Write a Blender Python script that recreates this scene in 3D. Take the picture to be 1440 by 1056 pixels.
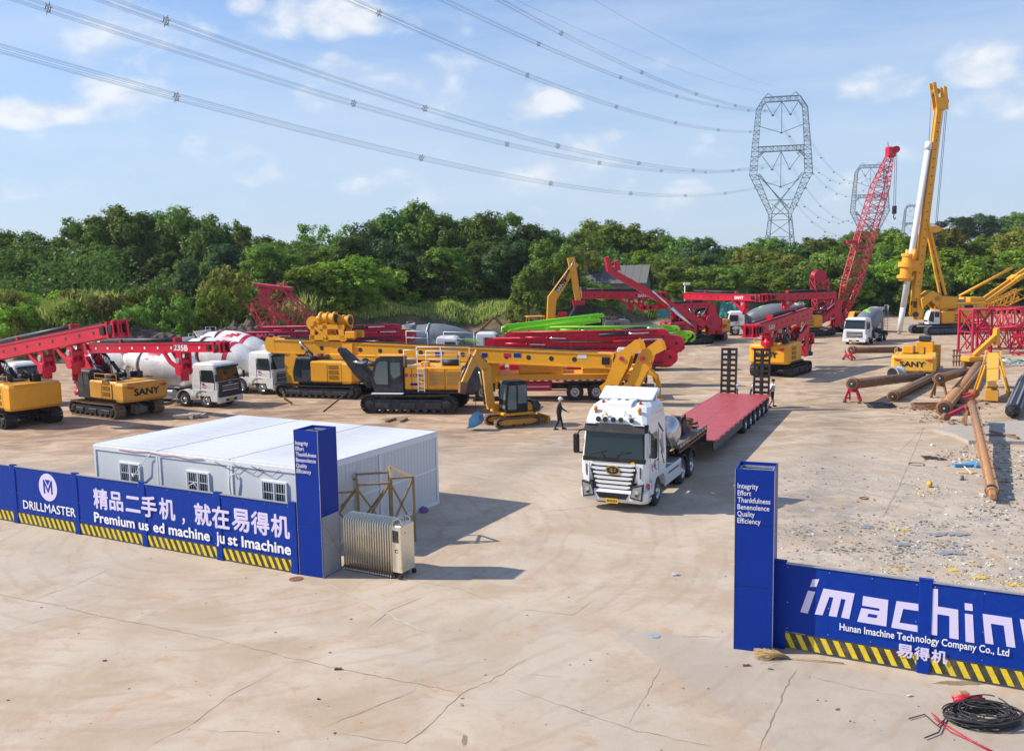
import bpy, math, random
import numpy as np
from mathutils import Vector, Matrix, Euler
R = math.radians
sc = bpy.context.scene
col = sc.collection
for o in list(bpy.data.objects): bpy.data.objects.remove(o)

# ---------------------------------------------------------------- camera
FPX, PITCH, ROLL, CH = 1267.4, .11325, -.0181, 8.5
cp_, sp_ = math.cos(PITCH), math.sin(PITCH)
fwd = Vector((0, cp_, -sp_)); up_ = Vector((0, sp_, cp_)); rt_ = Vector((1, 0, 0))
r2 = rt_*math.cos(ROLL) + up_*math.sin(ROLL); u2 = -rt_*math.sin(ROLL) + up_*math.cos(ROLL)
cd = bpy.data.cameras.new('camera'); cam = bpy.data.objects.new('camera', cd); col.objects.link(cam)
cd.sensor_width = 36; cd.lens = FPX/1440*36; cd.clip_start = .1; cd.clip_end = 9000
M = Matrix.Identity(4)
for i in range(3):
    M[i][0] = r2[i]; M[i][1] = u2[i]; M[i][2] = -fwd[i]
M[2][3] = CH
cam.matrix_world = M
sc.camera = cam

def G(px, py, z=0.):            # point of the height z seen at that place of the photograph
    d = fwd + r2*((px-720)/FPX) + u2*((528-py)/FPX)
    t = (z-CH)/d.z
    return Vector((d.x*t, d.y*t, z))
def A(px, py, Y):               # point at distance Y
    d = fwd + r2*((px-720)/FPX) + u2*((528-py)/FPX)
    t = Y/d.y
    return Vector((d.x*t, Y, CH+d.z*t))

# ---------------------------------------------------------------- world, sun, exposure
SUN_EL, SUN_AZ = R(38), R(-86)           # azimuth measured from +Y towards +X
sd = Vector((math.sin(SUN_AZ)*math.cos(SUN_EL), math.cos(SUN_AZ)*math.cos(SUN_EL), math.sin(SUN_EL)))
sl = bpy.data.lights.new('sun', 'SUN'); sl.energy = 5.0; sl.angle = R(.6); sl.color = (1, .915, .79)
so = bpy.data.objects.new('sun', sl); col.objects.link(so); so.location = (0, 0, 60)
so.rotation_euler = (-sd).to_track_quat('-Z', 'Y').to_euler()
sc.view_settings.view_transform = 'Standard'; sc.view_settings.look = 'None'
sc.view_settings.exposure = 0.32; sc.view_settings.gamma = 1; sc.view_settings.use_curve_mapping = False
sc.cycles.max_bounces = 6; sc.cycles.diffuse_bounces = 3; sc.cycles.glossy_bounces = 3
sc.cycles.transparent_max_bounces = 12; sc.cycles.use_denoising = True

w = bpy.data.worlds.new('World'); sc.world = w; w.use_nodes = True
nt = w.node_tree; N = nt.nodes; L = nt.links; N.clear()
def nd(nt, t, **k):
    n = nt.nodes.new(t)
    for a, v in k.items():
        if a.startswith('i_'):
            key = a[2:]; key = int(key) if key.isdigit() else key.replace('_', ' ')
            n.inputs[key].default_value = v
        else: setattr(n, a, v)
    return n
def mth(nt, op, a, b=None, c=None, clamp=False):
    n = nt.nodes.new('ShaderNodeMath'); n.operation = op; n.use_clamp = clamp
    for i, v in enumerate((a, b, c)):
        if v is None: continue
        if isinstance(v, (int, float)): n.inputs[i].default_value = v
        else: nt.links.new(v, n.inputs[i])
    return n.outputs[0]
def mixc(nt, f, a, b, mode='MIX'):
    n = nt.nodes.new('ShaderNodeMix'); n.data_type = 'RGBA'; n.blend_type = mode
    for s, v in ((0, f), (6, a), (7, b)):
        if isinstance(v, (int, float)): n.inputs[s].default_value = v
        elif isinstance(v, tuple): n.inputs[s].default_value = (*v[:3], 1)
        else: nt.links.new(v, n.inputs[s])
    return n.outputs[2]
def ramp(nt, f, a, b):
    n = nt.nodes.new('ShaderNodeMapRange'); n.interpolation_type = 'SMOOTHSTEP'
    n.inputs[1].default_value = a; n.inputs[2].default_value = b
    nt.links.new(f, n.inputs[0]); return n.outputs[0]
sky = nd(nt, 'ShaderNodeTexSky', sky_type='NISHITA', sun_disc=False, sun_elevation=SUN_EL, sun_rotation=SUN_AZ,
         air_density=1.15, dust_density=.6, ozone_density=3.0, altitude=60)
tc = nd(nt, 'ShaderNodeTexCoord'); gen = tc.outputs['Generated']
sep = nd(nt, 'ShaderNodeSeparateXYZ'); L.new(gen, sep.inputs[0])
# cumulus seen at these bearings: tan(azimuth), tan(elevation), half sizes, strength
CL = []
for (x, y, sx, sy, st) in [(470, 22, 130, 34, 1.1), (345, 8, 40, 20, .8), (200, 62, 95, 60, .75), (175, 135, 85, 40, 1.), (30, 160, 75, 24, .9), (110, 160, 70, 20, .8),
        (770, 140, 62, 30, 1.1), (830, 200, 50, 18, .3), (455, 88, 40, 12, .4), (1235, 118, 75, 30, 1.1), (1385, 88, 75, 42, 1.2), (1400, 150, 110, 28, .9), (1500, 110, 90, 60, 1.1),
        (250, 210, 90, 26, .2), (640, 250, 200, 26, .05), (560, 120, 120, 25, .12), (60, 230, 160, 30, .12), (1330, 250, 140, 30, .1), (560, -60, 160, 40, 1.), (-150, 60, 160, 60, 1.),
        (1700, 60, 160, 60, 1.), (-500, 150, 200, 50, .9), (2200, 120, 300, 70, .9), (900, -300, 260, 90, .9), (120, -380, 260, 90, .9)]:
    d = fwd + r2*((x-720)/FPX) + u2*((528-y)/FPX)
    CL.append((d.x/d.y, d.z/d.y, sx/FPX, sy/FPX, st))
ay = mth(nt, 'MAXIMUM', sep.outputs[1], .02)
tx = mth(nt, 'DIVIDE', sep.outputs[0], ay); tz = mth(nt, 'DIVIDE', sep.outputs[2], ay)
mp = nd(nt, 'ShaderNodeMapping'); mp.inputs['Scale'].default_value = (1, 1, 1.7); L.new(gen, mp.inputs[0])
n1 = nd(nt, 'ShaderNodeTexNoise', i_Scale=13., i_Detail=10., i_Roughness=.57); L.new(mp.outputs[0], n1.inputs[0])
n1.inputs['Distortion'].default_value = .25
acc = None
for (cx, cy, sx, sy, st) in CL:
    a = mth(nt, 'POWER', mth(nt, 'ABSOLUTE', mth(nt, 'MULTIPLY', mth(nt, 'SUBTRACT', tx, cx), 1/sx)), 2)
    dz = mth(nt, 'MULTIPLY', mth(nt, 'SUBTRACT', tz, cy), 1/sy)
    b = mth(nt, 'POWER', mth(nt, 'ABSOLUTE', dz), 2)
    e = mth(nt, 'MULTIPLY', mth(nt, 'SUBTRACT', 1, mth(nt, 'ADD', a, b)), st)
    acc = mth(nt, 'MAXIMUM', e, -.45) if acc is None else mth(nt, 'MAXIMUM', acc, e)
front = mth(nt, 'GREATER_THAN', sep.outputs[1], .02)
acc = mth(nt, 'SUBTRACT', mth(nt, 'MULTIPLY', mth(nt, 'ADD', acc, .45), front), .45)
# all round the horizon the same kind of sparse cumulus
n0 = nd(nt, 'ShaderNodeTexNoise', i_Scale=3.1, i_Detail=2.); L.new(mp.outputs[0], n0.inputs[0])
back = mth(nt, 'MULTIPLY', ramp(nt, n0.outputs[0], .5, .66), mth(nt, 'SUBTRACT', 1, ramp(nt, sep.outputs[1], -.1, .5)))
acc = mth(nt, 'MAXIMUM', acc, mth(nt, 'SUBTRACT', mth(nt, 'MULTIPLY', back, 1.2), .45))
dens = ramp(nt, mth(nt, 'ADD', acc, mth(nt, 'MULTIPLY', mth(nt, 'SUBTRACT', n1.outputs[0], .5), 3.6)), 0., 1.1)
# thin high veil
mp2 = nd(nt, 'ShaderNodeMapping'); mp2.inputs['Scale'].default_value = (1, 1, 5); L.new(gen, mp2.inputs[0])
n2 = nd(nt, 'ShaderNodeTexNoise', i_Scale=3.2, i_Detail=7., i_Roughness=.62); L.new(mp2.outputs[0], n2.inputs[0])
veil = mth(nt, 'MULTIPLY', ramp(nt, n2.outputs[0], .30, .70), .38)
n3 = nd(nt, 'ShaderNodeTexNoise', i_Scale=26., i_Detail=5.); L.new(mp.outputs[0], n3.inputs[0])
ccol = mixc(nt, ramp(nt, n3.outputs[0], .35, .62), (6.3, 7.1, 8.3), (9.0, 9.1, 9.3))
hz = mth(nt, 'MULTIPLY', mth(nt, 'SUBTRACT', 1, ramp(nt, sep.outputs[2], -.02, .46)), .80)
skyc = mixc(nt, 1, sky.outputs[0], (.72, 1.12, 1.56), 'MULTIPLY')
c0 = mixc(nt, hz, skyc, (5.7, 6.75, 8.2))
c1 = mixc(nt, veil, c0, (6.6, 7.5, 8.8))
c2 = mixc(nt, mth(nt, 'MULTIPLY', dens, .84), c1, ccol)
bg = nd(nt, 'ShaderNodeBackground', i_Strength=.088); L.new(c2, bg.inputs[0])
wo = nd(nt, 'ShaderNodeOutputWorld'); L.new(bg.outputs[0], wo.inputs[0])

# ---------------------------------------------------------------- materials
MAT = {}
def P(name, c, rough=.5, metal=0., dirt=.25, dcol=(.33, .24, .16), spec=.5, bump=.0, sc_=2.5, var=.12, coat=0.):
    if name in MAT: return MAT[name]
    m = bpy.data.materials.new(name); m.use_nodes = True; t = m.node_tree
    b = t.nodes['Principled BSDF']; b.inputs['Roughness'].default_value = rough; b.inputs['Metallic'].default_value = metal
    b.inputs['Specular IOR Level'].default_value = spec; b.inputs['Coat Weight'].default_value = coat
    tc = nd(t, 'ShaderNodeTexCoord')
    a = nd(t, 'ShaderNodeTexNoise', i_Scale=sc_, i_Detail=8., i_Roughness=.68); t.links.new(tc.outputs['Object'], a.inputs[0])
    f = nd(t, 'ShaderNodeTexNoise', i_Scale=sc_*9, i_Detail=4.); t.links.new(tc.outputs['Object'], f.inputs[0])
    lo = tuple(x*(1-var) for x in c); hi = tuple(min(1, x*(1+var)) for x in c)
    base = mixc(t, ramp(t, f.outputs[0], .3, .7), lo, hi)
    k = mth(t, 'MULTIPLY', ramp(t, mth(t, 'ADD', mth(t, 'MULTIPLY', a.outputs[0], .75), mth(t, 'MULTIPLY', f.outputs[0], .25)), .42, .7), dirt)
    cc = mixc(t, k, base, dcol)
    if dirt > .13 and not name.startswith(('fence', 'blue', 'roof', 'panel', 'trim')):      # grime running down and scuffs
        mg = nd(t, 'ShaderNodeMapping'); mg.inputs['Scale'].default_value = (1, 1, .16); t.links.new(tc.outputs['Object'], mg.inputs[0])
        g = nd(t, 'ShaderNodeTexNoise', i_Scale=sc_*3.2, i_Detail=6., i_Roughness=.7); t.links.new(mg.outputs[0], g.inputs[0])
        cc = mixc(t, mth(t, 'MULTIPLY', ramp(t, g.outputs[0], .52, .74), min(.6, dirt*1.5)), cc, tuple(x*.38+.012 for x in c))
        g2 = nd(t, 'ShaderNodeTexNoise', i_Scale=sc_*14, i_Detail=3.); t.links.new(tc.outputs['Object'], g2.inputs[0])
        cc = mixc(t, mth(t, 'MULTIPLY', ramp(t, g2.outputs[0], .66, .70), min(.7, dirt*1.6)), cc, (.10, .075, .06))
    t.links.new(cc, b.inputs['Base Color'])
    rr = mth(t, 'ADD', rough, mth(t, 'MULTIPLY', k, .45), clamp=True); t.links.new(rr, b.inputs['Roughness'])
    if bump:
        bp = nd(t, 'ShaderNodeBump', i_Strength=bump, i_Distance=.02); t.links.new(f.outputs[0], bp.inputs['Height']); t.links.new(bp.outputs[0], b.inputs['Normal'])
    MAT[name] = m; return m
P('blue_paint', (.0015, .030, .27), .4, dirt=.12, dcol=(.008, .04, .33), spec=.2, var=.06, sc_=1.2)
P('fence_blue', (.0015, .033, .28), .5, dirt=.3, dcol=(.012, .05, .34), spec=.18, var=.05, sc_=.9, bump=.35)
P('sign_white', (.66, .60, .82), .5, dirt=.05, var=.02)
P('white_print', (.80, .80, .84), .5, dirt=.03, var=.02)
P('hazard_yellow', (.72, .55, .02), .5, dirt=.22)
P('hazard_black', (.035, .035, .03), .5, dirt=.3)
P('yellow', (.80, .36, .010), .38, dirt=.14)
P('old_yellow', (.66, .31, .025), .5, dirt=.4)
P('pale_yellow', (.74, .42, .03), .5, dirt=.4)
P('orange_yellow', (.88, .37, .008), .32, dirt=.12)
P('red', (.56, .004, .036), .33, dirt=.12, dcol=(.4, .12, .1))
P('crimson', (.47, .006, .05), .4, dirt=.2, dcol=(.38, .13, .12))
P('lattice_red', (.50, .02, .05), .5, dirt=.25, dcol=(.4, .2, .17))
P('deck_red', (.44, .055, .06), .42, dirt=.45, dcol=(.42, .19, .16), sc_=1.1)
P('green', (.24, .66, .012), .38, dirt=.15)
P('white', (.72, .73, .74), .32, dirt=.14, dcol=(.55, .5, .43), var=.03)
P('truck_white', (.74, .75, .76), .22, dirt=.05, dcol=(.6, .56, .5), var=.02, coat=.4)
P('mixer_white', (.74, .73, .70), .42, dirt=.4, dcol=(.5, .43, .34))
P('grey', (.19, .21, .23), .4, dirt=.2)
P('mixer_grey', (.15, .18, .21), .4, dirt=.3)
P('charcoal', (.026, .032, .042), .5, dirt=.18, spec=.3)
P('black', (.014, .014, .016), .55, dirt=.12, spec=.25)
P('black_rubber', (.022, .022, .022), .8, dirt=.45, dcol=(.16, .12, .09))
P('track_steel', (.028, .027, .027), .6, metal=.2, dirt=.3, dcol=(.19, .13, .09), bump=.3)
P('track_dusty', (.19, .125, .08), .75, dirt=.7, dcol=(.30, .19, .12), bump=.3)
P('steel', (.55, .56, .57), .25, metal=.9, dirt=.1)
P('stainless', (.80, .73, .58), .32, metal=.6, dirt=.25, dcol=(.5, .4, .25))
P('chrome', (.75, .76, .78), .12, metal=1., dirt=.05)
P('galv', (.36, .38, .40), .5, metal=.4, dirt=.2)
P('pylon_steel', (.17, .20, .22), .6, metal=.3, dirt=.1)
P('rust', (.24, .11, .05), .75, dirt=.6, dcol=(.13, .07, .045), bump=.4)
P('pipe_rust', (.20, .11, .06), .6, dirt=.6, dcol=(.31, .20, .12), bump=.3, sc_=1.5)
P('pipe_tan', (.42, .21, .09), .55, dirt=.5, dcol=(.30, .16, .09), bump=.3, sc_=1.5)
P('ochre_steel', (.36, .23, .085), .6, dirt=.5, dcol=(.22, .12, .06))
P('panel_white', (.62, .64, .65), .5, dirt=.12, dcol=(.45, .42, .37), var=.03)
P('trim_white', (.74, .76, .78), .4, dirt=.14, dcol=(.45, .42, .37), var=.03)
P('roof_white', (.66, .67, .68), .45, dirt=.35, dcol=(.46, .47, .47), var=.03, sc_=.55)
P('shed_roof', (.14, .14, .135), .8, dirt=.5, dcol=(.2, .18, .15))
P('shed_wall', (.28, .24, .2), .85, dirt=.4)
P('door_grey', (.30, .32, .34), .5, dirt=.2)
P('skin', (.45, .25, .17), .5, dirt=.0)
P('cloth_black', (.018, .018, .02), .9, dirt=.05)
P('cloth_pale', (.55, .52, .48), .9, dirt=.1)
P('helmet_white', (.8, .8, .8), .3, dirt=.02)
P('gold', (.55, .38, .12), .3, metal=.8, dirt=.05)
P('plate_yellow', (.75, .42, .02), .4, dirt=.1)
P('bucket_blue', (.02, .17, .36), .45, dirt=.3)
P('bark', (.10, .075, .055), .9, dirt=.4, dcol=(.16, .13, .1), bump=.5)
P('straw', (.42, .30, .14), .9, dirt=.2)
P('cable_black', (.022, .022, .026), .5, dirt=.35, dcol=(.2, .17, .14))
P('concrete', (.40, .36, .31), .85, dirt=.5, dcol=(.33, .26, .19), bump=.4)
P('dirt_dark', (.11, .085, .065), .95, dirt=.5, dcol=(.19, .13, .09), bump=.5)
P('crack', (.26, .20, .145), 1., dirt=.5, dcol=(.3, .23, .17))
P('crack_light', (.5, .44, .36), .9, dirt=.3)
P('blue_plastic', (.05, .3, .6), .4, dirt=.2)
P('yellow_trash', (.62, .45, .07), .8, dirt=.4)
P('grey_trash', (.24, .26, .28), .7, dirt=.5)
P('white_trash', (.6, .6, .58), .7, dirt=.4)
P('amber', (.8, .25, .02), .2, dirt=0)
P('red_light', (.5, .01, .01), .2, dirt=0)
P('wood', (.20, .13, .08), .8, dirt=.4)
P('ceramic', (.30, .36, .38), .3, dirt=.1)
P('navy_steel', (.03, .055, .10), .5, dirt=.3)
P('crane_red', (.55, .035, .07), .5, dirt=.25, dcol=(.45, .22, .2))
P('wire_metal', (.24, .28, .32), .5, metal=.3, dirt=.0)
P('netting', (.02, .28, .26), .8, dirt=.4)
def glass(name, c, rough=.06):
    m = bpy.data.materials.new(name); m.use_nodes = True; b = m.node_tree.nodes['Principled BSDF']
    b.inputs['Base Color'].default_value = (*c, 1); b.inputs['Roughness'].default_value = rough
    b.inputs['Specular IOR Level'].default_value = .5; b.inputs['Coat Weight'].default_value = .15; b.inputs['Coat Roughness'].default_value = .03
    MAT[name] = m
glass('glass', (.015, .025, .028)); glass('glass_green', (.02, .06, .045)); glass('lamp_glass', (.26, .28, .29), .08); glass('glass_pale', (.13, .17, .17), .1); glass('window_glass', (.04, .06, .065), .08)

# ---------------------------------------------------------------- mesh builder
class MB:
    def __init__(s): s.v = []; s.f = []; s.m = []; s.s = []; s.mats = []
    def mi(s, m):
        if m not in s.mats: s.mats.append(m)
        return s.mats.index(m)
    def add(s, vs, fs, m, sm=False):
        o = len(s.v); s.v += [tuple(v) for v in vs]; k = s.mi(m)
        for f in fs: s.f.append([i+o for i in f]); s.m.append(k); s.s.append(sm)
        return s
    def hexa(s, p, m):           # 8 points: bottom 4 ccw, top 4 ccw
        return s.add(p, [(3, 2, 1, 0), (4, 5, 6, 7), (0, 1, 5, 4), (1, 2, 6, 5), (2, 3, 7, 6), (3, 0, 4, 7)], m)
    def box(s, c, d, m, rot=None, b=0.):
        x, y, z = d[0]/2, d[1]/2, d[2]/2; c = Vector(c)
        if rot is None: Q = Matrix.Identity(3)
        elif isinstance(rot, Matrix): Q = rot
        else: Q = Euler(rot).to_matrix()
        if b <= 0:
            p = [(-x, -y, -z), (x, -y, -z), (x, y, -z), (-x, y, -z), (-x, -y, z), (x, -y, z), (x, y, z), (-x, y, z)]
            return s.hexa([c + Q @ Vector(q) for q in p], m)
        b = min(b, x*.9, y*.9, z*.9); vs = []; idx = {}
        for sx in (-1, 1):
            for sy in (-1, 1):
                for sz in (-1, 1):
                    for a in range(3):
                        q = [sx*(x-b), sy*(y-b), sz*(z-b)]; q[a] = (sx*x, sy*y, sz*z)[a]
                        idx[(sx, sy, sz, a)] = len(vs); vs.append(c + Q @ Vector(q))
        fs = []
        def I(sg, a): return idx[(sg[0], sg[1], sg[2], a)]
        for a in range(3):
            u, v = (a+1) % 3, (a+2) % 3
            for sg in (-1, 1):
                q = []
                for (su, sv) in ((-1, -1), (1, -1), (1, 1), (-1, 1)):
                    t = [0, 0, 0]; t[a] = sg; t[u] = su; t[v] = sv; q.append(I(t, a))
                fs.append(q if sg > 0 else q[::-1])
        for a in range(3):       # edges along a
            u, v = (a+1) % 3, (a+2) % 3
            for su in (-1, 1):
                for sv in (-1, 1):
                    t0 = [0, 0, 0]; t0[u] = su; t0[v] = sv; t1 = list(t0); t0[a] = -1; t1[a] = 1
                    q = [I(t0, u), I(t1, u), I(t1, v), I(t0, v)]
                    fs.append(q if su*sv < 0 else q[::-1])
        for sx in (-1, 1):
            for sy in (-1, 1):
                for sz in (-1, 1):
                    q = [I((sx, sy, sz), a) for a in range(3)]; fs.append(q if sx*sy*sz > 0 else q[::-1])
        return s.add(vs, fs, m)
    def cyl(s, p0, p1, r0, m, r1=None, n=12, cap=True, sm=True):
        p0, p1 = Vector(p0), Vector(p1); r1 = r0 if r1 is None else r1
        return s.lathe([(0, r0), (1, r1)], p0, p1, m, n, cap, sm)
    def lathe(s, prof, p0, p1, m, n=24, cap=True, sm=True, mf=None):   # prof: (fraction, radius)
        p0, p1 = Vector(p0), Vector(p1); d = p1-p0; a = d.normalized()
        x = a.orthogonal().normalized(); y = a.cross(x); vs = []
        for t, r in prof:
            c = p0 + d*t
            for k in range(n):
                w_ = 2*math.pi*k/n; vs.append(c + x*(r*math.cos(w_)) + y*(r*math.sin(w_)))
        o = len(s.v); s.v += [tuple(v) for v in vs]
        for i in range(len(prof)-1):
            for k in range(n):
                k2 = (k+1) % n; s.f.append([o+i*n+k, o+i*n+k2, o+(i+1)*n+k2, o+(i+1)*n+k])
                s.m.append(s.mi(mf(i, k) if mf else m)); s.s.append(sm)
        if cap:
            s.f.append([o+k for k in range(n)][::-1]); s.m.append(s.mi(m)); s.s.append(False)
            e = o+(len(prof)-1)*n; s.f.append([e+k for k in range(n)]); s.m.append(s.mi(m)); s.s.append(False)
        return s
    def bar(s, p0, p1, w_, m, h=None, upv=(0, 0, 1)):
        p0, p1 = Vector(p0), Vector(p1); a = (p1-p0); l = a.length
        if l < 1e-6: return s
        a /= l; h = h or w_; u = Vector(upv); y = u.cross(a)
        if y.length < 1e-3: y = Vector((0, 1, 0)).cross(a)
        if y.length < 1e-3: y = Vector((1, 0, 0)).cross(a)
        y.normalize(); z = a.cross(y); q = []
        for p in (p0, p1):
            for (i, j) in ((-1, -1), (1, -1), (1, 1), (-1, 1)): q.append(p + y*(i*w_/2) + z*(j*h/2))
        return s.add(q, [(0, 1, 2, 3), (7, 6, 5, 4), (1, 0, 4, 5), (2, 1, 5, 6), (3, 2, 6, 7), (0, 3, 7, 4)], m)
    def tube(s, pts, r, m, n=6, r1=None, closed=False):
        pts = [Vector(p) for p in pts]; k = len(pts); vs = []; pr = None
        for i, p in enumerate(pts):
            a = (pts[min(i+1, k-1)] - pts[max(i-1, 0)]).normalized()
            x = a.orthogonal().normalized() if pr is None else (pr - a*pr.dot(a)).normalized()
            pr = x; y = a.cross(x); rr = r if r1 is None else r + (r1-r)*i/max(1, k-1)
            for j in range(n):
                w_ = 2*math.pi*j/n; vs.append(p + x*(rr*math.cos(w_)) + y*(rr*math.sin(w_)))
        fs = [(i*n+j, i*n+(j+1) % n, (i+1)*n+(j+1) % n, (i+1)*n+j) for i in range(k-1) for j in range(n)]
        fs += [tuple(range(n))[::-1], tuple((k-1)*n+j for j in range(n))]
        return s.add(vs, fs, m, True)
    def prism(s, poly, y0, y1, m, ax='y', m2=None):   # poly in xz (ax y), yz (ax x) or xy (ax z)
        def T(a, b, c): return (a, c, b) if ax == 'y' else ((c, a, b) if ax == 'x' else (a, b, c))
        n = len(poly); vs = [T(a, b, y0) for a, b in poly] + [T(a, b, y1) for a, b in poly]
        ar = sum(poly[i][0]*poly[(i+1) % n][1] - poly[(i+1) % n][0]*poly[i][1] for i in range(n))
        fl = (ar > 0) != (y1 > y0)
        if ax == 'y': fl = not fl
        e0 = list(range(n)); e1 = list(range(n, 2*n))
        sides = [(i, (i+1) % n, n+(i+1) % n, n+i) for i in range(n)]
        fs = [e0[::-1], e1] + sides
        if fl: fs = [list(f)[::-1] for f in fs]
        return s.add(vs, fs, m) if m2 is None else (s.add(vs, fs[:2], m), s.add(vs, fs[2:], m2))[0]
    def truss(s, a, b, n, r, m, rl=None, x=True):     # a, b: 4 corners each
        a = [Vector(p) for p in a]; b = [Vector(p) for p in b]; rl = rl or r*.6; k = len(a)
        for i in range(k): s.bar(a[i], b[i], r, m)
        for j in range(n):
            t0, t1 = j/n, (j+1)/n
            for i in range(k):
                i2 = (i+1) % k
                if k == 2 and i == 1: break
                p0 = a[i].lerp(b[i], t0); q0 = a[i2].lerp(b[i2], t0); p1 = a[i].lerp(b[i], t1); q1 = a[i2].lerp(b[i2], t1)
                if j % 2 == 0 or x: s.bar(p0, q1, rl, m)
                if j % 2 == 1 or x == 2: s.bar(q0, p1, rl, m)
                s.bar(p0, q0, rl, m)
        return s
    def mesh(s, name='part'):
        me = bpy.data.meshes.new(name); me.from_pydata(s.v, [], s.f)
        for m in s.mats: me.materials.append(MAT[m])
        me.polygons.foreach_set('material_index', s.m); me.polygons.foreach_set('use_smooth', s.s); me.update()
        return me
    def build(s, name, parent=None, loc=None, rot=None):
        if not s.v: return None
        o = bpy.data.objects.new(name, s.mesh(name)); col.objects.link(o); o.parent = parent
        if loc: o.location = loc
        if rot: o.rotation_euler = rot
        return o
def inst(name, me, parent=None, loc=(0, 0, 0), rot=(0, 0, 0), scale=None):
    o = bpy.data.objects.new(name, me); col.objects.link(o); o.parent = parent; o.location = loc; o.rotation_euler = rot
    if scale: o.scale = scale
    return o
def tag(o, label=None, cat=None, group=None, kind=None):
    for k, v in (('label', label), ('category', cat), ('group', group), ('kind', kind)):
        if v: o[k] = v
    return o
def thing(name, label, cat, loc=(0, 0, 0), rz=0., group=None, s=1.):
    o = bpy.data.objects.new(name, None); col.objects.link(o); o.location = loc; o.rotation_euler = (0, 0, rz)
    o.empty_display_size = .3; o.scale = (s, s, s)
    return tag(o, label, cat, group)
def copy_tree(o, parent=None):
    c = o.copy(); col.objects.link(c); c.parent = parent
    for ch in o.children: copy_tree(ch, c)
    return c
def dup(o, loc, rz, label, s=None):
    c = copy_tree(o); c.location = loc; c.rotation_euler = (0, 0, rz); c['label'] = label
    if s: c.scale = (s, s, s)
    return c
TXT = {}
def text(s, parent, mat, loc, rot, width=None, size=1., bold=.0, ext=.004, height=None, name='lettering', shear=0., align='LEFT', sp=1.):
    key = (s, mat, bold, shear, sp)
    if key not in TXT:
        c = bpy.data.curves.new('t', 'FONT'); c.body = s; c.size = 1; c.extrude = .0; c.shear = shear; c.space_character = sp
        c.resolution_u = 3
        o = bpy.data.objects.new('t', c); col.objects.link(o); bpy.context.view_layer.update()
        me = bpy.data.meshes.new_from_object(o.evaluated_get(bpy.context.evaluated_depsgraph_get()))
        bpy.data.objects.remove(o); me.name = 'lettering'; me.materials.clear(); me.materials.append(MAT[mat])
        a = np.zeros(len(me.vertices)*3); me.vertices.foreach_get('co', a); a = a.reshape(-1, 3)
        if bold:          # heavier strokes: the glyph repeated with small shifts, each on a plane of its own
            me0 = me; vs = []; fs = []; pp = [tuple(p.vertices) for p in me0.polygons]; nv = len(a)
            for q, (dx, dy) in enumerate(((0, 0), (1, 0), (-1, 0), (0, 1), (0, -1), (.7, .7), (-.7, -.7))):
                vs += [(x+dx*bold, y+dy*bold, z+.0006*q) for x, y, z in a.tolist()]; fs += [tuple(i+q*nv for i in p) for p in pp]
            me = bpy.data.meshes.new('lettering'); me.from_pydata(vs, [], fs); me.materials.append(MAT[mat]); bpy.data.meshes.remove(me0); a = np.array(vs)
        a[:, 0] -= a[:, 0].min(); a[:, 1] -= min(0, a[:, 1].min()) if len(s) == 1 else 0; TXT[key] = (me, a[:, 0].max(), a[:, 1].max())
        me.vertices.foreach_set('co', a.ravel()); me.update()
    me, wd, ht = TXT[key]
    sx = (width/wd) if width else size; sy = (height/ht) if height else (size if not width else sx)
    o = inst(name, me, parent, loc, rot, (sx, sy, 1.)); 
    if align == 'CENTER':
        q = Euler(rot).to_matrix() @ Vector((-wd*sx/2, 0, 0)); o.location = Vector(loc) + q
    return o
# ================================================================ ground and terrain
def sst(a, b, x):
    t = np.clip((x-a)/(b-a), 0, 1); return t*t*(3-2*t)
def bankline(x): return 97 + np.clip(x+60, -60, 400)*.47
def terr(x, y):
    x = np.asarray(x, float); y = np.asarray(y, float)
    d = y - bankline(x) + 1.6*np.sin(x*.21) + 1.1*np.sin(x*.47+1)
    z = 3.6*sst(0, 9, d) + .008*np.clip(d-9, 0, 160)
    z = z + 11*sst(200, 330, y)*sst(70, 150, x)
    z = z + sst(0, 6, d)*(.35*np.sin(x*.63+y*.2) + .25*np.sin(y*.9+x*.31))
    return z
xs = np.concatenate([[-4000, -1500, -700, -400, -280], np.arange(-220, 300, 2.5), [340, 420, 600, 1000, 2000, 4000]])
ys = np.concatenate([[-60, -20, 0, 10, 20, 30, 45, 60, 75], np.arange(84, 250, 2.), [260, 275, 290, 310, 330, 360, 420, 550, 800, 1300, 2200, 4200]])
X, Y = np.meshgrid(xs, ys); Z = terr(X, Y)
nx, ny = len(xs), len(ys)
vs = np.stack([X.ravel(), Y.ravel(), Z.ravel()], 1)
fs = [(j*nx+i, j*nx+i+1, (j+1)*nx+i+1, (j+1)*nx+i) for j in range(ny-1) for i in range(nx-1)]
gm = bpy.data.meshes.new('ground'); gm.from_pydata(vs.tolist(), [], fs); gm.polygons.foreach_set('use_smooth', [True]*len(fs)); gm.update()
m = bpy.data.materials.new('ground'); m.use_nodes = True; t = m.node_tree; b = t.nodes['Principled BSDF']
b.inputs['Roughness'].default_value = .88; b.inputs['Specular IOR Level'].default_value = .25
geo = nd(t, 'ShaderNodeNewGeometry'); pos = geo.outputs['Position']
def noi(scale, det=6., ro=.6, vec=pos, dist=0.):
    n = nd(t, 'ShaderNodeTexNoise', i_Scale=scale, i_Detail=det, i_Roughness=ro, i_Distortion=dist); t.links.new(vec, n.inputs[0]); return n.outputs[0]
sp = nd(t, 'ShaderNodeSeparateXYZ'); t.links.new(pos, sp.inputs[0]); gx, gy, gz = sp.outputs
big = noi(.09, 5.); med = noi(.42, 8., .66, dist=.4); fine = noi(6., 8., .72); vfine = noi(40., 4.)
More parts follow.
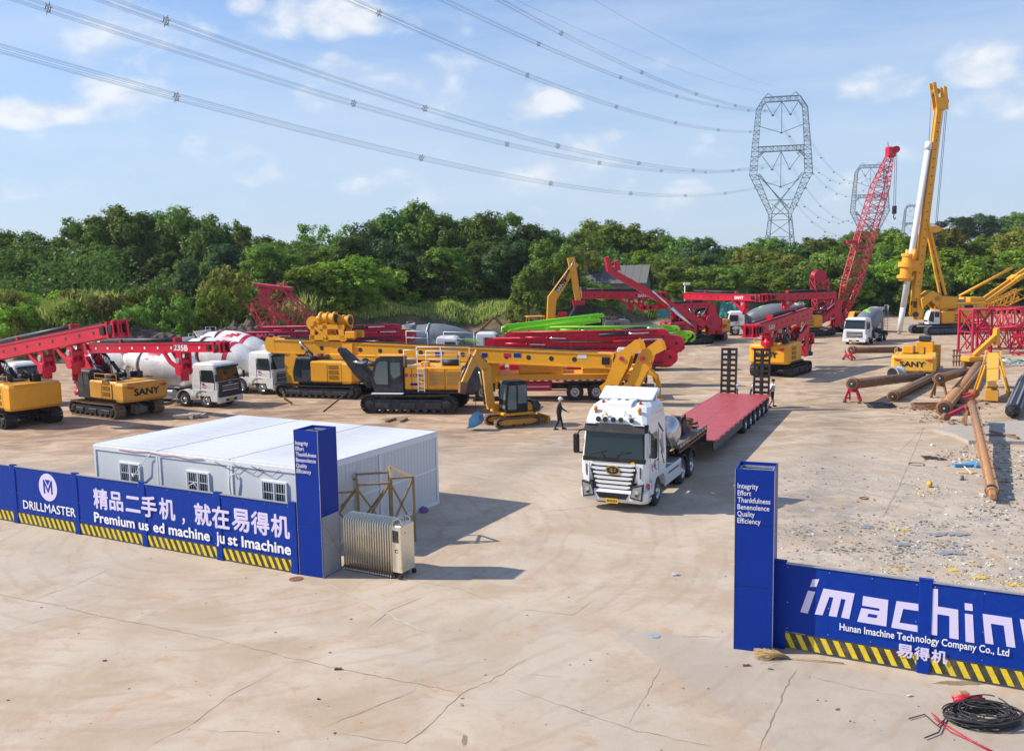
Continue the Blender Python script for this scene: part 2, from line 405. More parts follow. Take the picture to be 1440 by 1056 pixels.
base = mixc(t, ramp(t, med, .38, .64), (.43, .328, .232), (.53, .435, .338))           # dusty beige to paler concrete
base = mixc(t, mth(t, 'MULTIPLY', ramp(t, big, .44, .62), .6), base, (.44, .38, .31))       # greyer concrete
orange = mth(t, 'MULTIPLY', ramp(t, noi(.75, 7., .7, dist=1.), .54, .72), .62)
base = mixc(t, orange, base, (.46, .26, .135))
# yard further in: reddish trampled earth with dark wheel-worn patches
yard = ramp(t, mth(t, 'ADD', gy, mth(t, 'MULTIPLY', med, 12.)), 40., 58.)
leftm = mth(t, 'SUBTRACT', 1, ramp(t, gx, -4., 14.))
st = nd(t, 'ShaderNodeMapping'); st.inputs['Scale'].default_value = (.42, .8, 1); st.inputs['Rotation'].default_value = (0, 0, R(-24)); t.links.new(pos, st.inputs[0])
streak = noi(.75, 9., .72, st.outputs[0], 1.2)
earth = mixc(t, ramp(t, streak, .38, .60), (.24, .14, .085), (.50, .34, .205))
base = mixc(t, mth(t, 'MULTIPLY', mth(t, 'MULTIPLY', yard, leftm), .85), base, earth)
earth2 = mixc(t, ramp(t, streak, .38, .62), (.30, .195, .115), (.55, .42, .28))
base = mixc(t, mth(t, 'MULTIPLY', mth(t, 'MULTIPLY', yard, mth(t, 'SUBTRACT', 1, leftm)), .75), base, earth2)
# pale washed concrete and grey film between truck and right-hand fence
gr = mth(t, 'MULTIPLY', ramp(t, streak, .5, .66), .38)
base = mixc(t, gr, base, (.52, .47, .41))
spot = mth(t, 'MULTIPLY', ramp(t, noi(1.9, 9., .74, dist=.5), .56, .68), .34)
base = mixc(t, spot, base, (.33, .235, .165))
# right-hand rubble plot: greyer and mottled
rub = mth(t, 'MULTIPLY', mth(t, 'MULTIPLY', ramp(t, gx, 6.5, 10.), mth(t, 'SUBTRACT', 1, ramp(t, gy, 30., 44.))), ramp(t, mth(t, 'ADD', gy, mth(t, 'MULTIPLY', gx, .536)), 23.2, 24.2))
mot = ramp(t, noi(1.3, 10., .75, dist=.6), .45, .62)
base = mixc(t, mth(t, 'MULTIPLY', mth(t, 'MULTIPLY', rub, mot), .75), base, (.27, .25, .235))
base = mixc(t, mth(t, 'MULTIPLY', ramp(t, noi(.33, 9., .7), .58, .70), mth(t, 'ADD', .25, mth(t, 'MULTIPLY', yard, .4))), base, (.22, .15, .105))   # damp or oily stains
gz2 = mth(t, 'MULTIPLY', ramp(t, mth(t, 'ADD', gx, mth(t, 'MULTIPLY', gy, .42)), 10.9, 11.0), mth(t, 'SUBTRACT', 1, ramp(t, mth(t, 'ADD', gy, mth(t, 'MULTIPLY', gx, .536)), 22.0, 22.6)))
base = mixc(t, mth(t, 'MULTIPLY', gz2, .45), base, (.36, .33, .29))      # the greyer slab beyond the joint
pl_ = mth(t, 'MULTIPLY', rub, ramp(t, noi(2.3, 10., .78, dist=.8), .54, .66))
base = mixc(t, mth(t, 'MULTIPLY', pl_, .6), base, (.52, .49, .45))
# tyre arcs swept round the gateway
rad = mth(t, 'SQRT', mth(t, 'ADD', mth(t, 'POWER', mth(t, 'SUBTRACT', gx, -9.), 2.), mth(t, 'POWER', mth(t, 'SUBTRACT', gy, 30.), 2.)))
wv = mth(t, 'SINE', mth(t, 'ADD', mth(t, 'MULTIPLY', rad, 9.), mth(t, 'MULTIPLY', med, 9.)))
arc = mth(t, 'MULTIPLY', ramp(t, wv, .5, 1.), mth(t, 'MULTIPLY', ramp(t, noi(.5, 3.), .40, .58), .24))
base = mixc(t, arc, base, (.33, .23, .16))
base = mixc(t, mth(t, 'MULTIPLY', ramp(t, fine, .50, .80), .30), base, (.30, .235, .18))
base = mixc(t, mth(t, 'MULTIPLY', ramp(t, vfine, .62, .74), .25), base, (.22, .18, .15))
base = mixc(t, mth(t, 'MULTIPLY', ramp(t, noi(19., 3.), .66, .72), .6), base, (.17, .14, .12))
# bank and beyond
sl_ = mixc(t, ramp(t, noi(.5, 8., .7), .40, .62), (.055, .075, .018), (.19, .12, .075))
sl_ = mixc(t, ramp(t, gz, 2.6, 4.2), sl_, mixc(t, ramp(t, noi(.3, 6.), .4, .65), (.035, .055, .014), (.10, .10, .03)))
base = mixc(t, ramp(t, mth(t, 'ADD', gz, mth(t, 'MULTIPLY', fine, .6)), .5, 1.2), base, sl_)
t.links.new(base, b.inputs['Base Color'])
hh = mth(t, 'ADD', mth(t, 'MULTIPLY', fine, .6), mth(t, 'MULTIPLY', vfine, .25))
bp = nd(t, 'ShaderNodeBump', i_Strength=.35, i_Distance=.03); t.links.new(hh, bp.inputs['Height']); t.links.new(bp.outputs[0], b.inputs['Normal'])
gm.materials.append(m); go = inst('ground', gm); go['kind'] = 'structure'

# cracks and slab joints in the concrete apron
rnd = random.Random(5)
def crack(pts, w_, mat, z=.004):
    P0 = [G(x, y) for x, y in pts]; q = []
    for i in range(len(P0)-1):
        n = max(2, int((P0[i+1]-P0[i]).length/.18))
        for k in range(n): q.append(P0[i].lerp(P0[i+1], k/n) + Vector((rnd.gauss(0, .016), rnd.gauss(0, .016), 0)))
    q.append(P0[-1]); mb = MB(); vs = []
    for i, p in enumerate(q):
        d = (q[min(i+1, len(q)-1)] - q[max(i-1, 0)]); nn = Vector((-d.y, d.x, 0)).normalized()
        e = min(1, i/4, (len(q)-1-i)/4); hw = w_*(.06+.28*rnd.random())*max(.1, e)
        vs += [p + nn*hw + Vector((0, 0, z)), p - nn*hw + Vector((0, 0, z))]
    mb.add(vs, [(2*i+1, 2*i+3, 2*i+2, 2*i) for i in range(len(q)-1)], mat)
    o = mb.build('pavement_crack'); o['kind'] = 'structure'
a_ = lambda l: [(x/2, 800+y/2) for x, y in l]
b_ = lambda l: [(720+x/2, 800+y/2) for x, y in l]
for l, w_ in [(a_([(-60, 60), (80, 88), (180, 105), (245, 125), (400, 155), (600, 195), (820, 250), (950, 280), (1160, 320), (1300, 348)]), .045),
          (a_([(80, 88), (200, 50), (330, -10)]), .03), (a_([(0, 180), (100, 150), (180, 130)]), .03),
          (a_([(820, 262), (640, 360), (525, 445), (450, 480), (400, 512)]), .03), (a_([(525, 448), (620, 458), (700, 455), (780, 465)]), .03),
          (a_([(1190, 305), (1160, 345), (1050, 390), (900, 450)]), .04),
          (a_([(1500, 240), (1380, 315), (1300, 348), (1250, 400), (1190, 455), (1140, 490), (960, 462)]), .045),
          (a_([(1210, 70), (1100, 115), (1030, 170)]), .035), (a_([(1440, 290), (1620, 310)]), .03),
          (b_([(800, 280), (750, 380), (695, 512)]), .06), (b_([(0, 335), (100, 370), (250, 420), (350, 455), (600, 505)]), .04),
          (b_([(420, 270), (380, 350), (330, 430), (295, 430)]), .03), (b_([(800, 290), (950, 330), (1100, 360)]), .03),
          (b_([(240, 80), (170, 130), (0, 110)]), .03), (b_([(430, 190), (620, 190)]), .025), (b_([(-300, 30), (-150, 55), (0, 110)]), .03),
          ([(1195, 602), (1260, 640), (1300, 600)], .04), ([(1300, 600), (1262, 690), (1240, 730)], .05), ([(760, 720), (950, 700), (1110, 680)], .04),
          ([(620, 640), (760, 628), (800, 632)], .05), ([(1120, 560), (1330, 590), (1440, 606)], .06)]: crack(l, w_, 'crack')
crack([(455, 818), (610, 895)], .16, 'crack_light', .008)
# small potholes with loose rubble in them
# ---------------------------------------------------------------- rubble
def scatter(name, region, n, sizes, mats, label, seed, z=0):
    rg = random.Random(seed); mb = MB()
    for _ in range(n):
        p = region(rg); s_ = rg.uniform(*sizes)*(.4+rg.random()**3*1.6); q = []
        zz = z if z is not None else float(terr(p.x, p.y))
        for i in range(8):
            sx, sy, sz = ((-1, -1, 0), (1, -1, 0), (1, 1, 0), (-1, 1, 0), (-1, -1, 1), (1, -1, 1), (1, 1, 1), (-1, 1, 1))[i]
            q.append(Vector((sx*s_*rg.uniform(.4, 1), sy*s_*rg.uniform(.4, 1), sz*s_*rg.uniform(.25, .8))))
        rz = Euler((0, 0, rg.random()*6)).to_matrix()
        mb.hexa([rz @ v + Vector((p.x, p.y, zz)) for v in q], rg.choice(mats))
    o = mb.build(name); o['kind'] = 'stuff'; o['label'] = label; return o
def reg_px(x0, y0, x1, y1):
    return lambda r: G(r.uniform(x0, x1), y0+(y1-y0)*r.random())
def reg_cl(cs):
    def f(r):
        x, y, sx, sy = r.choice(cs); return G(r.gauss(x, sx), r.gauss(y, sy))
    return f
def fence_y(x): return 19.43 - .536*(x-6.03)
def behind(f):
    def g(r):
        while True:
            p = f(r)
            if p.y > fence_y(p.x)+.3 and p.y < 45: return p
    return g
scatter('rubble', behind(reg_px(1100, 640, 1480, 930)), 4200, (.008, .035), ['concrete', 'crack', 'grey_trash', 'white_trash', 'crack', 'crack', 'crack_light'], 'grey and beige rubble crumbs strewn on the plot behind the right fence', 1)
scatter('rubble', behind(reg_cl([(1215, 740, 16, 7), (1285, 765, 22, 8), (1330, 770, 24, 8), (1125, 748, 20, 5), (1310, 740, 20, 5), (1265, 778, 14, 6), (1200, 772, 30, 5)])), 2000, (.008, .035), ['grey_trash', 'concrete', 'grey_trash', 'white_trash', 'crack', 'crack'], 'heaps of broken grey slate coloured scraps behind the right fence', 2)
scatter('litter', behind(reg_cl([(1340, 802, 18, 5), (1375, 815, 18, 5), (1420, 780, 16, 12), (1265, 745, 9, 4), (1320, 690, 12, 4), (1300, 695, 14, 3), (1365, 790, 25, 6), (1425, 820, 12, 5), (1260, 800, 10, 5)])), 800, (.01, .04), ['yellow_trash', 'straw', 'crack_light', 'white_trash'], 'yellow scraps of insulation littering the rubble behind the right fence', 3)
scatter('gravel', lambda r: G(r.uniform(-20, 1460), 600+r.random()**.6*456), 420, (.006, .02), ['crack', 'grey_trash', 'concrete', 'crack'], 'loose stones scattered over the concrete apron', 4)
scatter('rubble', reg_cl([(1350, 640, 26, 8), (1405, 640, 30, 10), (1420, 660, 20, 20), (1400, 720, 25, 12)]), 900, (.02, .07), ['concrete', 'white_trash', 'crack'], 'crumbled concrete along the broken slab edge under the tan kelly bar', 6)
scatter('soil_clods', reg_cl([(1325, 588, 16, 4), (1395, 600, 25, 6), (1340, 575, 40, 3), (1300, 573, 25, 2)]), 700, (.02, .07), ['dirt_dark', 'rust', 'pipe_rust'], 'brown soil clods and scrap dropped beside the rusty drill pipes', 7)
# ================================================================ blue site fences, gate pillars, offices
PI = math.pi
def plane_uz(org, ang, px, py):
    d = fwd + r2*((px-720)/FPX) + u2*((528-py)/FPX); o = Vector((0, 0, CH)); org = Vector(org)
    n = Vector((math.sin(ang), -math.cos(ang), 0)); t = (org-o).dot(n)/d.dot(n); p = o + d*t - org
    return p.x*math.cos(ang) + p.y*math.sin(ang), p.z
FA = math.atan2(-.4722, .8815)
def hoarding(label, org, posts, h, first=False):
    T = thing('site_fence', label, 'fence', org, FA)
    for i in range(len(posts)-1):
        a, b = posts[i]+.13, posts[i+1]-.13
        MB().box(((a+b)/2, .0, .42+(h-.42)/2), (b-a, .04, h-.42), 'fence_blue').build('panel', T)
        for k in range(1, 3): MB().box((a+(b-a)*k/3, -.021, .42+(h-.42)/2), (.012, .004, h-.44), 'blue_paint').build('panel_seam', T)
        mbf = MB()
        for k in range(4):
            for z in (.5, 1.1, h-.08): mbf.cyl((a+.04+(b-a-.08)*k/3, -.026, z), (a+.04+(b-a-.08)*k/3, -.019, z), .012, 'galv', n=6)
        mbf.build('rivet_row', T)['kind'] = 'stuff'
        MB().box(((a+b)/2, -.012, h+.015), (b-a, .07, .03), 'galv').build('top_rail', T)
        k = MB(); k.box(((a+b)/2, 0, .225), (b-a, .035, .35), 'hazard_black').build('kickboard', T)
        mb = MB(); x = a-.3; z0, z1 = .06, .39
        while x < b:
            q = [(x, z1), (x+.12, z1), (x+.12+.16, z0), (x+.16, z0)]
            # clip to the board
            c = []
            for j in range(4):
                p, n = q[j], q[(j+1) % 4]
                for lim, sg in ((a, 1),):
                    pass
                c.append(p)
            def clip(poly, lim, sg):
                out = []
                for j in range(len(poly)):
                    p, n = poly[j], poly[(j+1) % len(poly)]; ip = (p[0]-lim)*sg >= 0; jn = (n[0]-lim)*sg >= 0
                    if ip: out.append(p)
                    if ip != jn:
                        tt = (lim-p[0])/(n[0]-p[0]); out.append((lim, p[1]+(n[1]-p[1])*tt))
                return out
            c = clip(clip(q, a+.005, 1), b-.005, -1)
            if len(c) > 2: mb.prism(c, -.024, -.0176, 'hazard_yellow')
            x += .262
        mb.build('hazard_stripes', T)
    for p in posts:
        MB().box((p, .01, h/2+.02), (.26, .11, h+.04), 'fence_blue', b=.012).box((p, .01, h+.05), (.28, .13, .02), 'fence_blue').build('post', T)
    # back bracing
    mb = MB()
    for p in posts: mb.bar((p, .05, h*.8), (p, 1.1, .03), .05, 'galv'); mb.bar((p, .05, .05), (p, 1.1, .03), .05, 'galv')
    mb.box(((posts[0]+posts[-1])/2, .04, h-.2), (posts[-1]-posts[0], .04, .05), 'galv'); mb.box(((posts[0]+posts[-1])/2, .04, .6), (posts[-1]-posts[0], .04, .05), 'galv')
    mb.build('brace', T)
    return T
LO = G(24.6, 735)
FL = hoarding('long blue site fence with DRILLMASTER emblem and Chinese slogan left of the gateway', LO, [-6.6, -3.3, 0, 3.33, 6.62, 9.9, 12.85], 2.05)
def ftext(T, org, s, x0, y0, x1, y1, mat, bold=0., hpx=None, zs=None, **k):
    u0, z0 = plane_uz(org, FA, x0, y0); u1, z1 = plane_uz(org, FA, x1, y1)
    z = (z0+z1)/2 if zs is None else zs
    return text(s, T, mat, (u0, -.095, z), (PI/2, 0, 0), width=u1-u0, bold=bold, **k)
# emblem
u, z = plane_uz(LO, FA, 68.5, 685); s_ = plane_uz(LO, FA, 69, 667)[1]-z
mb = MB(); mb.lathe([(0, s_*1.06), (1, s_*1.06)], (u, -.022, z), (u, -.032, z), 'sign_white', 40)
mb.build('emblem_disc', FL)
mb = MB(); q = s_
for sx in (-1, 1):
    mb.prism([(u+sx*q*.52, z-q*.5), (u+sx*q*.36, z-q*.5), (u+sx*q*.36, z+q*.2), (u+sx*q*.02, z-q*.42), (u+sx*q*.02, z-q*.12), (u+sx*q*.4, z+q*.55), (u+sx*q*.52, z+q*.55)][::sx], -.038, -.0335, 'blue_paint')
mb.prism([(u-q*.3, z+q*.58), (u+q*.3, z+q*.58), (u, z+q*.16)], -.038, -.0335, 'blue_paint')
mb.build('emblem_letter', FL)
u0 = plane_uz(LO, FA, 35, 712)[0]; u1 = plane_uz(LO, FA, 108.5, 722)[0]
text('DRILLMASTER', FL, 'white_print', (u0, -.055, .60), (PI/2, 0, 0), width=u1-u0, height=.30, bold=.016)
def chars(T, org, s, x0, x1, y0, z, h, gap=.06, bold=.03):
    ua = plane_uz(org, FA, x0, y0)[0]; ub = plane_uz(org, FA, x1, y0)[0]; n = len(s); st = (ub-ua)/n
    for i, c in enumerate(s):
        wd = st*(1-gap) if c not in '，,' else st*.25
        text(c, T, 'sign_white', (ua+i*st+(0 if c not in '，,' else st*.25), -.098, z + (0 if c != '二' else .05)), (PI/2, 0, 0), width=wd, height=h if c not in '，,' else h*.3, bold=bold)
# glyph by glyph so that each is as wide as on the hoarding
ua = plane_uz(LO, FA, 133, 710)[0]; ub = plane_uz(LO, FA, 411, 752)[0]
cs = '精品二手机，就在易得机'; adv = [1 if c != '，' else 1 for c in cs]; st = (ub-ua)/len(cs)
for i, c in enumerate(cs):
    hh, zz, ww, dx = .70, 1.0, .93, 0
    if c == '，': hh, ww, zz, dx = .22, .16, .93, .3
    if c == '二': hh, zz = .52, 1.08
    if c == '品': hh, zz, ww = .64, 1.03, .86
    text(c, FL, 'sign_white', (ua+(i+dx)*st, -.055 if c in '手在' else -.026, zz), (PI/2, 0, 0), width=st*ww, height=hh, bold=.03)
for s, xa, xb in (('Premium us', 135, 212.5), ('ed machine', 217, 297.5), ('ju', 305, 318), ('st Imachine', 321, 410.5)):
    ua = plane_uz(LO, FA, xa, 735)[0]; ub = plane_uz(LO, FA, xb, 760)[0]
    text(s, FL, 'white_print', (ua, -.055, .56), (PI/2, 0, 0), width=ub-ua, height=.33, bold=.03)

def pillar(label, org, ang, s, d, h, topx, words, wx0, wtop, wbot, wwid):
    T = thing('gate_pillar', label, 'gate pillar', org, ang)
    mb = MB(); t_ = .03
    mb.box((s/2, t_/2, h/2), (s, t_, h), 'blue_paint').box((s/2, d-t_/2, h/2), (s, t_, h), 'blue_paint')
    mb.box((t_/2, d/2, h/2), (t_, d-2*t_, h), 'blue_paint').box((s-t_/2, d/2, h/2), (t_, d-2*t_, h), 'blue_paint'); mb.build('cladding', T)
    mb = MB()
    for x in (0, s):
        mb.box((x, -.003 if x == 0 else -.003, h/2), (.012, .012, h), 'steel')
    mb.box((s+.003, d, h/2), (.012, .012, h), 'steel'); mb.build('corner_trim', T)
    mb = MB(); zt = h-.10
    for x in (t_+.03, s-t_-.03): mb.box((x, d/2, zt), (.05, d-.1, .05), 'galv')
    for y in (t_+.03, d-t_-.03, d/2): mb.box((s/2, y, zt+.002), (s-.1, .045, .05), 'galv')
    mb.box((s/2, d/2, zt-.12), (s-.07, d-.07, .02), 'door_grey')
    for x in (t_+.03, s-t_-.03):
        for y in (t_+.03, d-t_-.03): mb.box((x, y, h/2-.1), (.05, .05, h-.24), 'galv')
    mb.build('inner_frame', T)
    n = len(words)
    for i, wd in enumerate(words):
        z = wtop - (wtop-wbot)*i/(n-1)
        text(wd, T, 'white_print', (wx0, -.006, z), (PI/2, 0, 0), width=(.44, .29, .70, .68, .37, .50)[i], height=.115, bold=.011)
    mb = MB().box((s/2, -.002, h*.36), (s-.02, .005, .008), 'black').box((s/2, -.002, h*.7), (s-.02, .005, .006), 'black'); mb.build('panel_seam', T)
    return T
WD = ['Integrity', 'Effort', 'Thankfulness', 'Benenolence', 'Quality', 'Efficiency']
a0, a1 = G(422, 808), G(455, 813)
PL = pillar('tall blue gate pillar with white motto, left of the gateway beside the folding gate', a0, math.atan2(a1.y-a0.y, a1.x-a0.x), .82, .86, 4.22, 0, WD, .05, 3.80, 2.99, .165)
# grey door set in the gateway side of the pillar
mb = MB(); mb.box((.826, .43, .88), (.012, .80, 1.72), 'door_grey'); mb.build('side_door', PL)
mb = MB(); mb.bar((.84, .05, 1.65), (.84, .8, .5), .03, 'galv'); mb.bar((.84, .82, 1.74), (.84, .04, 1.74), .03, 'galv'); mb.build('door_brace', PL)
a0, a1 = G(1031.5, 912), G(1084, 916)
PR = pillar('tall blue gate pillar with white motto, right of the gateway at the grass broom', a0, -.36, .84, .86, 4.13, 0, WD, .055, 3.70, 2.92, .175)
RO = G(1104, 912)
FR = hoarding('blue site fence with large imachine lettering right of the gateway', RO, [-.13, 2.83, 5.9, 9.0], 1.98)
# second slim post at the pillar
mb = MB(); mb.box((-.42, .06, 1.02), (.12, .1, 2.05), 'blue_paint'); mb.box((-.33, .05, 1.0), (.02, .08, 2.0), 'galv'); mb.build('end_post', FR)
def ib(pts, mb):      # polygon in fence-plane from zoomed photo coordinates
    q = [plane_uz(RO, FA, 1000+x/2.855, 620+y/2.855) for x, y in pts]
    mb.prism(q, -.024, -.030, 'sign_white')
LET = [[[(408, 553), (435, 553), (424, 583), (398, 583)], [(390, 598), (419, 603), (389, 690), (359, 684)]],
       [[(452, 590), (577, 610), (555, 712), (523, 706), (541, 634), (523, 631), (505, 704), (473, 699), (492, 626), (476, 623), (448, 697), (417, 693)]],
       [[(611, 620), (712, 636), (704, 742), (587, 722), (604, 668), (676, 680), (677, 670), (660, 667), (607, 658)], ],
       [[(745, 640), (832, 652), (833, 680), (772, 671), (757, 727), (829, 738), (829, 764), (724, 746)]],
       [[(880, 590), (911, 592), (911, 662), (992, 675), (994, 794), (957, 788), (957, 700), (909, 692), (908, 778), (875, 773)]],
       [[(1018, 648), (1049, 652), (1051, 680), (1019, 676)], [(1019, 690), (1051, 695), (1057, 808), (1022, 803)]],
       [[(1090, 691), (1207, 708), (1222, 827), (1186, 822), (1175, 738), (1123, 730), (1134, 814), (1101, 809)]],
       [[(1239, 712), (1352, 727), (1372, 790), (1290, 778), (1296, 812), (1385, 825), (1390, 848), (1262, 832)]]]
for g in LET:
    mb = MB(); [ib(p, mb) for p in g]; mb.build('lettering', FR)
mb = MB(); q = [plane_uz(RO, FA, 1000+x/2.855, 620+y/2.855) for x, y in [(632, 690), (668, 696), (664, 708), (628, 702)]]
mb.prism(q, -.0305, -.034, 'fence_blue'); mb.build('letter_counter', FR)
for s, xa, xb, y in (('Hunan Imachine Tech', 1181, 1286, 738), ('nology Company Co., Ltd', 1288, 1419, 800)):
    yb = 884 + (xa-1181)*.151; ua, z = plane_uz(RO, FA, xa, yb); ub = plane_uz(RO, FA, xb, yb+(xb-xa)*.155)[0]
    text(s, FR, 'white_print', (ua, -.052, z), (PI/2, 0, 0), width=ub-ua, height=.155, bold=.02)
for c, xa, xb in (('易', 1260.5, 1284), ('得', 1286, 1308), ('机', 1310, 1333)):
    ua = plane_uz(RO, FA, xa, 915)[0]; ub = plane_uz(RO, FA, xb, 915)[0]
    text(c, FR, 'sign_white', (ua, -.056, plane_uz(RO, FA, 1262, 921)[1]), (PI/2, 0, 0), width=ub-ua, height=.29, bold=.03)

# ---------------------------------------------------------------- folding stainless gate
g0, g1 = G(484, 801), G(592, 808); gl, gr_ = G(484, 800), G(566, 815)
ga = math.atan2(gr_.y-gl.y, gr_.x-gl.x); glen = (gr_-gl).length
T = thing('folding_gate', 'folded stainless steel retractable gate standing beside the left pillar', 'gate', gl, ga)
nb = 20; W_ = .62
for i in range(nb):
    x = .05 + (glen-.42)*i/(nb-1); mb = MB()
    zt = 1.5
    pts = [(x, 0, .1), (x, 0, zt)] + [(x, .31-.31*math.cos(k*PI/6), zt+.12*math.sin(k*PI/6)) for k in range(1, 6)] + [(x, W_, zt), (x, W_, .1)]
    mb.tube(pts, .029, 'stainless', 6)
    for z in (.32, .9, 1.42): mb.bar((x, 0, z), (x, W_, z), .02, 'stainless')
    mb.build('gate_hoop', T)
    for y in (-.02, W_+.02): MB().cyl((x-.03, y, .05), (x+.03, y, .05), .05, 'chrome', n=10).box((x, y-.01, .11), (.05, .05, .09), 'rust').build('caster', T)
mb = MB()
for k in range(nb-1):
    x = .05+(glen-.42)*k/(nb-1); x2 = .05+(glen-.42)*(k+1)/(nb-1)
    for z in (.35, .8, 1.25): mb.bar((x, .3, z), (x2, .3, z+.15), .02, 'stainless'); mb.bar((x, .3, z+.15), (x2, .3, z), .02, 'stainless')
mb.box((glen/2-.2, W_/2, .05), (glen-.3, .3, .03), 'rust'); mb.build('scissor_link', T)
x = glen-.17
mb = MB(); mb.box((x, W_/2, .85), (.34, W_+.02, 1.36), 'stainless', b=.02); mb.build('drive_box', T)
mb = MB(); mb.tube([(x-.12, -.0, 1.5), (x-.12, .05, 1.66), (x, .1, 1.7), (x+.1, .1, 1.66), (x+.12, .1, 1.5)], .022, 'stainless'); mb.build('rail', T); mb = MB(); mb.tube([(x-.12, W_, 1.5), (x-.12, W_-.05, 1.66), (x, W_-.1, 1.7), (x+.1, W_-.1, 1.66), (x+.12, W_-.1, 1.5)], .022, 'stainless'); mb.build('rail', T)
mb = MB(); mb.box((x-.02, -.015, 1.22), (.2, .02, .34), 'charcoal', b=.005); mb.build('control_panel', T)
mb = MB(); mb.box((x, -.012, .8), (.1, .01, .09), 'black').box((x+.02, -.0125, .8), (.06, .012, .04), 'white'); mb.build('name_plate', T)
mb = MB(); mb.box((x+.1, -.012, 1.2), (.05, .01, .06), 'hazard_yellow').box((x+.1, -.012, .32), (.05, .01, .06), 'hazard_yellow').box((x+.175, W_*.3, 1.3), (.01, .06, .06), 'hazard_yellow').build('sticker', T)
mb = MB()
for y in (-.02, W_+.02):
    for xx in (x-.12, x+.12): mb.cyl((xx, y-.03, .07), (xx, y+.03, .07), .07, 'charcoal', n=12)
mb.build('wheel', T)

# ---------------------------------------------------------------- portable offices
c_fl, c_bl, c_br = G(129, 621, 2.75), G(336.5, 582.5, 2.75), G(615.5, 605.5, 2.75)
ax = Vector((c_br.x-c_bl.x, c_br.y-c_bl.y, 0)); AW = ax.length
ca = math.atan2(ax.y, ax.x); dep = 7.0; ax.normalize(); CD = Vector((-ax.y, ax.x, 0))
c_or = Vector((c_br.x, c_br.y, 0)) - CD*dep - ax*AW
T = thing('portable_office', 'long white portable office of four joined cabins behind the left fence', 'portable building', c_or, ca)
nU = 3; uw = AW/nU; H_ = 2.68
for i in range(nU):
    a = i*uw; 
    # front wall with a window opening
    wx0, wx1, wz0, wz1 = a+uw*.41, a+uw*.41+1.02, 1.22, 2.16
    mb = MB(); f = .05
    for (x0, x1, z0, z1) in ((a+.12, wx0, .15, 2.5), (wx1, a+uw-.12, .15, 2.5), (wx0, wx1, .15, wz0), (wx0, wx1, wz1, 2.5)):
        mb.box(((x0+x1)/2, .06, (z0+z1)/2), (x1-x0, f, z1-z0), 'panel_white')
    mb.build('wall_panel', T)
    wn = MB(); zc = (wz0+wz1)/2; xc = (wx0+wx1)/2
    for (cx, cz, dx, dz) in ((xc, wz0, 1.06, .06), (xc, wz1, 1.06, .06), (wx0, zc, .06, .9), (wx1, zc, .06, .9), (xc, zc, .05, .86)):
        wn.box((cx, .02, cz), (dx, .09, dz), 'trim_white')
    W = wn.build('window', T)
    MB().box((xc, .055, zc), (.98, .012, .86), 'window_glass').build('pane', W)
    g = MB()
    for k in range(9): g.cyl((wx0+.08+k*.105, -.005, wz0+.03), (wx0+.08+k*.105, -.005, wz1-.03), .007, 'trim_white', n=5)
    for z in (wz0+.3, wz0+.6): g.box((xc, -.005, z), (.94, .012, .02), 'trim_white')
    g.build('security_bars', W)
    c = MB(); c.box((wx0+.22, .072, zc), (.3, .01, .84), 'cloth_pale').box((wx1-.2, .072, zc), (.2, .01, .84), 'cloth_pale'); c.build('curtain', W)
    # rear wall, roof sheet
    mb = MB()
    mb.box((a+uw/2, dep-.06, 1.33), (uw-.24, .05, 2.36), 'panel_white').build('rear_wall', T)
    rf = MB(); rf.box((a+uw/2, dep/2, H_+.02), (uw-.05, dep-.02, .05), 'roof_white'); 
    for k in range(13): rf.box((a+uw/2, dep*(k+.5)/13, H_+.048), (uw-.1, .03, .012), 'roof_white')
    rf.build('roof_sheet', T)
    MB().box((a+.0 if i else a+.04, dep/2, H_+.03), (.05, dep, .04), 'galv').build('roof_seam', T)
for i in range(nU+1):
    for sx in (-1, 1):
        x = i*uw + sx*.065
        if (i == 0 and sx < 0) or (i == nU and sx > 0): continue
        mb = MB(); mb.box((x, .065, 1.33), (.11, .13, 2.44), 'trim_white', b=.01).build('corner_post', T)
        mb = MB(); mb.box((x, dep-.065, 1.33), (.11, .13, 2.44), 'trim_white', b=.01).build('corner_post', T)
for y in (.065, dep-.065):
    MB().box((AW/2, y, 2.60), (AW, .14, .18), 'trim_white', b=.01).build('top_beam', T); MB().box((AW/2, y, .07), (AW, .14, .15), 'trim_white').build('bottom_beam', T)
for x in (.065, AW-.065):
    MB().box((x, dep/2, 2.602), (.14, dep-.3, .176), 'trim_white').build('top_beam', T); MB().box((x, dep/2, .075), (.14, dep-.3, .16), 'trim_white').build('bottom_beam', T)
    for z0, z1 in ((.16, 1.3), (1.38, 2.5)):
        for y0, y1 in ((.14, dep/2-.06), (dep/2+.06, dep-.14)):
            mb = MB(); n = int((y1-y0)/.19); st = (y1-y0)/n
            mb.box((x, (y0+y1)/2, (z0+z1)/2), (.04, y1-y0, z1-z0), 'panel_white')
            for k in range(n): mb.box((x+(.022 if x > 1 else -.022), y0+st*(k+.5), (z0+z1)/2), (.008, st*.7, z1-z0), 'panel_white')
            mb.build('side_panel', T)
    MB().box((x, dep/2, 1.33), (.13, .12, 2.34), 'trim_white').build('mid_post', T); MB().box((x+.004, dep/2, 1.34), (.09, dep-.3, .08), 'trim_white').build('mid_rail', T)
mb = MB()
mb.tube([(2.0, .0, 1.8), (2.2, -.12, 1.75), (2.6, -.14, 2.1), (2.85, -.06, 2.45), (3.1, -.05, 2.58)], .018, 'trim_white'); mb.build('drain_hose', T)
for (x, z) in ((5.0, 1.7), (6.9, 2.2)):
    MB().tube([(x, -.02, z-1.1), (x-.1, -.1, z-.4), (x-.05, -.12, z), (x+.1, -.05, z+.1), (x+.2, 0, z-.1)], .025, 'trim_white').build('drain_hose', T)
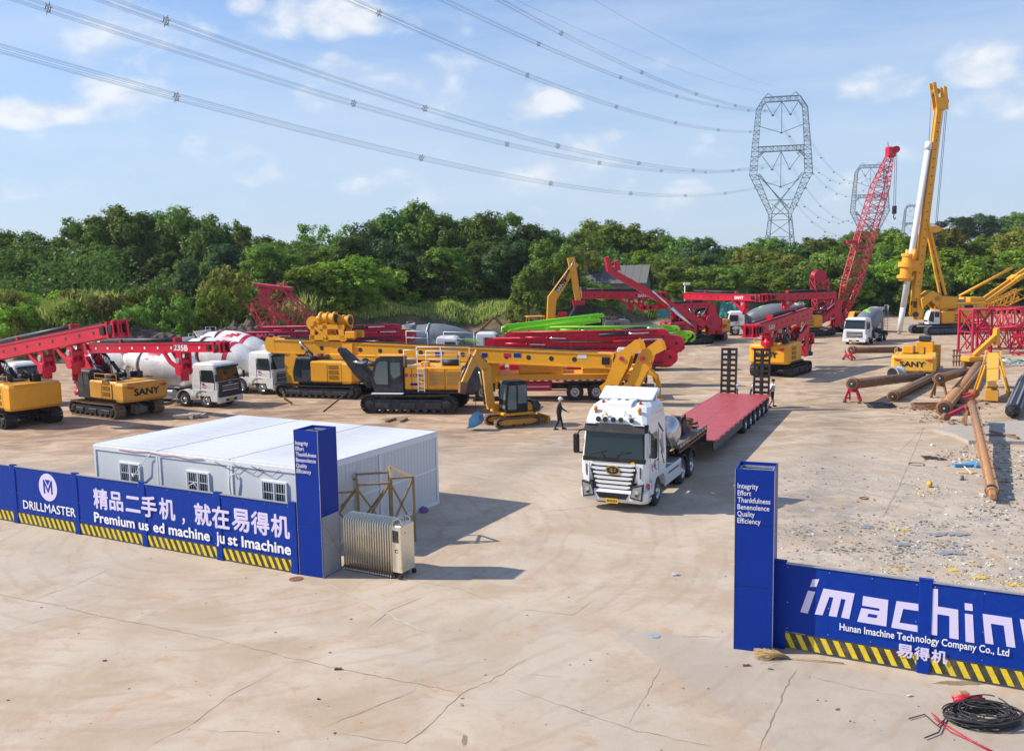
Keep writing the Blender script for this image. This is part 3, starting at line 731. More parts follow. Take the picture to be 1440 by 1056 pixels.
mb = MB(); mb.tube([(1.4, -.02, 2.62), (2.2, -.03, 2.60), (2.9, -.03, 2.66), (3.6, -.03, 2.60), (4.2, -.03, 2.63), (4.9, -.03, 2.58), (5.6, -.03, 2.63)], .012, 'crimson', 5).build('power_cable', T)
for k in range(3):
    mb = MB(); mb.tube([(6.1+k*.8, -.02, 2.6), (6.8+k*.8, -.03, 2.4), (7.0+k*.8, -.02, 2.35), (7.3+k*.8, -.03, 2.58)], .008, 'black', 4).build('power_cable', T)

# ---------------------------------------------------------------- rusty lattice frame leaning behind the gate
fa = G(482, 745, .9)
T = thing('steel_lattice_frame', 'ochre rusty steel lattice frame standing behind the folding gate', 'steel frame', (-5.95, 27.6, 0), R(12))
for k, (x, hh) in enumerate(((0, 1.75), (1.05, 1.95), (2.1, 2.1), (2.1+.7, 2.1))):
    mb = MB(); mb.box((x, 0, hh/2), (.08, .08, hh), 'ochre_steel')
    if k < 3: mb.box((x, .9, hh/2+.1), (.06, .06, hh+.2), 'ochre_steel')
    mb.build('upright', T)
mb = MB()
for (p, q) in (((0, 0, 1.7), (1.05, 0, .3)), ((0, 0, 1.2), (-.8, 0, 1.5)), ((0, 0, 1.3), (-1, 0, .6)), ((1.05, 0, 1.9), (0, 0, .5)), ((1.05, 0, 1.8), (2.1, 0, .2)), ((2.1, 0, 2.0), (1.05, 0, .4)), ((2.1, 0, 1.9), (2.8, 0, .4)), ((2.8, 0, 2.05), (2.1, 0, .6)),
        ((0, 0, 1.75), (1.05, .0, 1.75)), ((1.05, 0, 1.95), (2.1, 0, 1.95)), ((2.1, 0, 2.1), (2.8, 0, 2.1)), ((0, 0, 1.75), (0, .9, 1.9)), ((1.05, 0, 1.95), (1.05, .9, 2.1)), ((2.1, 0, 2.1), (2.1, .9, 2.3)), ((0, .9, 1.9), (1.05, .9, 1.95)), ((1.05, .9, 2.1), (2.1, .9, 2.1)), ((2.1, .9, 2.3), (2.8, 0, 2.1)), ((0, .9, .4), (1.05, 0, 1.9)), ((1.05, .9, .4), (2.1, 0, 2.0))):
    mb.bar(p, q, .06, 'ochre_steel')
mb.build('diagonal_brace', T)
T = thing('cloth_bundle', 'small purple cloth bundle lying at the foot of the portable office wall', 'bundle', G(596, 720), 0, None, .55)
mb = MB(); P('purple', (.22, .12, .32), .9); rg = random.Random(3)
for i in range(7): mb.lathe([(0, .05), (.3, .16), (.7, .14), (1, .04)], (rg.uniform(-.2, .2), rg.uniform(-.15, .15), 0), (rg.uniform(-.2, .2), rg.uniform(-.15, .15), rg.uniform(.2, .4)), 'purple', 8)
mb.build('cloth', T)
# ================================================================ vehicle library (local +X is forward)
def part(name, parent, fn, loc=None, rot=None):
    mb = MB(); fn(mb); return mb.build(name, parent, loc, rot)
CACHE = {}
def wheel(T, x, y, r, w_, rim='steel', dual=False, name='wheel'):
    key = ('w', r, w_, rim)
    if key not in CACHE:
        mb = MB(); rr = r
        mb.lathe([(0, r*.55), (.02, r*.82), (.12, r*.95), (.22, r), (.78, r), (.88, r*.95), (.98, r*.82), (1, r*.55)], (0, -w_/2, 0), (0, w_/2, 0), 'black_rubber', 24, cap=False)
        for k in range(28):
            a = 2*PI*k/28; mb.box((r*1.0*math.cos(a), 0, r*1.0*math.sin(a)), (.035, w_*.62, .07), 'black_rubber', rot=(0, -a, 0))
        ty = mb.mesh('tyre'); mb = MB()
        mb.lathe([(0, r*.56), (0.03, r*.55), (.25, r*.5), (.3, r*.36), (.22, r*.34), (.2, r*.2), (.02, r*.18), (0, r*.02)], (0, -w_/2, 0), (0, w_/2, 0), rim, 20, cap=False)
        mb.lathe([(0, r*.02), (0, r*.18), (.2, r*.2), (.22, r*.34), (.3, r*.36), (.25, r*.5), (.03, r*.55), (0, r*.56)], (0, w_/2, 0), (0, -w_/2, 0), rim, 20, cap=False)
        for k in range(10):
            a = 2*PI*k/10
            for sy in (-1, 1): mb.cyl((r*.27*math.cos(a), sy*w_*.30, r*.27*math.sin(a)), (r*.27*math.cos(a), sy*w_*.36, r*.27*math.sin(a)), r*.03, 'charcoal', n=5)
        CACHE[key] = (ty, mb.mesh('rim'))
    ty, rm = CACHE[key]
    W = inst(name, ty, T, (x, y, r)); inst('rim', rm, W); return W
def crawler(T, Lx, G_, w_, H, mat='track_steel', frame='charcoal', x0=0, shoe=.2, detail=True):
    key = ('c', Lx, w_, H, mat, frame, shoe)
    if key not in CACHE:
        r = H/2-.05; s_ = Lx-2*r-.1; per = 2*s_+2*PI*r; n = int(per/shoe); mb = MB()
        inner = []
        for k in range(n):
            d = per*k/n
            if d < s_: c = (-s_/2+d, r); a = 0
            elif d < s_+PI*r: t_ = (d-s_)/r; c = (s_/2+r*math.sin(t_), r*math.cos(t_)); a = -t_
            elif d < 2*s_+PI*r: c = (s_/2-(d-s_-PI*r), -r); a = PI
            else: t_ = (d-2*s_-PI*r)/r; c = (-s_/2-r*math.sin(t_), -r*math.cos(t_)); a = PI-t_
            sag = -.04*math.sin(PI*(c[0]+s_/2)/s_)*2 if (a == 0 and abs(c[0]) < s_/2) else 0
            Q = Matrix.Rotation(-a, 3, 'Y'); cc = Vector((c[0], 0, c[1]+H/2+sag*.5))
            mb.box(cc, (shoe*.93, w_, .05), mat, rot=Q); mb.box(cc + Q @ Vector((shoe*.25, 0, .04)), (.03, w_, .05), mat, rot=Q)
            mb.box(cc + Q @ Vector((0, 0, -.05)), (shoe*.9, w_*.3, .08), mat, rot=Q)
        belt = mb.mesh('track_belt'); mb = MB(); r2_ = r-.08
        mb.prism([(-s_/2+r*.3, H*.22), (s_/2-r*.3, H*.22), (s_/2, H*.4), (s_/2, H*.62), (s_/2-r*.8, H*.74), (-s_/2+r*.8, H*.74), (-s_/2, H*.62), (-s_/2, H*.4)], -w_*.36, w_*.36, frame)
        nr = max(4, int(s_/.5))
        for k in range(nr):
            x = -s_/2+r*.5+(s_-r)*k/(nr-1); mb.cyl((x, -w_*.42, H*.2), (x, w_*.42, H*.2), H*.12, 'track_steel', n=10)
        for k in range(3): 
            x = -s_/2+s_*(k+.5)/3; mb.box((x, 0, H*.42), (s_*.2, w_*.9, H*.26), frame, b=.02)
        fr = mb.mesh('track_frame'); mb = MB()
        for q in (r2_*.98, ): mb.cyl((0, -w_*.2, 0), (0, w_*.2, 0), q, 'track_steel', n=20)
        mb.cyl((0, -w_*.47, 0), (0, w_*.47, 0), r2_*.55, frame, n=16); mb.cyl((0, -w_*.5, 0), (0, w_*.5, 0), r2_*.25, 'track_steel', n=10)
        for k in range(16):
            a = 2*PI*k/16; mb.box((r2_*math.cos(a), 0, r2_*math.sin(a)), (.06, w_*.2, .1), 'track_steel', rot=(0, -a, 0))
        CACHE[key] = (belt, fr, mb.mesh('sprocket'), s_)
    belt, fr, spk, s_ = CACHE[key]
    for sy in (-1, 1):
        B_ = inst('track', belt, T, (x0, sy*G_, 0)); inst('track_frame', fr, B_)
        inst('sprocket', spk, B_, (-s_/2, 0, H/2)); inst('idler', spk, B_, (s_/2, 0, H/2))
    part('carbody', T, lambda m: (m.box((x0, 0, H*.62), (Lx*.38, 2*G_-w_*.5, H*.36), frame, b=.04), m.cyl((x0, 0, H*.7), (x0, 0, H*1.12), min(.75, Lx*.17), 'charcoal', n=24)))
def ring_loft(mb, secs, m, sm=False):        # secs: list of point rings, same count
    n = len(secs[0]); vs = [p for s_ in secs for p in s_]
    fs = [(i*n+j, i*n+(j+1) % n, (i+1)*n+(j+1) % n, (i+1)*n+j) for i in range(len(secs)-1) for j in range(n)]
    fs += [tuple(range(n))[::-1], tuple((len(secs)-1)*n+j for j in range(n))]
    mb.add(vs, fs, m, sm)
def rrect(x0, x1, hw, z, c=.12, cr=.05):
    return [(x1, -hw+c, z), (x1, hw-c, z), (x1-c*.35, hw-c*.35, z), (x1-c, hw, z), (x0+cr, hw, z), (x0, hw-cr, z), (x0, -hw+cr, z), (x0+cr, -hw, z), (x1-c, -hw, z), (x1-c*.35, -hw+c*.35, z)]
def truck_cab(T, xf, c='white', hw=1.22, z0=.55, h=2.4, ln=2.1, lower=None, gl='glass', roof=False, front=None):
    """forward-control lorry cab: xf = x of the front face"""
    xr = xf-ln; zt = z0+h; lower = lower or c
    def shell(m):
        ring_loft(m, [rrect(xr, xf, hw, z0+.25), rrect(xr, xf+.02, hw, z0+h*.42), rrect(xr, xf-.05, hw-.02, z0+h*.5), rrect(xr, xf-.22, hw-.09, z0+h*.86), rrect(xr+.02, xf-.34, hw-.13, z0+h*.95), rrect(xr+.12, xf-.6, hw-.3, zt)], c)
    S = part('cab', T, shell)
    zz0, zz1 = z0+h*.50, z0+h*.85
    part('windscreen', T, lambda m: m.hexa([(xf-.12, -hw+.14, zz0), (xf-.035, -hw+.14, zz0), (xf-.035, hw-.14, zz0), (xf-.12, hw-.14, zz0), (xf-.26, -hw+.2, zz1), (xf-.19, -hw+.2, zz1), (xf-.19, hw-.2, zz1), (xf-.26, hw-.2, zz1)], gl))
    part('sun_visor', T, lambda m: m.box((xf-.16, 0, zz1+.07), (.2, 2*hw-.3, .12), 'charcoal', rot=(0, R(-25), 0), b=.02))
    for sy in (-1, 1):
        part('side_window', T, lambda m: m.prism([(xf-.24, zz0-.05), (xf-.36, zz1-.08), (xf-ln*.62, zz1-.08), (xf-ln*.62, zz0)], sy*(hw-.03), sy*(hw-.12+.13), gl) if True else 0)
        part('door_seam', T, lambda m: (m.box((xf-ln*.66, sy*(hw-.015), z0+h*.42), (.025, .05, h*.75), 'charcoal'), m.box((xf-.24, sy*(hw-.005), z0+h*.3), (.025, .04, h*.38), 'charcoal')))
        part('door_handle', T, lambda m: m.box((xf-ln*.55, sy*(hw+.02), z0+h*.45), (.16, .03, .04), 'charcoal'))
        part('mirror', T, lambda m: (m.box((xf+.08, sy*(hw+.16), z0+h*.62), (.1, .2, .5), 'charcoal', b=.03), m.bar((xf-.1, sy*(hw-.02), z0+h*.8), (xf+.08, sy*(hw+.16), z0+h*.72), .03, 'charcoal')))
        part('headlight', T, lambda m: m.box((xf+.05, sy*(hw-.26), z0+.1), (.07, .36, .2), 'lamp_glass', b=.02))
        part('wheel_arch', T, lambda m: m.prism([(xf-1.9, z0+.05), (xf-1.75, z0+.42), (xf-1.45, z0+.6), (xf-.95, z0+.6), (xf-.65, z0+.42), (xf-.5, z0-.1), (xf-.02, z0-.1), (xf, z0+.62), (xf-1.95, z0+.66)], sy*(hw-.35), sy*(hw+.04), lower))
    part('bumper', T, lambda m: (m.box((xf+.0, 0, z0-.02), (.2, 2*hw+.04, .42), lower, b=.06), m.box((xf+.085, 0, z0-.06), (.04, 1.1, .16), 'black')))
    part('grille', T, lambda m: (m.box((xf+.025, 0, z0+h*.27), (.05, 1.7, h*.27), 'charcoal', b=.02), [m.box((xf+.06, 0, z0+h*(.18+.065*k)), (.03, 1.6, .05), lower if k % 2 else 'galv') for k in range(4)]))
    part('wiper', T, lambda m: (m.bar((xf-.03, -.3, zz0), (xf-.1, .3, zz0+.3), .025, 'black'), m.bar((xf-.03, .4, zz0), (xf-.1, .9, zz0+.3), .025, 'black')))
    part('number_plate', T, lambda m: m.box((xf+.11, 0, z0-.06), (.015, .44, .14), 'plate_yellow'))
    if front:
        part('front_mask', T, lambda m: m.hexa([(xf+.0, -hw+.06, z0+.18), (xf+.12, -hw+.1, z0+.18), (xf+.12, hw-.1, z0+.18), (xf+.0, hw-.06, z0+.18), (xf-.1, -hw+.08, zz0-.03), (xf+.0, -hw+.12, zz0-.03), (xf+.0, hw-.12, zz0-.03), (xf-.1, hw-.08, zz0-.03)], front))
        part('grille_bar', T, lambda m: [m.box((xf+.115-.022*k, 0, z0+.34+.16*k), (.05, 1.75, .035), 'charcoal') for k in range(5)])
        part('badge', T, lambda m: m.box((xf+.05, 0, zz0-.16), (.05, .28, .1), 'chrome', b=.02))
    for sy in (-1, 1): part('stripe_decal', T, lambda m: (m.prism([(xf-1.3, z0+h*.44), (xf-.75, z0+h*.37), (xf-1.2, z0+h*.40)][::sy], sy*(hw-.01), sy*(hw+.012), 'crimson'), m.prism([(xf-1.25, z0+h*.37), (xf-.85, z0+h*.33), (xf-1.2, z0+h*.335)][::sy], sy*(hw-.01), sy*(hw+.012), 'crimson')))
    if roof: part('roof_deflector', T, lambda m: m.prism([(xr+.1, zt-.05), (xf-.7, zt-.02), (xf-1.0, zt+.2), (xr+.1, zt+.42)], -hw+.3, hw-.3, c))
    return S
def chassis(T, x0, x1, z=.85, m_='charcoal'):
    part('chassis', T, lambda m: ([m.box(((x0+x1)/2, s*.42, z), (x1-x0, .09, .28), m_) for s in (-1, 1)], [m.box((x0+(x1-x0)*(k+.5)/6, 0, z), (.12, .8, .2), m_) for k in range(6)]))
def handrail(T, pts, h=.9, r=.025, m_='trim_white', name='handrail'):
    mb = MB(); top = [Vector(p)+Vector((0, 0, h)) for p in pts]; mid = [Vector(p)+Vector((0, 0, h*.5)) for p in pts]
    mb.tube(top, r, m_, 5); mb.tube(mid, r*.8, m_, 5)
    for p in pts: mb.tube([p, Vector(p)+Vector((0, 0, h))], r, m_, 5)
    return mb.build(name, T)

def mixer(label, loc, rz, drum='mixer_white', stripe='crimson', cabc='mixer_white', lower='mixer_white', logo=None, group='concrete mixer trucks', s=1., gl='glass', front='charcoal'):
    T = thing('mixer_truck', label, 'concrete mixer', loc, rz, group, s)
    truck_cab(T, 4.4, cabc, lower=lower, gl=gl, front=front); chassis(T, -4.2, 4.2)
    for x in (3.4, 1.55, -1.9, -3.25):
        for sy in (-1, 1):
            wheel(T, x, sy*1.02, .52, .30); 
            if x < 0: wheel(T, x, sy*.68, .52, .30)
    for sy in (-1, 1):
        for x in (1.55, -1.9, -3.25):
            part('mudguard', T, lambda m: m.prism([(x+.66*math.cos(a_), .52+.66*math.sin(a_)) for a_ in [PI*k/8 for k in range(9)]] + [(x+.62*math.cos(a_), .52+.62*math.sin(a_)) for a_ in [PI*k/8 for k in range(8, -1, -1)]], sy*.6, sy*1.22, 'charcoal' if cabc == 'white' else lower))
        part('fuel_tank', T, lambda m: m.box((.05, sy*.9, .8), (1.1, .5, .55), 'galv', b=.08))
        part('side_guard', T, lambda m: [m.box((-.4, sy*1.15, z), (1.9, .04, .08), 'galv') for z in (.55, .85)])
    p0, p1 = Vector((2.05, 0, 1.95)), Vector((-4.15, 0, 3.15))
    prof = [(0, .35), (.02, .62), (.16, 1.02), (.34, 1.2), (.52, 1.22), (.68, 1.08), (.84, .8), (1, .55)]
    prof2 = []
    for i in range(len(prof)-1):
        for k in range(3):
            q = k/3; prof2.append((prof[i][0]+(prof[i+1][0]-prof[i][0])*q, prof[i][1]+(prof[i+1][1]-prof[i][1])*q))
    prof2.append(prof[-1])
    def mf(i, k):
        t_ = prof2[i][0]; a = k/32
        f = (a*2 + t_*1.1) % 1
        if stripe == 'red3': return 'crimson' if ((t_ > .27 and t_ < .34) or (t_ > .66 and t_ < .71)) or (f < .12 and .36 < t_ < .62) else drum
        if stripe: return stripe if (f < .16 and .25 < t_ < .62) else drum
        return drum
    D = part('drum', T, lambda m: m.lathe(prof2, p0, p1, drum, 32, mf=mf))
    part('drum_band', D, lambda m: m.lathe([(.72, 1.05), (.72, 1.1), (.745, 1.08), (.745, 1.0)], p0, p1, 'galv', 32, cap=False))
    if logo: text(logo, T, 'green' if drum == 'mixer_grey' else 'crimson', (1.2, -1.2, 2.25), (PI/2-.25, R(10), 0), size=.5, bold=.03); text(logo, T, 'green' if drum == 'mixer_grey' else 'crimson', (-1.4, 1.2, 2.25), (PI/2-.25, R(-10), PI), size=.5, bold=.03)
    part('front_pedestal', T, lambda m: m.prism([(1.7, 1.0), (2.35, 1.0), (2.2, 2.1), (1.95, 2.3)], -.5, .5, cabc if cabc != 'white' else 'grey'))
    part('rear_pedestal', T, lambda m: (m.prism([(-3.9, 1.0), (-3.1, 1.0), (-3.3, 2.2), (-3.7, 2.2)], -.75, -.65, 'grey'), m.prism([(-3.9, 1.0), (-3.1, 1.0), (-3.3, 2.2), (-3.7, 2.2)], .65, .75, 'grey'), m.box((-3.5, 0, 2.1), (.3, 1.4, .2), 'grey')))
    part('hopper', T, lambda m: m.lathe([(0, .3), (.3, .35), (1, .68)], (-4.25, 0, 2.9), (-4.35, 0, 3.8), cabc, 12, cap=False))
    part('discharge_chute', T, lambda m: m.prism([(-4.2, 2.6), (-4.4, 2.6), (-5.2, 1.3), (-5.0, 1.3)], -.25, .25, cabc))
    part('ladder', T, lambda m: ([m.bar((-4.5, y, .9), (-4.6, y, 3.9), .04, 'galv') for y in (.6, 1.0)], [m.bar((-4.5, .6, 1+.3*k), (-4.5, 1.0, 1+.3*k), .03, 'galv') for k in range(9)]))
    handrail(T, [(-4.6, .6, 3.2), (-4.6, 1.05, 3.2), (-4.0, 1.05, 3.2)], .8, .025, 'galv')
    part('water_tank', T, lambda m: m.cyl((1.2, -.9, 1.6), (1.2, .9, 1.6), .22, cabc, n=12))
    return T

def beam(mb, p0, p1, w_, h0, h1, m, holes=0, hr=.13, hm='black'):
    """box girder with proud flanges and lightening holes, in the xz plane at y=0"""
    p0, p1 = Vector(p0), Vector(p1); a = (p1-p0).normalized(); u = Vector((-a.z, 0, a.x)); 
    if u.z < 0: u = -u
    y0 = p0.y
    def q(t_, k): return p0.lerp(p1, t_) + u*k
    hp = []
    for yy in (-w_/2, w_/2): hp.append(yy)
    def slab(k0a, k0b, k1a, k1b, ww):
        b = [q(0, k0a)+Vector((0, -ww/2, 0)), q(1, k1a)+Vector((0, -ww/2, 0)), q(1, k1a)+Vector((0, ww/2, 0)), q(0, k0a)+Vector((0, ww/2, 0)),
             q(0, k0b)+Vector((0, -ww/2, 0)), q(1, k1b)+Vector((0, -ww/2, 0)), q(1, k1b)+Vector((0, ww/2, 0)), q(0, k0b)+Vector((0, ww/2, 0))]
        mb.hexa(b, m)
    slab(-h0/2, h0/2, -h1/2, h1/2, w_*.88); slab(-h0/2-.02, -h0/2+.07, -h1/2-.02, -h1/2+.07, w_); slab(h0/2-.07, h0/2+.02, h1/2-.07, h1/2+.02, w_)
    return q
def mast_holes(T, q, w_, n, hr, m_='black', t0=.1, t1=.9):
    def fn(m):
        for k in range(n):
            c = q(t0+(t1-t0)*k/(n-1), 0); m.lathe([(0, hr*1.25), (1, hr*1.25)], c-Vector((0, w_*.452, 0)), c+Vector((0, w_*.452, 0)), 'charcoal', 12); m.cyl(c-Vector((0, w_*.456, 0)), c+Vector((0, w_*.456, 0)), hr, m_, n=12)
    return part('mast_hole', T, fn)
def ram(T, p0, p1, r=.12, m_='charcoal', f=.55, name='hydraulic_cylinder'):
    p0, p1 = Vector(p0), Vector(p1); c = p0.lerp(p1, f)
    return part(name, T, lambda m: (m.cyl(p0, c, r, m_, n=12), m.cyl(c, p1, r*.55, 'chrome', n=10), m.cyl(c-(p1-p0).normalized()*.08, c, r*1.15, m_, n=12)))
def winch(T, c, r, w_, m_='red', name='winch'):
    c = Vector(c)
    return part(name, T, lambda m: (m.lathe([(0, r), (.08, r), (.08, r*.62), (.92, r*.62), (.92, r), (1, r)], c-Vector((0, w_/2, 0)), c+Vector((0, w_/2, 0)), m_, 20), m.cyl(c-Vector((0, w_/2+.15, 0)), c+Vector((0, w_/2+.15, 0)), r*.4, m_, n=14),
        [m.lathe([(0, r*.66), (.5, r*.72), (1, r*.66)], c+Vector((0, -w_*.4+w_*.8*k/9, 0)), c+Vector((0, -w_*.4+w_*.8*(k+1)/9, 0)), 'charcoal', 16, cap=False) for k in range(9)]))
def house(T, c='yellow', z0=1.05, h=1.6, xr=-3.1, xf=1.5, hw=1.5, cab=True, sany='SANY', cabc=None, cabside=1, swoosh=True, z1=None):
    """superstructure: engine hood, rear counterweight, side louvres, glazed cabin"""
    part('turntable', T, lambda m: (m.box(((xf-.1+xr)/2+.2, 0, z0+.02), (xf-xr-.6, 2*hw-.3, .16), 'charcoal', b=.02),))
    part('engine_hood', T, lambda m: (m.box(((xf*.3+xr+.9)/2, .0, z0+.1+h*.46), (xf*.3-xr-.9, 2*hw, h*.92), c, b=.09), m.box((-.9, .35, z0+h*.98), (1.7, 1.1, .12), 'charcoal', b=.03), m.box((-.5, -hw+.35, z0+h*.99), (1.3, .5, .1), c, b=.03)))
    n = 9; ring = []
    pl = [(xr+.95, -hw-.03), (xr+.95, hw+.03), (xr+.35, hw+.03)] + [(xr+.35-.35*math.sin(a), (hw+.03)*math.cos(a)*1.0) for a in [PI*k/8 for k in range(1, 8)]] + [(xr+.35, -hw-.03)]
    pl = [(xr+1.0, -hw-.03), (xr+1.0, hw+.03), (xr+.22, hw+.03), (xr+.06, hw-.2), (xr, hw*.5), (xr-.02, 0), (xr, -hw*.5), (xr+.06, -hw+.2), (xr+.22, -hw-.03)]
    def cw(m):
        ring_loft(m, [[(x*1 if x > xr+.5 else x+.18, y*.97, z0+.02) for x, y in pl], [(x, y, z0+.18) for x, y in pl], [(x, y, z0+h*.85) for x, y in pl], [(x if x > xr+.5 else x+.12, y*.95, z0+h*.96) for x, y in pl]], c)
    C_ = part('counterweight', T, cw)
    for sy in (-1, 1):
        for k in range(3):
            part('grille', T, lambda m: (m.box((-1.45, sy*(hw+.005), z0+.45+.36*k), (.75, .03, .24), 'black'), [m.box((-1.45, sy*(hw+.022), z0+.37+.36*k+.07*j), (.75, .02, .025), c) for j in range(3)]))
        part('door_seam', T, lambda m: (m.box((-.95, sy*(hw-.005), z0+h*.45), (.03, .03, h*.8), 'charcoal'), m.box((-2.1, sy*(hw+.012), z0+h*.45), (.03, .04, h*.86), 'charcoal')))
    if sany:
        text(sany, T, 'black', (xr-.035, hw*.62, z0+h*.34), (PI/2, 0, -PI/2), width=hw*1.15, height=.42, bold=.035)
        if swoosh:
            for sy in (-1, 1):
                part('stripe_decal', T, lambda m: m.prism([(sy*hw*.52, z0+h*.76), (sy*hw*.9, z0+h*.79), (sy*hw*.86, z0+h*.71), (sy*hw*.7, z0+h*.67)][::sy], xr-.03 if sy else 0, xr+.08, 'red', ax='x'))
    part('exhaust', T, lambda m: (m.cyl((-1.6, -.7, z0+h*.9), (-1.6, -.7, z0+h+.55), .07, 'charcoal', n=10), m.box((-1.4, .2, z0+h*1.0), (.5, .5, .14), 'charcoal', b=.03)))
    handrail(T, [(-2.4, hw-.15, z0+h*.9), (-1.2, hw-.15, z0+h*.9), (0, hw-.15, z0+h*.9)], .55, .02, c)
    if cab:
        cc = cabc or c; y = cabside*(hw-.52)
        S = part('cab', T, lambda m: ring_loft(m, [rrect(xf-1.15+.0, xf+.35, .5, z0+.1, .08), rrect(xf-1.15, xf+.42, .5, z0+.8, .08), rrect(xf-1.15, xf+.15, .46, z0+1.75, .08), rrect(xf-1.1, xf+.0, .4, z0+1.85, .08)], cc), loc=(0, y, 0))
        part('window', S, lambda m: (m.hexa([(xf+.36, -.40, z0+.35), (xf+.425, -.40, z0+.5), (xf+.425, .40, z0+.5), (xf+.36, .40, z0+.35), (xf+.12, -.38, z0+1.68), (xf+.19, -.38, z0+1.62), (xf+.19, .38, z0+1.62), (xf+.12, .38, z0+1.68)], 'glass')))
        for sy in (-1, 1):
            part('window', S, lambda m: m.prism([(xf-.35, z0+.35), (xf+.28, z0+.5), (xf+.3, z0+.85), (xf+.08, z0+1.65), (xf-.35, z0+1.65)], sy*.42, sy*.508, 'glass'))
            part('window', S, lambda m: m.prism([(xf-1.05, z0+.95), (xf-.45, z0+.95), (xf-.45, z0+1.65), (xf-1.05, z0+1.65)], sy*.42, sy*.508, 'glass'))
def rig(label, loc, rz, m0=(2.6, 4.1), m1=(-11.5, 4.8), body='yellow', mastc='red', sany='SANY', tip='', s=1., track='track_steel', Lt=4.9, hw=1.5, mw=.75, mh=.72, kelly=True, brackets=(.78,), cabc='charcoal', drive=True, taper=.8, dm=None, hm=None, hr=.09, hh=1.6, hxr=-3.1, fx=0, group='crawler drilling rigs with folded masts'):
    T = thing('drilling_rig', label, 'drilling rig', loc, rz, group, s)
    crawler(T, Lt, 1.35, .7, .95, mat=track); house(T, body, hw=hw, sany=sany, cabc=cabc, h=hh, xr=hxr)
    P0 = Vector((m0[0], 0, m0[1])); P1 = Vector((m1[0], 0, m1[1]))
    mb = MB(); q = beam(mb, P0, P1, mw, mh, mh*taper, mastc); Mst = mb.build('mast', T)
    mast_holes(T, q, mw, 9 if hr < .1 else 14, hr, m_=hm or 'charcoal')
    a = (P1-P0).normalized()
    # mast head: two square eyes at the tip
    def head(m):
        for sy in (-1, 1):
            c = P1 + a*.3 + Vector((0, sy*mw*.3, 0)); m.box(c, (1.0, mw*.1, mh*1.0), mastc, rot=(0, -math.atan2(a.z, a.x), 0))
        for k in (0, .55): m.box(P1+a*k, (.12, mw*1.05, mh*1.05), mastc, rot=(0, -math.atan2(a.z, a.x), 0))
        m.cyl(P1+a*.28-Vector((0, mw*.5, 0)), P1+a*.28+Vector((0, mw*.5, 0)), mh*.34, 'charcoal', n=16)
        for sy in (-1, 1): m.box(P1+a*.64+Vector((0, sy*mw*.27, 0)), (.04, mw*.34, mh*.5), 'black', rot=(0, -math.atan2(a.z, a.x), 0))
        for k in (.28, -.45): m.box(P1+a*k, (mh*.5, mw*1.14, mh*.46), 'black', rot=(0, -math.atan2(a.z, a.x), 0))
        for sy in (-1, 1): m.box(P1+a*.63+Vector((0, sy*mw*.26, 0)), (.06, mw*.36, mh*.52), 'black', rot=(0, -math.atan2(a.z, a.x), 0))
        for z_ in (-.47, .47): m.box(P1+a*.66+Vector((0, 0, z_*mh)), (.12, mw*1.2, mh*.12), mastc, rot=(0, -math.atan2(a.z, a.x), 0))
    part('mast_head', T, head)
    part('leader_rail', T, lambda m: [m.bar(P0.lerp(P1, .04)+Vector((0, sy*mw*.36, mh*.56)), P0.lerp(P1, .96)+Vector((0, sy*mw*.36, mh*.5)), .08, 'charcoal') for sy in (-1, 1)])
    if kelly: part('kelly_bar', T, lambda m: (m.cyl(P0.lerp(P1, .12)+Vector((0, 0, mh*.78)), P0.lerp(P1, .72)+Vector((0, 0, mh*.74)), .15, 'charcoal', n=12), m.box(P0.lerp(P1, .72)+Vector((0, 0, mh*.6)), (.2, .5, .5), mastc), m.box(P0.lerp(P1, .3)+Vector((0, 0, mh*.6)), (.2, .5, .4), mastc)))
    for b_ in brackets:
        c = P0.lerp(P1, b_)
        part('sheave_bracket', T, lambda m: ([(m.prism([(c.x-.75, c.z-mh*.4), (c.x-.25, c.z-mh*.4), (c.x-.2, c.z-.8), (c.x-.12, c.z-1.45), (c.x-.35, c.z-1.65), (c.x-.7, c.z-1.5), (c.x-.8, c.z-1.0)], y, y+.1, mastc), m.prism([(c.x+.85, c.z-mh*.4), (c.x+1.2, c.z-mh*.4), (c.x+.5, c.z-.95), (c.x-.2, c.z-1.25), (c.x-.2, c.z-1.0), (c.x+.35, c.z-.75)], y, y+.1, mastc)) for y in (-.35, .25)], m.cyl((c.x-.45, -.4, c.z-1.35), (c.x-.45, .4, c.z-1.35), .3, mastc, n=14), m.cyl((c.x-.45, -.42, c.z-.75), (c.x-.45, .42, c.z-.75), .16, 'galv', n=12), m.cyl((c.x-.5, 0, c.z-1.0), (c.x-.5, 0, c.z-1.95), .24, mastc, n=14), m.box((c.x-.45, 0, c.z-.8), (.55, .62, .3), mastc, b=.03)))
    # parallelogram linkage and rams in front of the house
    T0 = T; F_ = fx
    for sy in (-1, 1):
        part('linkage_arm', T, lambda m: (m.prism([(1.0, 1.6), (1.5, 1.5), (2.75+F_, 3.3), (2.6+F_, 3.7), (2.3+F_, 3.6), (.95, 2.1)], sy*.42, sy*.56, mastc),))
        ram(T, (.2, sy*.75, 2.2), (2.0+F_, sy*.5, 4.0), .12, 'charcoal'); ram(T, (.9, sy*.3, 1.6), (2.9+F_, sy*.28, 2.2), .13, mastc)
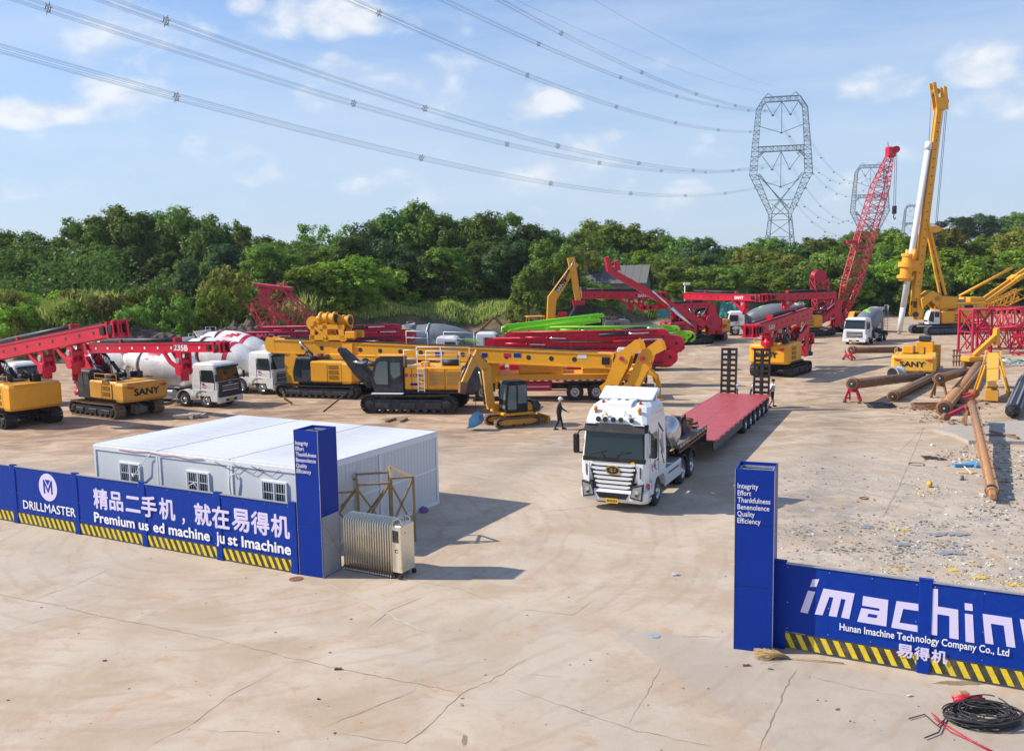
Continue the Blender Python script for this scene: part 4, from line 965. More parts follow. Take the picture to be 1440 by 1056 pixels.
    part('mast_foot', T, lambda m: (m.prism([(x_+F_, z_) for x_, z_ in ((2.2, 1.0), (3.1, 1.0), (3.3, 2.6), (3.2, 4.3), (2.5, 4.5), (2.1, 3.6), (2.35, 2.4))], -.42, -.3, mastc), m.prism([(x_+F_, z_) for x_, z_ in ((2.2, 1.0), (3.1, 1.0), (3.3, 2.6), (3.2, 4.3), (2.5, 4.5), (2.1, 3.6), (2.35, 2.4))], .3, .42, mastc), m.box((2.75+F_, 0, 1.5), (.5, .6, .7), mastc, b=.04), m.box((2.8+F_, 0, 3.2), (.5, .6, .5), mastc, b=.04)))
    winch(T, (1.55, 0, 2.75), .42, .8, mastc)
    dm = dm or mastc
    if drive: part('rotary_drive', T, lambda m: (m.lathe([(0, .55), (.2, .6), (.25, .45), (.7, .45), (.75, .55), (1, .5)], (3.75+F_, 0, 1.0), (3.75+F_, 0, 2.3), dm, 18), m.box((3.4+F_, 0, 1.7), (.5, .9, .6), mastc, b=.04), [m.cyl((3.75+F_, sy*.5, 2.0), (3.75+F_, sy*.5, 2.9), .2, mastc, n=12) for sy in (-1, 1)]))
    rk = random.Random(label); zt_ = 1.0+hh
    def clutter(m):
        for k in range(9):
            x, y = rk.uniform(-2.2, .9), rk.uniform(-hw+.4, hw-.4); kk = rk.random()
            if kk < .4: m.box((x, y, zt_+.15), (rk.uniform(.3, .9), rk.uniform(.3, .6), rk.uniform(.25, .6)), rk.choice(['charcoal', 'black', 'charcoal', body]), b=.04)
            elif kk < .7: m.cyl((x-.4, y, zt_+.25), (x+.4, y, zt_+.25), rk.uniform(.12, .22), rk.choice(['charcoal', 'black', 'rust']), n=12)
            else: m.tube([(x, y, zt_), (x+.1, y, zt_+.5), (x+.5, y+.1, zt_+.65), (x+.9, y+.1, zt_+.2)], .05, 'black', 6)
    part('engine_fittings', T, clutter)
    part('hose_bundle', T, lambda m: [m.tube([(.6, -.25+.1*k, 2.5), (.9, -.25+.1*k, 3.5+.06*k), (1.9, -.25+.1*k, 4.1), (2.6, -.25+.1*k, 3.4-.1*k), (2.9, -.25+.1*k, 2.5)], .03, 'black', 5) for k in range(6)])
    if tip:
        for sy, rr in ((-1, 0), (1, PI)):
            pos = P0.lerp(P1, .83 if sy < 0 else .72)
            text(tip, T, 'white', (pos.x if sy > 0 else pos.x, sy*(mw*.44+.012), pos.z-mh*.22), (PI/2, 0, rr), width=1.35*len(tip)/4, height=.36, bold=.04)
    return T
# ================================================================ white tractor unit
f0 = Vector((3.52, 31.35, 0)); hd = math.atan2(.902, .432)
TA = Vector((math.cos(hd), math.sin(hd), 0))         # points towards the rear
TX = hd + PI                                          # forward heading
O_ = f0 + TA*1.45                                     # origin over the front axle
T = thing('tractor_truck', 'white tractor truck with silver grille driving out through the gateway', 'truck', O_, TX)
hw = 1.25; c = 'truck_white'
def shell(m):
    rr = lambda x0, x1, h_, z, c_=.16: rrect(x0, x1, h_, z, c_, .06)
    ring_loft(m, [rr(-.95, 1.30, hw-.02, 1.05), rr(-.98, 1.40, hw, 1.3), rr(-1., 1.42, hw, 1.75), rr(-1., 1.38, hw-.01, 1.95), rr(-1., 1.22, hw-.05, 2.9), rr(-1., 1.12, hw-.06, 3.15, .2), rr(-1., .98, hw-.09, 3.42, .26), rr(-.98, .72, hw-.16, 3.66, .34), rr(-.95, .40, hw-.3, 3.78, .36)], c)
part('cab', T, shell)
part('windscreen', T, lambda m: m.hexa([(1.33, -hw+.1, 1.96), (1.40, -hw+.16, 1.92), (1.40, hw-.16, 1.92), (1.33, hw-.1, 1.96), (1.15, -hw+.14, 2.88), (1.255, -hw+.2, 2.86), (1.255, hw-.2, 2.86), (1.15, hw-.14, 2.88)], 'glass'))
part('windscreen_surround', T, lambda m: (m.hexa([(1.2, -hw+.03, 1.80), (1.425, -hw+.1, 1.78), (1.425, hw-.1, 1.78), (1.2, hw-.03, 1.80), (1.2, -hw+.03, 1.95), (1.41, -hw+.1, 1.93), (1.41, hw-.1, 1.93), (1.2, hw-.03, 1.95)], 'black'),
    [m.hexa([(1.1, s*(hw-.01), 1.9), (1.39, s*(hw-.13), 1.9), (1.40, s*(hw-.2), 1.9), (1.2, s*(hw-.2), 1.9), (1.0, s*(hw-.04), 2.95), (1.22, s*(hw-.18), 2.95), (1.25, s*(hw-.24), 2.95), (1.0, s*(hw-.25), 2.95)][::1], 'black') for s in (-1, 1)]))
part('sun_visor', T, lambda m: (m.hexa([(1.12, -hw+.05, 2.86), (1.40, -hw+.12, 2.84), (1.40, hw-.12, 2.84), (1.12, hw-.05, 2.86), (1.05, -hw+.06, 3.12), (1.24, -hw+.15, 3.1), (1.24, hw-.15, 3.1), (1.05, hw-.06, 3.12)], 'black'), [m.box((1.30, s*.9, 3.12), (.04, .42, .025), 'trim_white') for s in (-1, 1)]))
for k in range(5):
    y = (-.62, -.36, -.06, .22, .62)[k]
    part('roof_lamp', T, lambda m: (m.lathe([(0, .06), (.5, .095), (1, .105)], (1.1, y, 3.27), (1.22, y, 3.26), 'chrome', 16), m.cyl((1.222, y, 3.26), (1.228, y, 3.26), .085, 'glass', n=16)))
part('gold_figure', T, lambda m: (m.tube([(1.12, -.52, 3.32), (1.08, -.4, 3.52), (1.1, -.28, 3.34)], .018, 'gold'), m.tube([(1.1, -.5, 3.42), (1.1, -.3, 3.42)], .018, 'gold'), m.tube([(1.1, .3, 3.38), (1.08, .36, 3.5), (1.08, .45, 3.42), (1.08, .55, 3.45)], .016, 'gold'), m.cyl((1.06, .34, 3.5), (1.06, .34, 3.56), .03, 'gold')))
for s in (-1, 1):
    part('beacon', T, lambda m: (m.cyl((.95, s*.82, 3.46), (.95, s*.82, 3.56), .05, 'amber'), m.lathe([(0, .075), (.6, .075), (1, .03)], (.95, s*.82, 3.55), (.95, s*.82, 3.70), 'amber', 12)))
    part('beacon', T, lambda m: m.lathe([(0, .05), (.6, .05), (1, .02)], (.45, s*.7, 3.74), (.45, s*.7, 3.86), 'red_light', 12))
part('roof_hatch', T, lambda m: (m.prism([(.78, 3.5), (.72, 3.78), (.5, 3.86), (-.05, 3.86), (-.05, 3.7)], -.45, .45, c), [m.box((.3, y, 3.865), (.22, .1, .02), 'charcoal', b=.01) for y in (-.15, .15)]))
part('roof_spoiler', T, lambda m: (m.prism([(.0, 3.82), (.05, 3.88), (-.7, 4.22), (-.78, 4.18)], -1.02, 1.02, c), m.prism([(-.65, 3.7), (-.5, 3.7), (-.66, 4.14), (-.76, 4.14)], -.98, -.9, c), m.prism([(-.65, 3.7), (-.5, 3.7), (-.66, 4.14), (-.76, 4.14)], .9, .98, c), m.box((-.7, 0, 3.9), (.04, 1.9, .4), c)))
# front: grille of bright bars, bumper, lamps
part('grille_surround', T, lambda m: m.prism([(-.78, 1.76), (.78, 1.76), (.86, 1.5), (.68, .80), (.5, .74), (-.5, .74), (-.68, .80), (-.86, 1.5)], 1.36, 1.425, 'black', ax='x'))
for k in range(6):
    z = 1.70-.16*k; wd = (.80, .80, .74, .70, .66, .62)[k]
    part('grille_bar', T, lambda m: (m.prism([(-wd-.02, z-.01), (-wd*.8, z-.055), (wd*.8, z-.055), (wd+.02, z-.01), (wd, z+.045), (-wd, z+.045)], 1.42, 1.46, 'truck_white' if k in (0, 2, 4) else 'trim_white', ax='x')))
part('emblem', T, lambda m: (m.prism([(.27*math.cos(a), 1.50+.17*math.sin(a)) for a in [2*PI*k/24 for k in range(24)]], 1.455, 1.49, 'gold', ax='x'), m.prism([(.225*math.cos(a), 1.50+.13*math.sin(a)) for a in [2*PI*k/24 for k in range(24)]], 1.489, 1.494, 'black', ax='x')))
text('1', T, 'gold', (1.5, -.035, 1.42), (PI/2, 0, PI/2), size=.22, bold=.02)
part('emblem_wings', T, lambda m: [m.prism([(s*.04, 1.45), (s*.12, 1.48), (s*.12, 1.51), (s*.04, 1.49)][::s], 1.494, 1.5, 'gold', ax='x') for s in (-1, 1)] + [m.prism([(s*.04, 1.52), (s*.12, 1.54), (s*.12, 1.57), (s*.04, 1.555)][::s], 1.494, 1.5, 'gold', ax='x') for s in (-1, 1)])
def bump(m):
    ring_loft(m, [rrect(.9, 1.42, hw-.04, .34, .22), rrect(.85, 1.54, hw+.0, .46, .22), rrect(.85, 1.56, hw+.01, .72, .22), rrect(.85, 1.48, hw, .80, .2)], c)
part('bumper', T, bump)
part('air_intake', T, lambda m: m.prism([(-.62, .70), (.62, .70), (.5, .50), (-.5, .50)], 1.545, 1.572, 'black', ax='x'))
part('number_plate', T, lambda m: (m.box((1.585, 0, .42), (.02, .46, .17), 'plate_yellow', b=.004), [m.box((1.597, -.17+.055*k, .42), (.004, .03, .08), 'black') for k in range(7)]))
for s in (-1, 1):
    part('headlight', T, lambda m: (m.prism([(s*.66, .56), (s*1.10, .48), (s*1.14, 1.08), (s*.74, .98)][::s], 1.44, 1.585, 'charcoal', ax='x'), m.prism([(s*.70, .62), (s*1.06, .54), (s*1.10, 1.02), (s*.78, .93)][::s], 1.585, 1.60, 'lamp_glass', ax='x'), m.cyl((1.60, s*.92, .80), (1.625, s*.92, .80), .075, 'chrome', n=14), m.cyl((1.60, s*.90, .68), (1.622, s*.90, .68), .05, 'glass', n=12)))
    part('corner_fairing', T, lambda m: m.hexa([(1.0, s*(hw+.005), .8), (1.40, s*(hw-.1), .8), (1.46, s*(hw-.35), .8), (1.0, s*(hw-.35), .8), (1.0, s*(hw+.005), 1.72), (1.34, s*(hw-.1), 1.72), (1.425, s*(hw-.34), 1.72), (1.0, s*(hw-.35), 1.72)], c))
    part('fairing_slot', T, lambda m: m.box((1.435, s*1.0, 1.45), (.02, .04, .4), 'charcoal', rot=(0, 0, -s*.35)))
    part('mirror', T, lambda m: (m.box((1.28, s*(hw+.20), 2.35), (.16, .22, .72), 'black', b=.05), m.tube([(1.05, s*(hw-.05), 2.85), (1.22, s*(hw+.1), 2.8), (1.26, s*(hw+.18), 2.65)], .03, 'black'), m.tube([(1.05, s*(hw-.05), 1.98), (1.22, s*(hw+.1), 2.0), (1.26, s*(hw+.18), 2.05)], .03, 'black'), m.box((1.19, s*(hw+.20), 2.36), (.012, .17, .6), 'steel')))
    part('side_window', T, lambda m: m.prism([(1.0, 1.98), (.86, 2.75), (.12, 2.75), (.12, 2.0)], s*(hw-.1), s*(hw+.004-.01), 'glass'))
    part('door_seam', T, lambda m: (m.box((.04, s*(hw-.0), 1.95), (.018, .02, 1.75), 'charcoal'), m.box((.55, s*(hw+.0), 1.08), (1.0, .02, .018), 'charcoal'), m.box((1.08, s*(hw-.03), 1.6), (.018, .06, 1.0), 'charcoal')))
    part('door_handle', T, lambda m: m.box((.17, s*(hw+.02), 1.72), (.18, .03, .05), 'charcoal', b=.01))
    part('front_fender', T, lambda m: m.prism([(-.78, .62), (-.66, .95), (-.4, 1.12), (.4, 1.12), (.62, .95), (.74, .6), (.9, .6), (.92, 1.3), (-.8, 1.3)], s*(hw-.42), s*(hw+.03), c))
    part('step', T, lambda m: (m.box((.98, s*(hw-.12), .56), (.3, .26, .06), 'charcoal'), m.box((.98, s*(hw-.12), .86), (.26, .2, .05), 'charcoal')))
    part('sleeper_decal', T, lambda m: (m.prism([(-.1, 3.05), (-.75, 2.62), (-.75, 2.50), (-.1, 2.93)], s*(hw-.05), s*(hw+.003-.04), 'charcoal'), [m.prism([(-.72+.13*k, 3.2), (-.64+.13*k, 3.2), (-.62+.13*k, 3.42), (-.70+.13*k, 3.42)], s*(hw-.12), s*(hw-.085), 'gold') for k in range(6) if k != 3]))
    part('calligraphy_decal', T, lambda m: [m.bar((a, s*(hw+.002), b), (a2, s*(hw+.002), b2), w2, mm, h=.004, upv=(0, 1, 0)) for a, b, a2, b2, w2, mm in ((.9, 1.72, .88, 1.45, .03, 'crimson'), (.82, 1.66, .78, 1.4, .03, 'crimson'), (.95, 1.62, .74, 1.6, .03, 'crimson'), (.68, 1.7, .6, 1.5, .04, 'charcoal'), (.6, 1.78, .42, 1.52, .05, 'black'), (.42, 1.76, .6, 1.5, .05, 'black'), (.5, 1.5, .3, 1.38, .04, 'black'), (-.2, 2.4, -.45, 1.9, .10, 'grey'), (-.45, 2.6, -.6, 1.8, .09, 'galv'), (-.3, 1.95, -.65, 1.45, .08, 'charcoal'))])
    part('side_skirt', T, lambda m: (m.box((-2.05, s*(hw-.05), .80), (2.3, .07, .62), c, b=.02), m.box((-2.05, s*(hw-.01), .92), (1.5, .01, .06), 'charcoal'), m.box((-2.05, s*(hw-.3), 1.13), (2.3, .5, .04), 'galv')))
part('roundel_decal', T, lambda m: m.cyl((1.25, hw-.02, .95), (1.25, hw+.015, .95), .11, 'crimson', n=16))
part('badge', T, lambda m: m.lathe([(0, .09), (1, .09)], (1.41, .72, 1.74), (1.435, .72, 1.74), 'plate_yellow', 16))
for s in (-1, 1): part('wiper', T, lambda m: (m.tube([(1.42, s*.2-.1, 1.93), (1.36, s*.45-.1, 2.18)], .014, 'black', 4), m.tube([(1.41, s*.45-.45, 2.05), (1.37, s*.45+.2, 2.16)], .012, 'black', 4)))
for s in (-1, 1):
    wheel(T, 0, s*1.06, .52, .30)
    for x in (-3.55, -4.9):
        wheel(T, x, s*1.06, .52, .29); wheel(T, x, s*.74, .52, .29)
        part('mudguard', T, lambda m: m.prism([(x+.64*math.cos(a_), .55+.64*math.sin(a_)) for a_ in [PI*k/10 for k in range(1, 10)]] + [(x+.60*math.cos(a_), .55+.60*math.sin(a_)) for a_ in [PI*k/10 for k in range(9, 0, -1)]], s*.58, s*1.24, 'charcoal'))
part('chassis', T, lambda m: ([m.box((-2.3, s*.42, .88), (6.2, .09, .28), 'charcoal') for s in (-1, 1)], m.box((-5.35, 0, .8), (.12, 2.2, .2), 'charcoal'), [m.box((x, 0, .52), (.2, 1.5, .2), 'charcoal') for x in (0, -3.55, -4.9)]))
part('fifth_wheel', T, lambda m: m.lathe([(0, .5), (1, .46)], (-4.1, 0, 1.05), (-4.1, 0, 1.17), 'charcoal', 20))
TK = part('gas_tank', T, lambda m: (m.lathe([(0, .2), (.03, .42), (.08, .55), (.14, .6), (.86, .6), (.92, .55), (.97, .42), (1, .2)], (-2.1, -1.15, 2.36), (-2.1, 1.45, 2.36), 'steel', 32), ))
part('tank_band', TK, lambda m: [m.lathe([(0, .6), (0, .615), (1, .615), (1, .6)], (-2.1, y, 2.36), (-2.1, y+.05, 2.36), 'chrome', 32, cap=False) for y in (-.8, -.2, .4, .9)])
part('tank_cradle', T, lambda m: [m.prism([(x-.75, z+.0) for x, z in ((-2.2, 1.0), (-1.2, 1.0), (-1.25, 2.0), (-1.45, 1.85), (-1.7, 1.77), (-1.95, 1.85), (-2.15, 2.0))], y, y+.08, 'charcoal') for y in (-.8, .7)])
part('air_line', T, lambda m: [m.tube([(-1.2, .9-.1*k, 2.9), (-1.5, 1.28-.05*k, 2.0), (-2.6, 1.1-.2*k, 1.4), (-3.0, .5, 1.35)], .014, 'pale_yellow' if k == 0 else 'black', 5) for k in range(3)])

# ================================================================ low-bed trailer
kp = O_ + TA*4.1; e = Vector((14.05, 54.05, 0)); ta = (e-kp); TL = ta.length; ta.normalize(); th = math.atan2(ta.y, ta.x)
T = thing('lowbed_trailer', 'long lowbed trailer with red deck and raised black loading ramps, hitched to the white truck', 'trailer', kp, th)
# local +X runs to the rear
dk = .98; x1 = TL; xg = 3.6
part('gooseneck', T, lambda m: (m.prism([(-1.3, 1.24), (2.8, 1.24), (xg, dk-.35), (xg+.6, dk-.35), (xg+.6, dk-.03), (xg-.15, dk+.45), (2.7, 1.56), (-1.3, 1.52)], -.55, .55, 'charcoal'), m.box((1.2, 0, 1.56), (4.8, 2.42, .07), 'grey'), m.box((3.62, 0, 1.22), (.06, 2.4, .62), 'charcoal')))
for s in (-1, 1):
    part('gooseneck_rail', T, lambda m: (m.box((1.2, s*1.2, 1.40), (4.9, .05, .06), 'rust'), m.box((1.2, s*1.2, 1.68), (4.9, .05, .06), 'rust'), [m.box((-1.2+4.8*k/10, s*1.2, 1.53), (.05, .04, .34), 'rust') for k in range(11)]))
part('front_bulkhead', T, lambda m: (m.box((-1.22, 0, 1.64), (.05, 2.3, .06), 'rust'), m.box((-1.22, 0, 1.85), (.05, 2.3, .05), 'rust'), [m.box((-1.22, -1.1+.55*k, 1.75), (.04, .05, .3), 'rust') for k in range(5)]))
n = 12
for k in range(n):
    xa = xg+.12+(x1-xg-.2)*k/n; xb = xg+.12+(x1-xg-.2)*(k+1)/n
    for s in (-1, 1): part('deck_plate', T, lambda m: m.box(((xa+xb)/2, s*.75, dk), (xb-xa-.012, 1.49, .03), 'deck_red'))
for s in (-1, 1):
    part('side_rail', T, lambda m: (m.box(((xg+x1)/2+.05, s*1.52, dk-.02), (x1-xg-.1, .05, .08), 'crimson'), m.box(((xg+x1-9)/2+.05, s*1.50, dk-.42), (x1-9-xg-.1, .06, .09), 'charcoal'),
        [m.box((xg+.2+(x1-9-xg-.4)*j/24, s*1.51, dk-.22), (.06, .07, .36), 'grey') for j in range(25)], m.box(((xg+x1-9)/2, s*1.44, dk-.22), (x1-9-xg-.4, .03, .34), 'track_steel')))
    part('marker_tape', T, lambda m: [m.box((xg+.4+(x1-xg-.8)*j/26, s*1.549, dk-.03), (.26, .008, .05), 'white' if j % 2 else 'crimson') for j in range(27)])
part('main_beam', T, lambda m: [m.box(((xg+x1)/2, s*.5, dk-.25), (x1-xg, .14, .42), 'charcoal') for s in (-1, 1)])
for k in range(6):
    for s in (-1, 1): wheel(T, x1-.75-1.42*k, s*1.27, .47, .46)
    part('axle', T, lambda m: m.cyl((x1-.75-1.42*k, -1.1, .42), (x1-.75-1.42*k, 1.1, .42), .08, 'charcoal'))
for s in (-1, 1):
    def rp(m):
        yc = s*.98; wd = .86; H2 = 2.75
        for y in (-wd/2, -.05, .05, wd/2): m.bar((x1+.05, yc+y, dk), (x1+.28, yc+y, dk+H2), .10, 'black', h=.2)
    Rm = part('loading_ramp', T, rp)
    for k in range(9):
        z = dk+.12+2.55*k/8; x = x1+.05+.23*(z-dk)/2.75
        part('ramp_bar', Rm, lambda m: (m.box((x-.03, s*.98-.235, z), (.12, .34, .15), 'black'), m.box((x-.03, s*.98+.235, z), (.12, .34, .15), 'black')))
    ram(T, (x1-.4, s*.35, dk-.2), (x1+.1, s*.5, dk+.7), .06)
part('tail_board', T, lambda m: m.box((x1+.0, 0, dk-.2), (.1, 2.9, .36), 'crimson'))
# hydraulic power pack and gear on the gooseneck
G_ = thing('power_pack', 'red and black hydraulic power pack carried on the trailer gooseneck', 'power pack', kp + ta*1.2 + Vector((-ta.y, ta.x, 0))*-.35 + Vector((0, 0, 1.6)), th)
part('engine', G_, lambda m: (m.box((-.55, -.1, .35), (.7, .6, .5), 'crimson', b=.05), m.cyl((.15, -.45, .42), (.15, .3, .42), .34, 'charcoal', n=18), m.cyl((-.5, -.4, .75), (-.5, .2, .75), .16, 'charcoal'), m.box((.6, 0, .22), (.5, .7, .4), 'red', b=.04)))
part('hose', G_, lambda m: [m.tube([(-.4, -.3+.1*k, .6), (0, -.5, .9-.05*k), (.5, -.3, .7), (.8, .1*k, .3)], .03, 'black', 5) for k in range(4)])
part('cylinder', G_, lambda m: (m.cyl((.95, -.5, .2), (1.15, .6, .35), .13, 'pipe_tan'), m.cyl((.75, -.6, .55), (1.2, .4, .6), .1, 'rust')))
G_ = thing('chain_pile', 'tangle of rusty chains and shackles on the rear of the trailer gooseneck', 'chains', kp + ta*2.7 + Vector((-ta.y, ta.x, 0))*-.6 + Vector((0, 0, 1.6)), th)
rg = random.Random(8)
for k in range(9):
    a = [Vector((rg.uniform(-.5, .5), rg.uniform(-.5, .5), rg.uniform(.05, .35))) for _ in range(4)]
    part('chain', G_, lambda m: m.tube(a, .035, rg.choice(['rust', 'charcoal', 'crimson']), 5))

# ================================================================ people
def person(label, loc, rz, legs, arms, top, bottom, helmet, lean=.05, bare=False, s=1., shorts=False):
    T = thing('person', label, 'person', loc, rz, None, s)
    J = {}; E_ = []; RD = {}
    def j(n, p, r): J[n] = Vector(p); RD[n] = r*1.22
    j('pel', (0, 0, .93), .135); j('wst', (lean*.3, 0, 1.08), .12); j('chest', (lean, 0, 1.30), .145); j('neckb', (lean*1.3, 0, 1.45), .075); j('neck', (lean*1.5, 0, 1.54), .055)
    j('head', (lean*1.5+.02, 0, 1.63), .088); j('crown', (lean*1.5, 0, 1.71), .08)
    ed = [('pel', 'wst'), ('wst', 'chest'), ('chest', 'neckb'), ('neckb', 'neck'), ('neck', 'head'), ('head', 'crown')]
    for s_, k in ((1, 'l'), (-1, 'r')):
        kx, ax = legs[k]; j('hip'+k, (0, s_*.095, .88), .1); j('kn'+k, (kx, s_*.11, .49), .062); j('an'+k, (ax, s_*.11, .09), .042); j('toe'+k, (ax+.19, s_*.13, .035), .034)
        ed += [('pel', 'hip'+k), ('hip'+k, 'kn'+k), ('kn'+k, 'an'+k), ('an'+k, 'toe'+k)]
        (ex, ez), (hx, hz) = arms[k]; j('sh'+k, (lean, s_*.19, 1.38), .062); j('el'+k, (ex, s_*.25, ez), .043); j('wr'+k, (hx, s_*.26, hz), .028); 
        d = (J['wr'+k]-J['el'+k]).normalized(); j('pa'+k, J['wr'+k]+d*.08, .036)
        ed += [('chest', 'sh'+k), ('sh'+k, 'el'+k), ('el'+k, 'wr'+k), ('wr'+k, 'pa'+k)]
    nm = list(J); me = bpy.data.meshes.new('body'); me.from_pydata([J[n] for n in nm], [(nm.index(a), nm.index(b)) for a, b in ed], [])
    o = bpy.data.objects.new('body', me); col.objects.link(o)
    md = o.modifiers.new('s', 'SKIN'); md.use_smooth_shade = True
    for i, n in enumerate(nm): me.skin_vertices[0].data[i].radius = (RD[n], RD[n]*(1.25 if n in ('chest', 'wst', 'pel') else 1)); me.skin_vertices[0].data[i].use_root = (n == 'pel')
    o.modifiers.new('d', 'SUBSURF').levels = 1
    bpy.context.view_layer.update(); m2 = bpy.data.meshes.new_from_object(o.evaluated_get(bpy.context.evaluated_depsgraph_get())); bpy.data.objects.remove(o)
    m2.materials.clear()
    for k in (top, bottom, 'skin', 'cloth_black'): m2.materials.append(MAT[k])
    for p in m2.polygons:
        c_ = p.center; z = c_.z; p.use_smooth = True
        arm = abs(c_.y) > .215 and z > .6
        wrz = min(J['wrl'].z, J['wrr'].z)
        if z > 1.5: mi = 2
        elif arm and ((bare and min((c_-J['ell']).length, (c_-J['elr']).length, (c_-J['wrl']).length, (c_-J['wrr']).length) < .16) or min((c_-J['pal']).length, (c_-J['par']).length) < .09): mi = 2
        elif z > .98 or arm: mi = 0
        elif z < .1: mi = 3
        elif shorts and z < .5: mi = 2
        else: mi = 1
        p.material_index = mi
    B_ = inst('body', m2, T)
    for k in 'lr':       # fingers and thumb, slightly curled
        pp = J['pa'+k]; d = (J['pa'+k]-J['wr'+k]).normalized(); mb = MB(); side = 1 if k == 'l' else -1
        for q in range(4):
            a = pp + Vector((-.027+.018*q, 0, 0)) + d*.02; ln = (.06, .072, .068, .052)[q]
            mb.tube([a, a+d*ln*.5, a+d*ln*.9+Vector((0, -side*.018, 0))], .009, 'skin', 6, r1=.006)
        mb.tube([pp-d*.04+Vector((.03, 0, 0)), pp+Vector((.052, -side*.01, 0)), pp+d*.03+Vector((.05, -side*.02, 0))], .011, 'skin', 6, r1=.008)
        mb.build('fingers', T)
    h = J['head']
    part('face', T, lambda m: (m.lathe([(0, .022), (1, .008)], h+Vector((.075, 0, -.01)), h+Vector((.125, 0, -.025)), 'skin', 8), [m.cyl(h+Vector((.085, y, .02)), h+Vector((.098, y, .02)), .013, 'cloth_black', n=8) for y in (-.035, .035)], m.box(h+Vector((.088, 0, -.06)), (.02, .05, .01), 'crimson'), [m.box(h+Vector((0, y, 0)), (.04, .02, .06), 'skin', b=.008) for y in (-.092, .092)]))
    if helmet:
        part('helmet', T, lambda m: (m.lathe([(0, .132), (.3, .13), (.6, .11), (.85, .07), (1, .015)], h+Vector((0, 0, .035)), h+Vector((0, 0, .175)), 'helmet_white', 20), m.lathe([(0, .16), (1, .13)], h+Vector((.02, 0, .03)), h+Vector((.02, 0, .05)), 'helmet_white', 20)))
    else: part('hair', T, lambda m: m.lathe([(0, .10), (.3, .115), (.6, .105), (.85, .07), (1, .015)], h+Vector((-.015, 0, -.01)), h+Vector((-.015, 0, .135)), 'cloth_black', 16))
    part('shoe', T, lambda m: [m.box(Vector((J['an'+k].x+.07, J['an'+k].y+(.01 if k == 'l' else -.01), .045)), (.28, .1, .09), 'cloth_black', b=.03) for k in 'lr'])
    return T
person('person in black clothes and white hard hat walking across the yard behind the white truck', (2.5, 48.3, 0), R(-8), {'l': (.12, .20), 'r': (.0, -.22)}, {'l': ((.02, 1.10), (.05, .86)), 'r': ((.24, 1.16), (.46, 1.04))}, 'cloth_black', 'cloth_black', True)
person('person in pale shirt and black shorts walking at the rear corner of the trailer', (15.95, 54.9, 0), R(15), {'l': (.14, .20), 'r': (-.02, -.28)}, {'l': ((-.08, 1.10), (.02, .88)), 'r': ((-.22, 1.14), (-.34, .92))}, 'cloth_pale', 'cloth_black', False, bare=True, shorts=True)
# ================================================================ drilling rigs
def P_(px, Y): return (px-720)/FPX*Y
Rg = 'red and yellow drilling rigs with folded masts'
rig('yellow drilling rig with rising red mast at the far left edge, nearest of the rigs', (-30.4, 54.3, 0), R(145), (2.6, 4.0), (-11.5, 5.9), sany='', mh=.85, mw=.85, brackets=(.46, .68), Lt=5.2, group=Rg, track='track_steel')
rig('dusty yellow drilling rig with level red mast numbered 235B, beside the white mixers', (-25.4, 57.3, 0), R(145), (2.8, 4.1), (-10.6, 4.6), body='old_yellow', tip='235B', mh=.6, mw=.62, brackets=(.72,), hm='white', track='track_dusty', group=Rg, hh=1.25, hxr=-3.5, Lt=5.3)
rig('yellow drilling rig with red mast tip pointing at the trailer ramps', (21.8, 72.5, 0), R(53.5), (6.2, 4.6), (-6.2, 3.9), tip='SANY', mh=.9, mw=1.0, brackets=(.72,), fx=2.2, group=Rg, s=1.0, dm='charcoal')
rig('distant yellow drilling rig with level red mast, behind the trailer ramps', (23.1, 108.5, 0), R(125), (2.8, 5.3), (-8.3, 5.2), tip='SANY', mh=.8, mw=.9, brackets=(.78,), track='track_dusty', group=Rg)
rig('distant red-masted drilling rig behind the grey and green mixer', (37.5, 112.5, 0), R(24), (3.6, 5.0), (-6.8, 5.0), mh=.85, mw=.9, brackets=(.7,), fx=1.2, track='track_dusty', group=Rg, sany='')
rig('red-masted drilling rig behind the green pump booms, its mast above the black bucket', (11.2, 110, 0), R(187), (3.2, 5.7), (-7.2, 5.4), body='grey', tip='SANY', mh=.9, mw=.9, brackets=(.6, .72), group=Rg, sany='')
T = rig('red drilling rig with a second boom leaning up to the left, under the trees', (20.5, 104, 0), R(12), (2.6, 4.4), (-5.2, 4.3), body='crimson', mh=.6, mw=.6, brackets=(.5,), group=Rg, sany='')
part('leaning_boom', T, lambda m: (beam(m, (1.5, -1.0, 2.2), (-9.6, -1.0, 8.4), .6, .8, .6, 'red'), m.prism([(-9.3, 8.0), (-10.1, 8.4), (-10.4, 10.0), (-10.0, 10.1), (-9.7, 9.0), (-9.1, 8.8)], -1.3, -.7, 'red'), m.prism([(-9.1, 8.5), (-8.6, 8.6), (-8.9, 9.7), (-9.25, 9.6)], -1.3, -.7, 'red')))
ram(T, (0, -1.5, 1.9), (-5, -1.5, 6.2), .2, 'chrome')
winch(T, (2.6, -.3, 2.5), .95, 1.5, 'crimson')

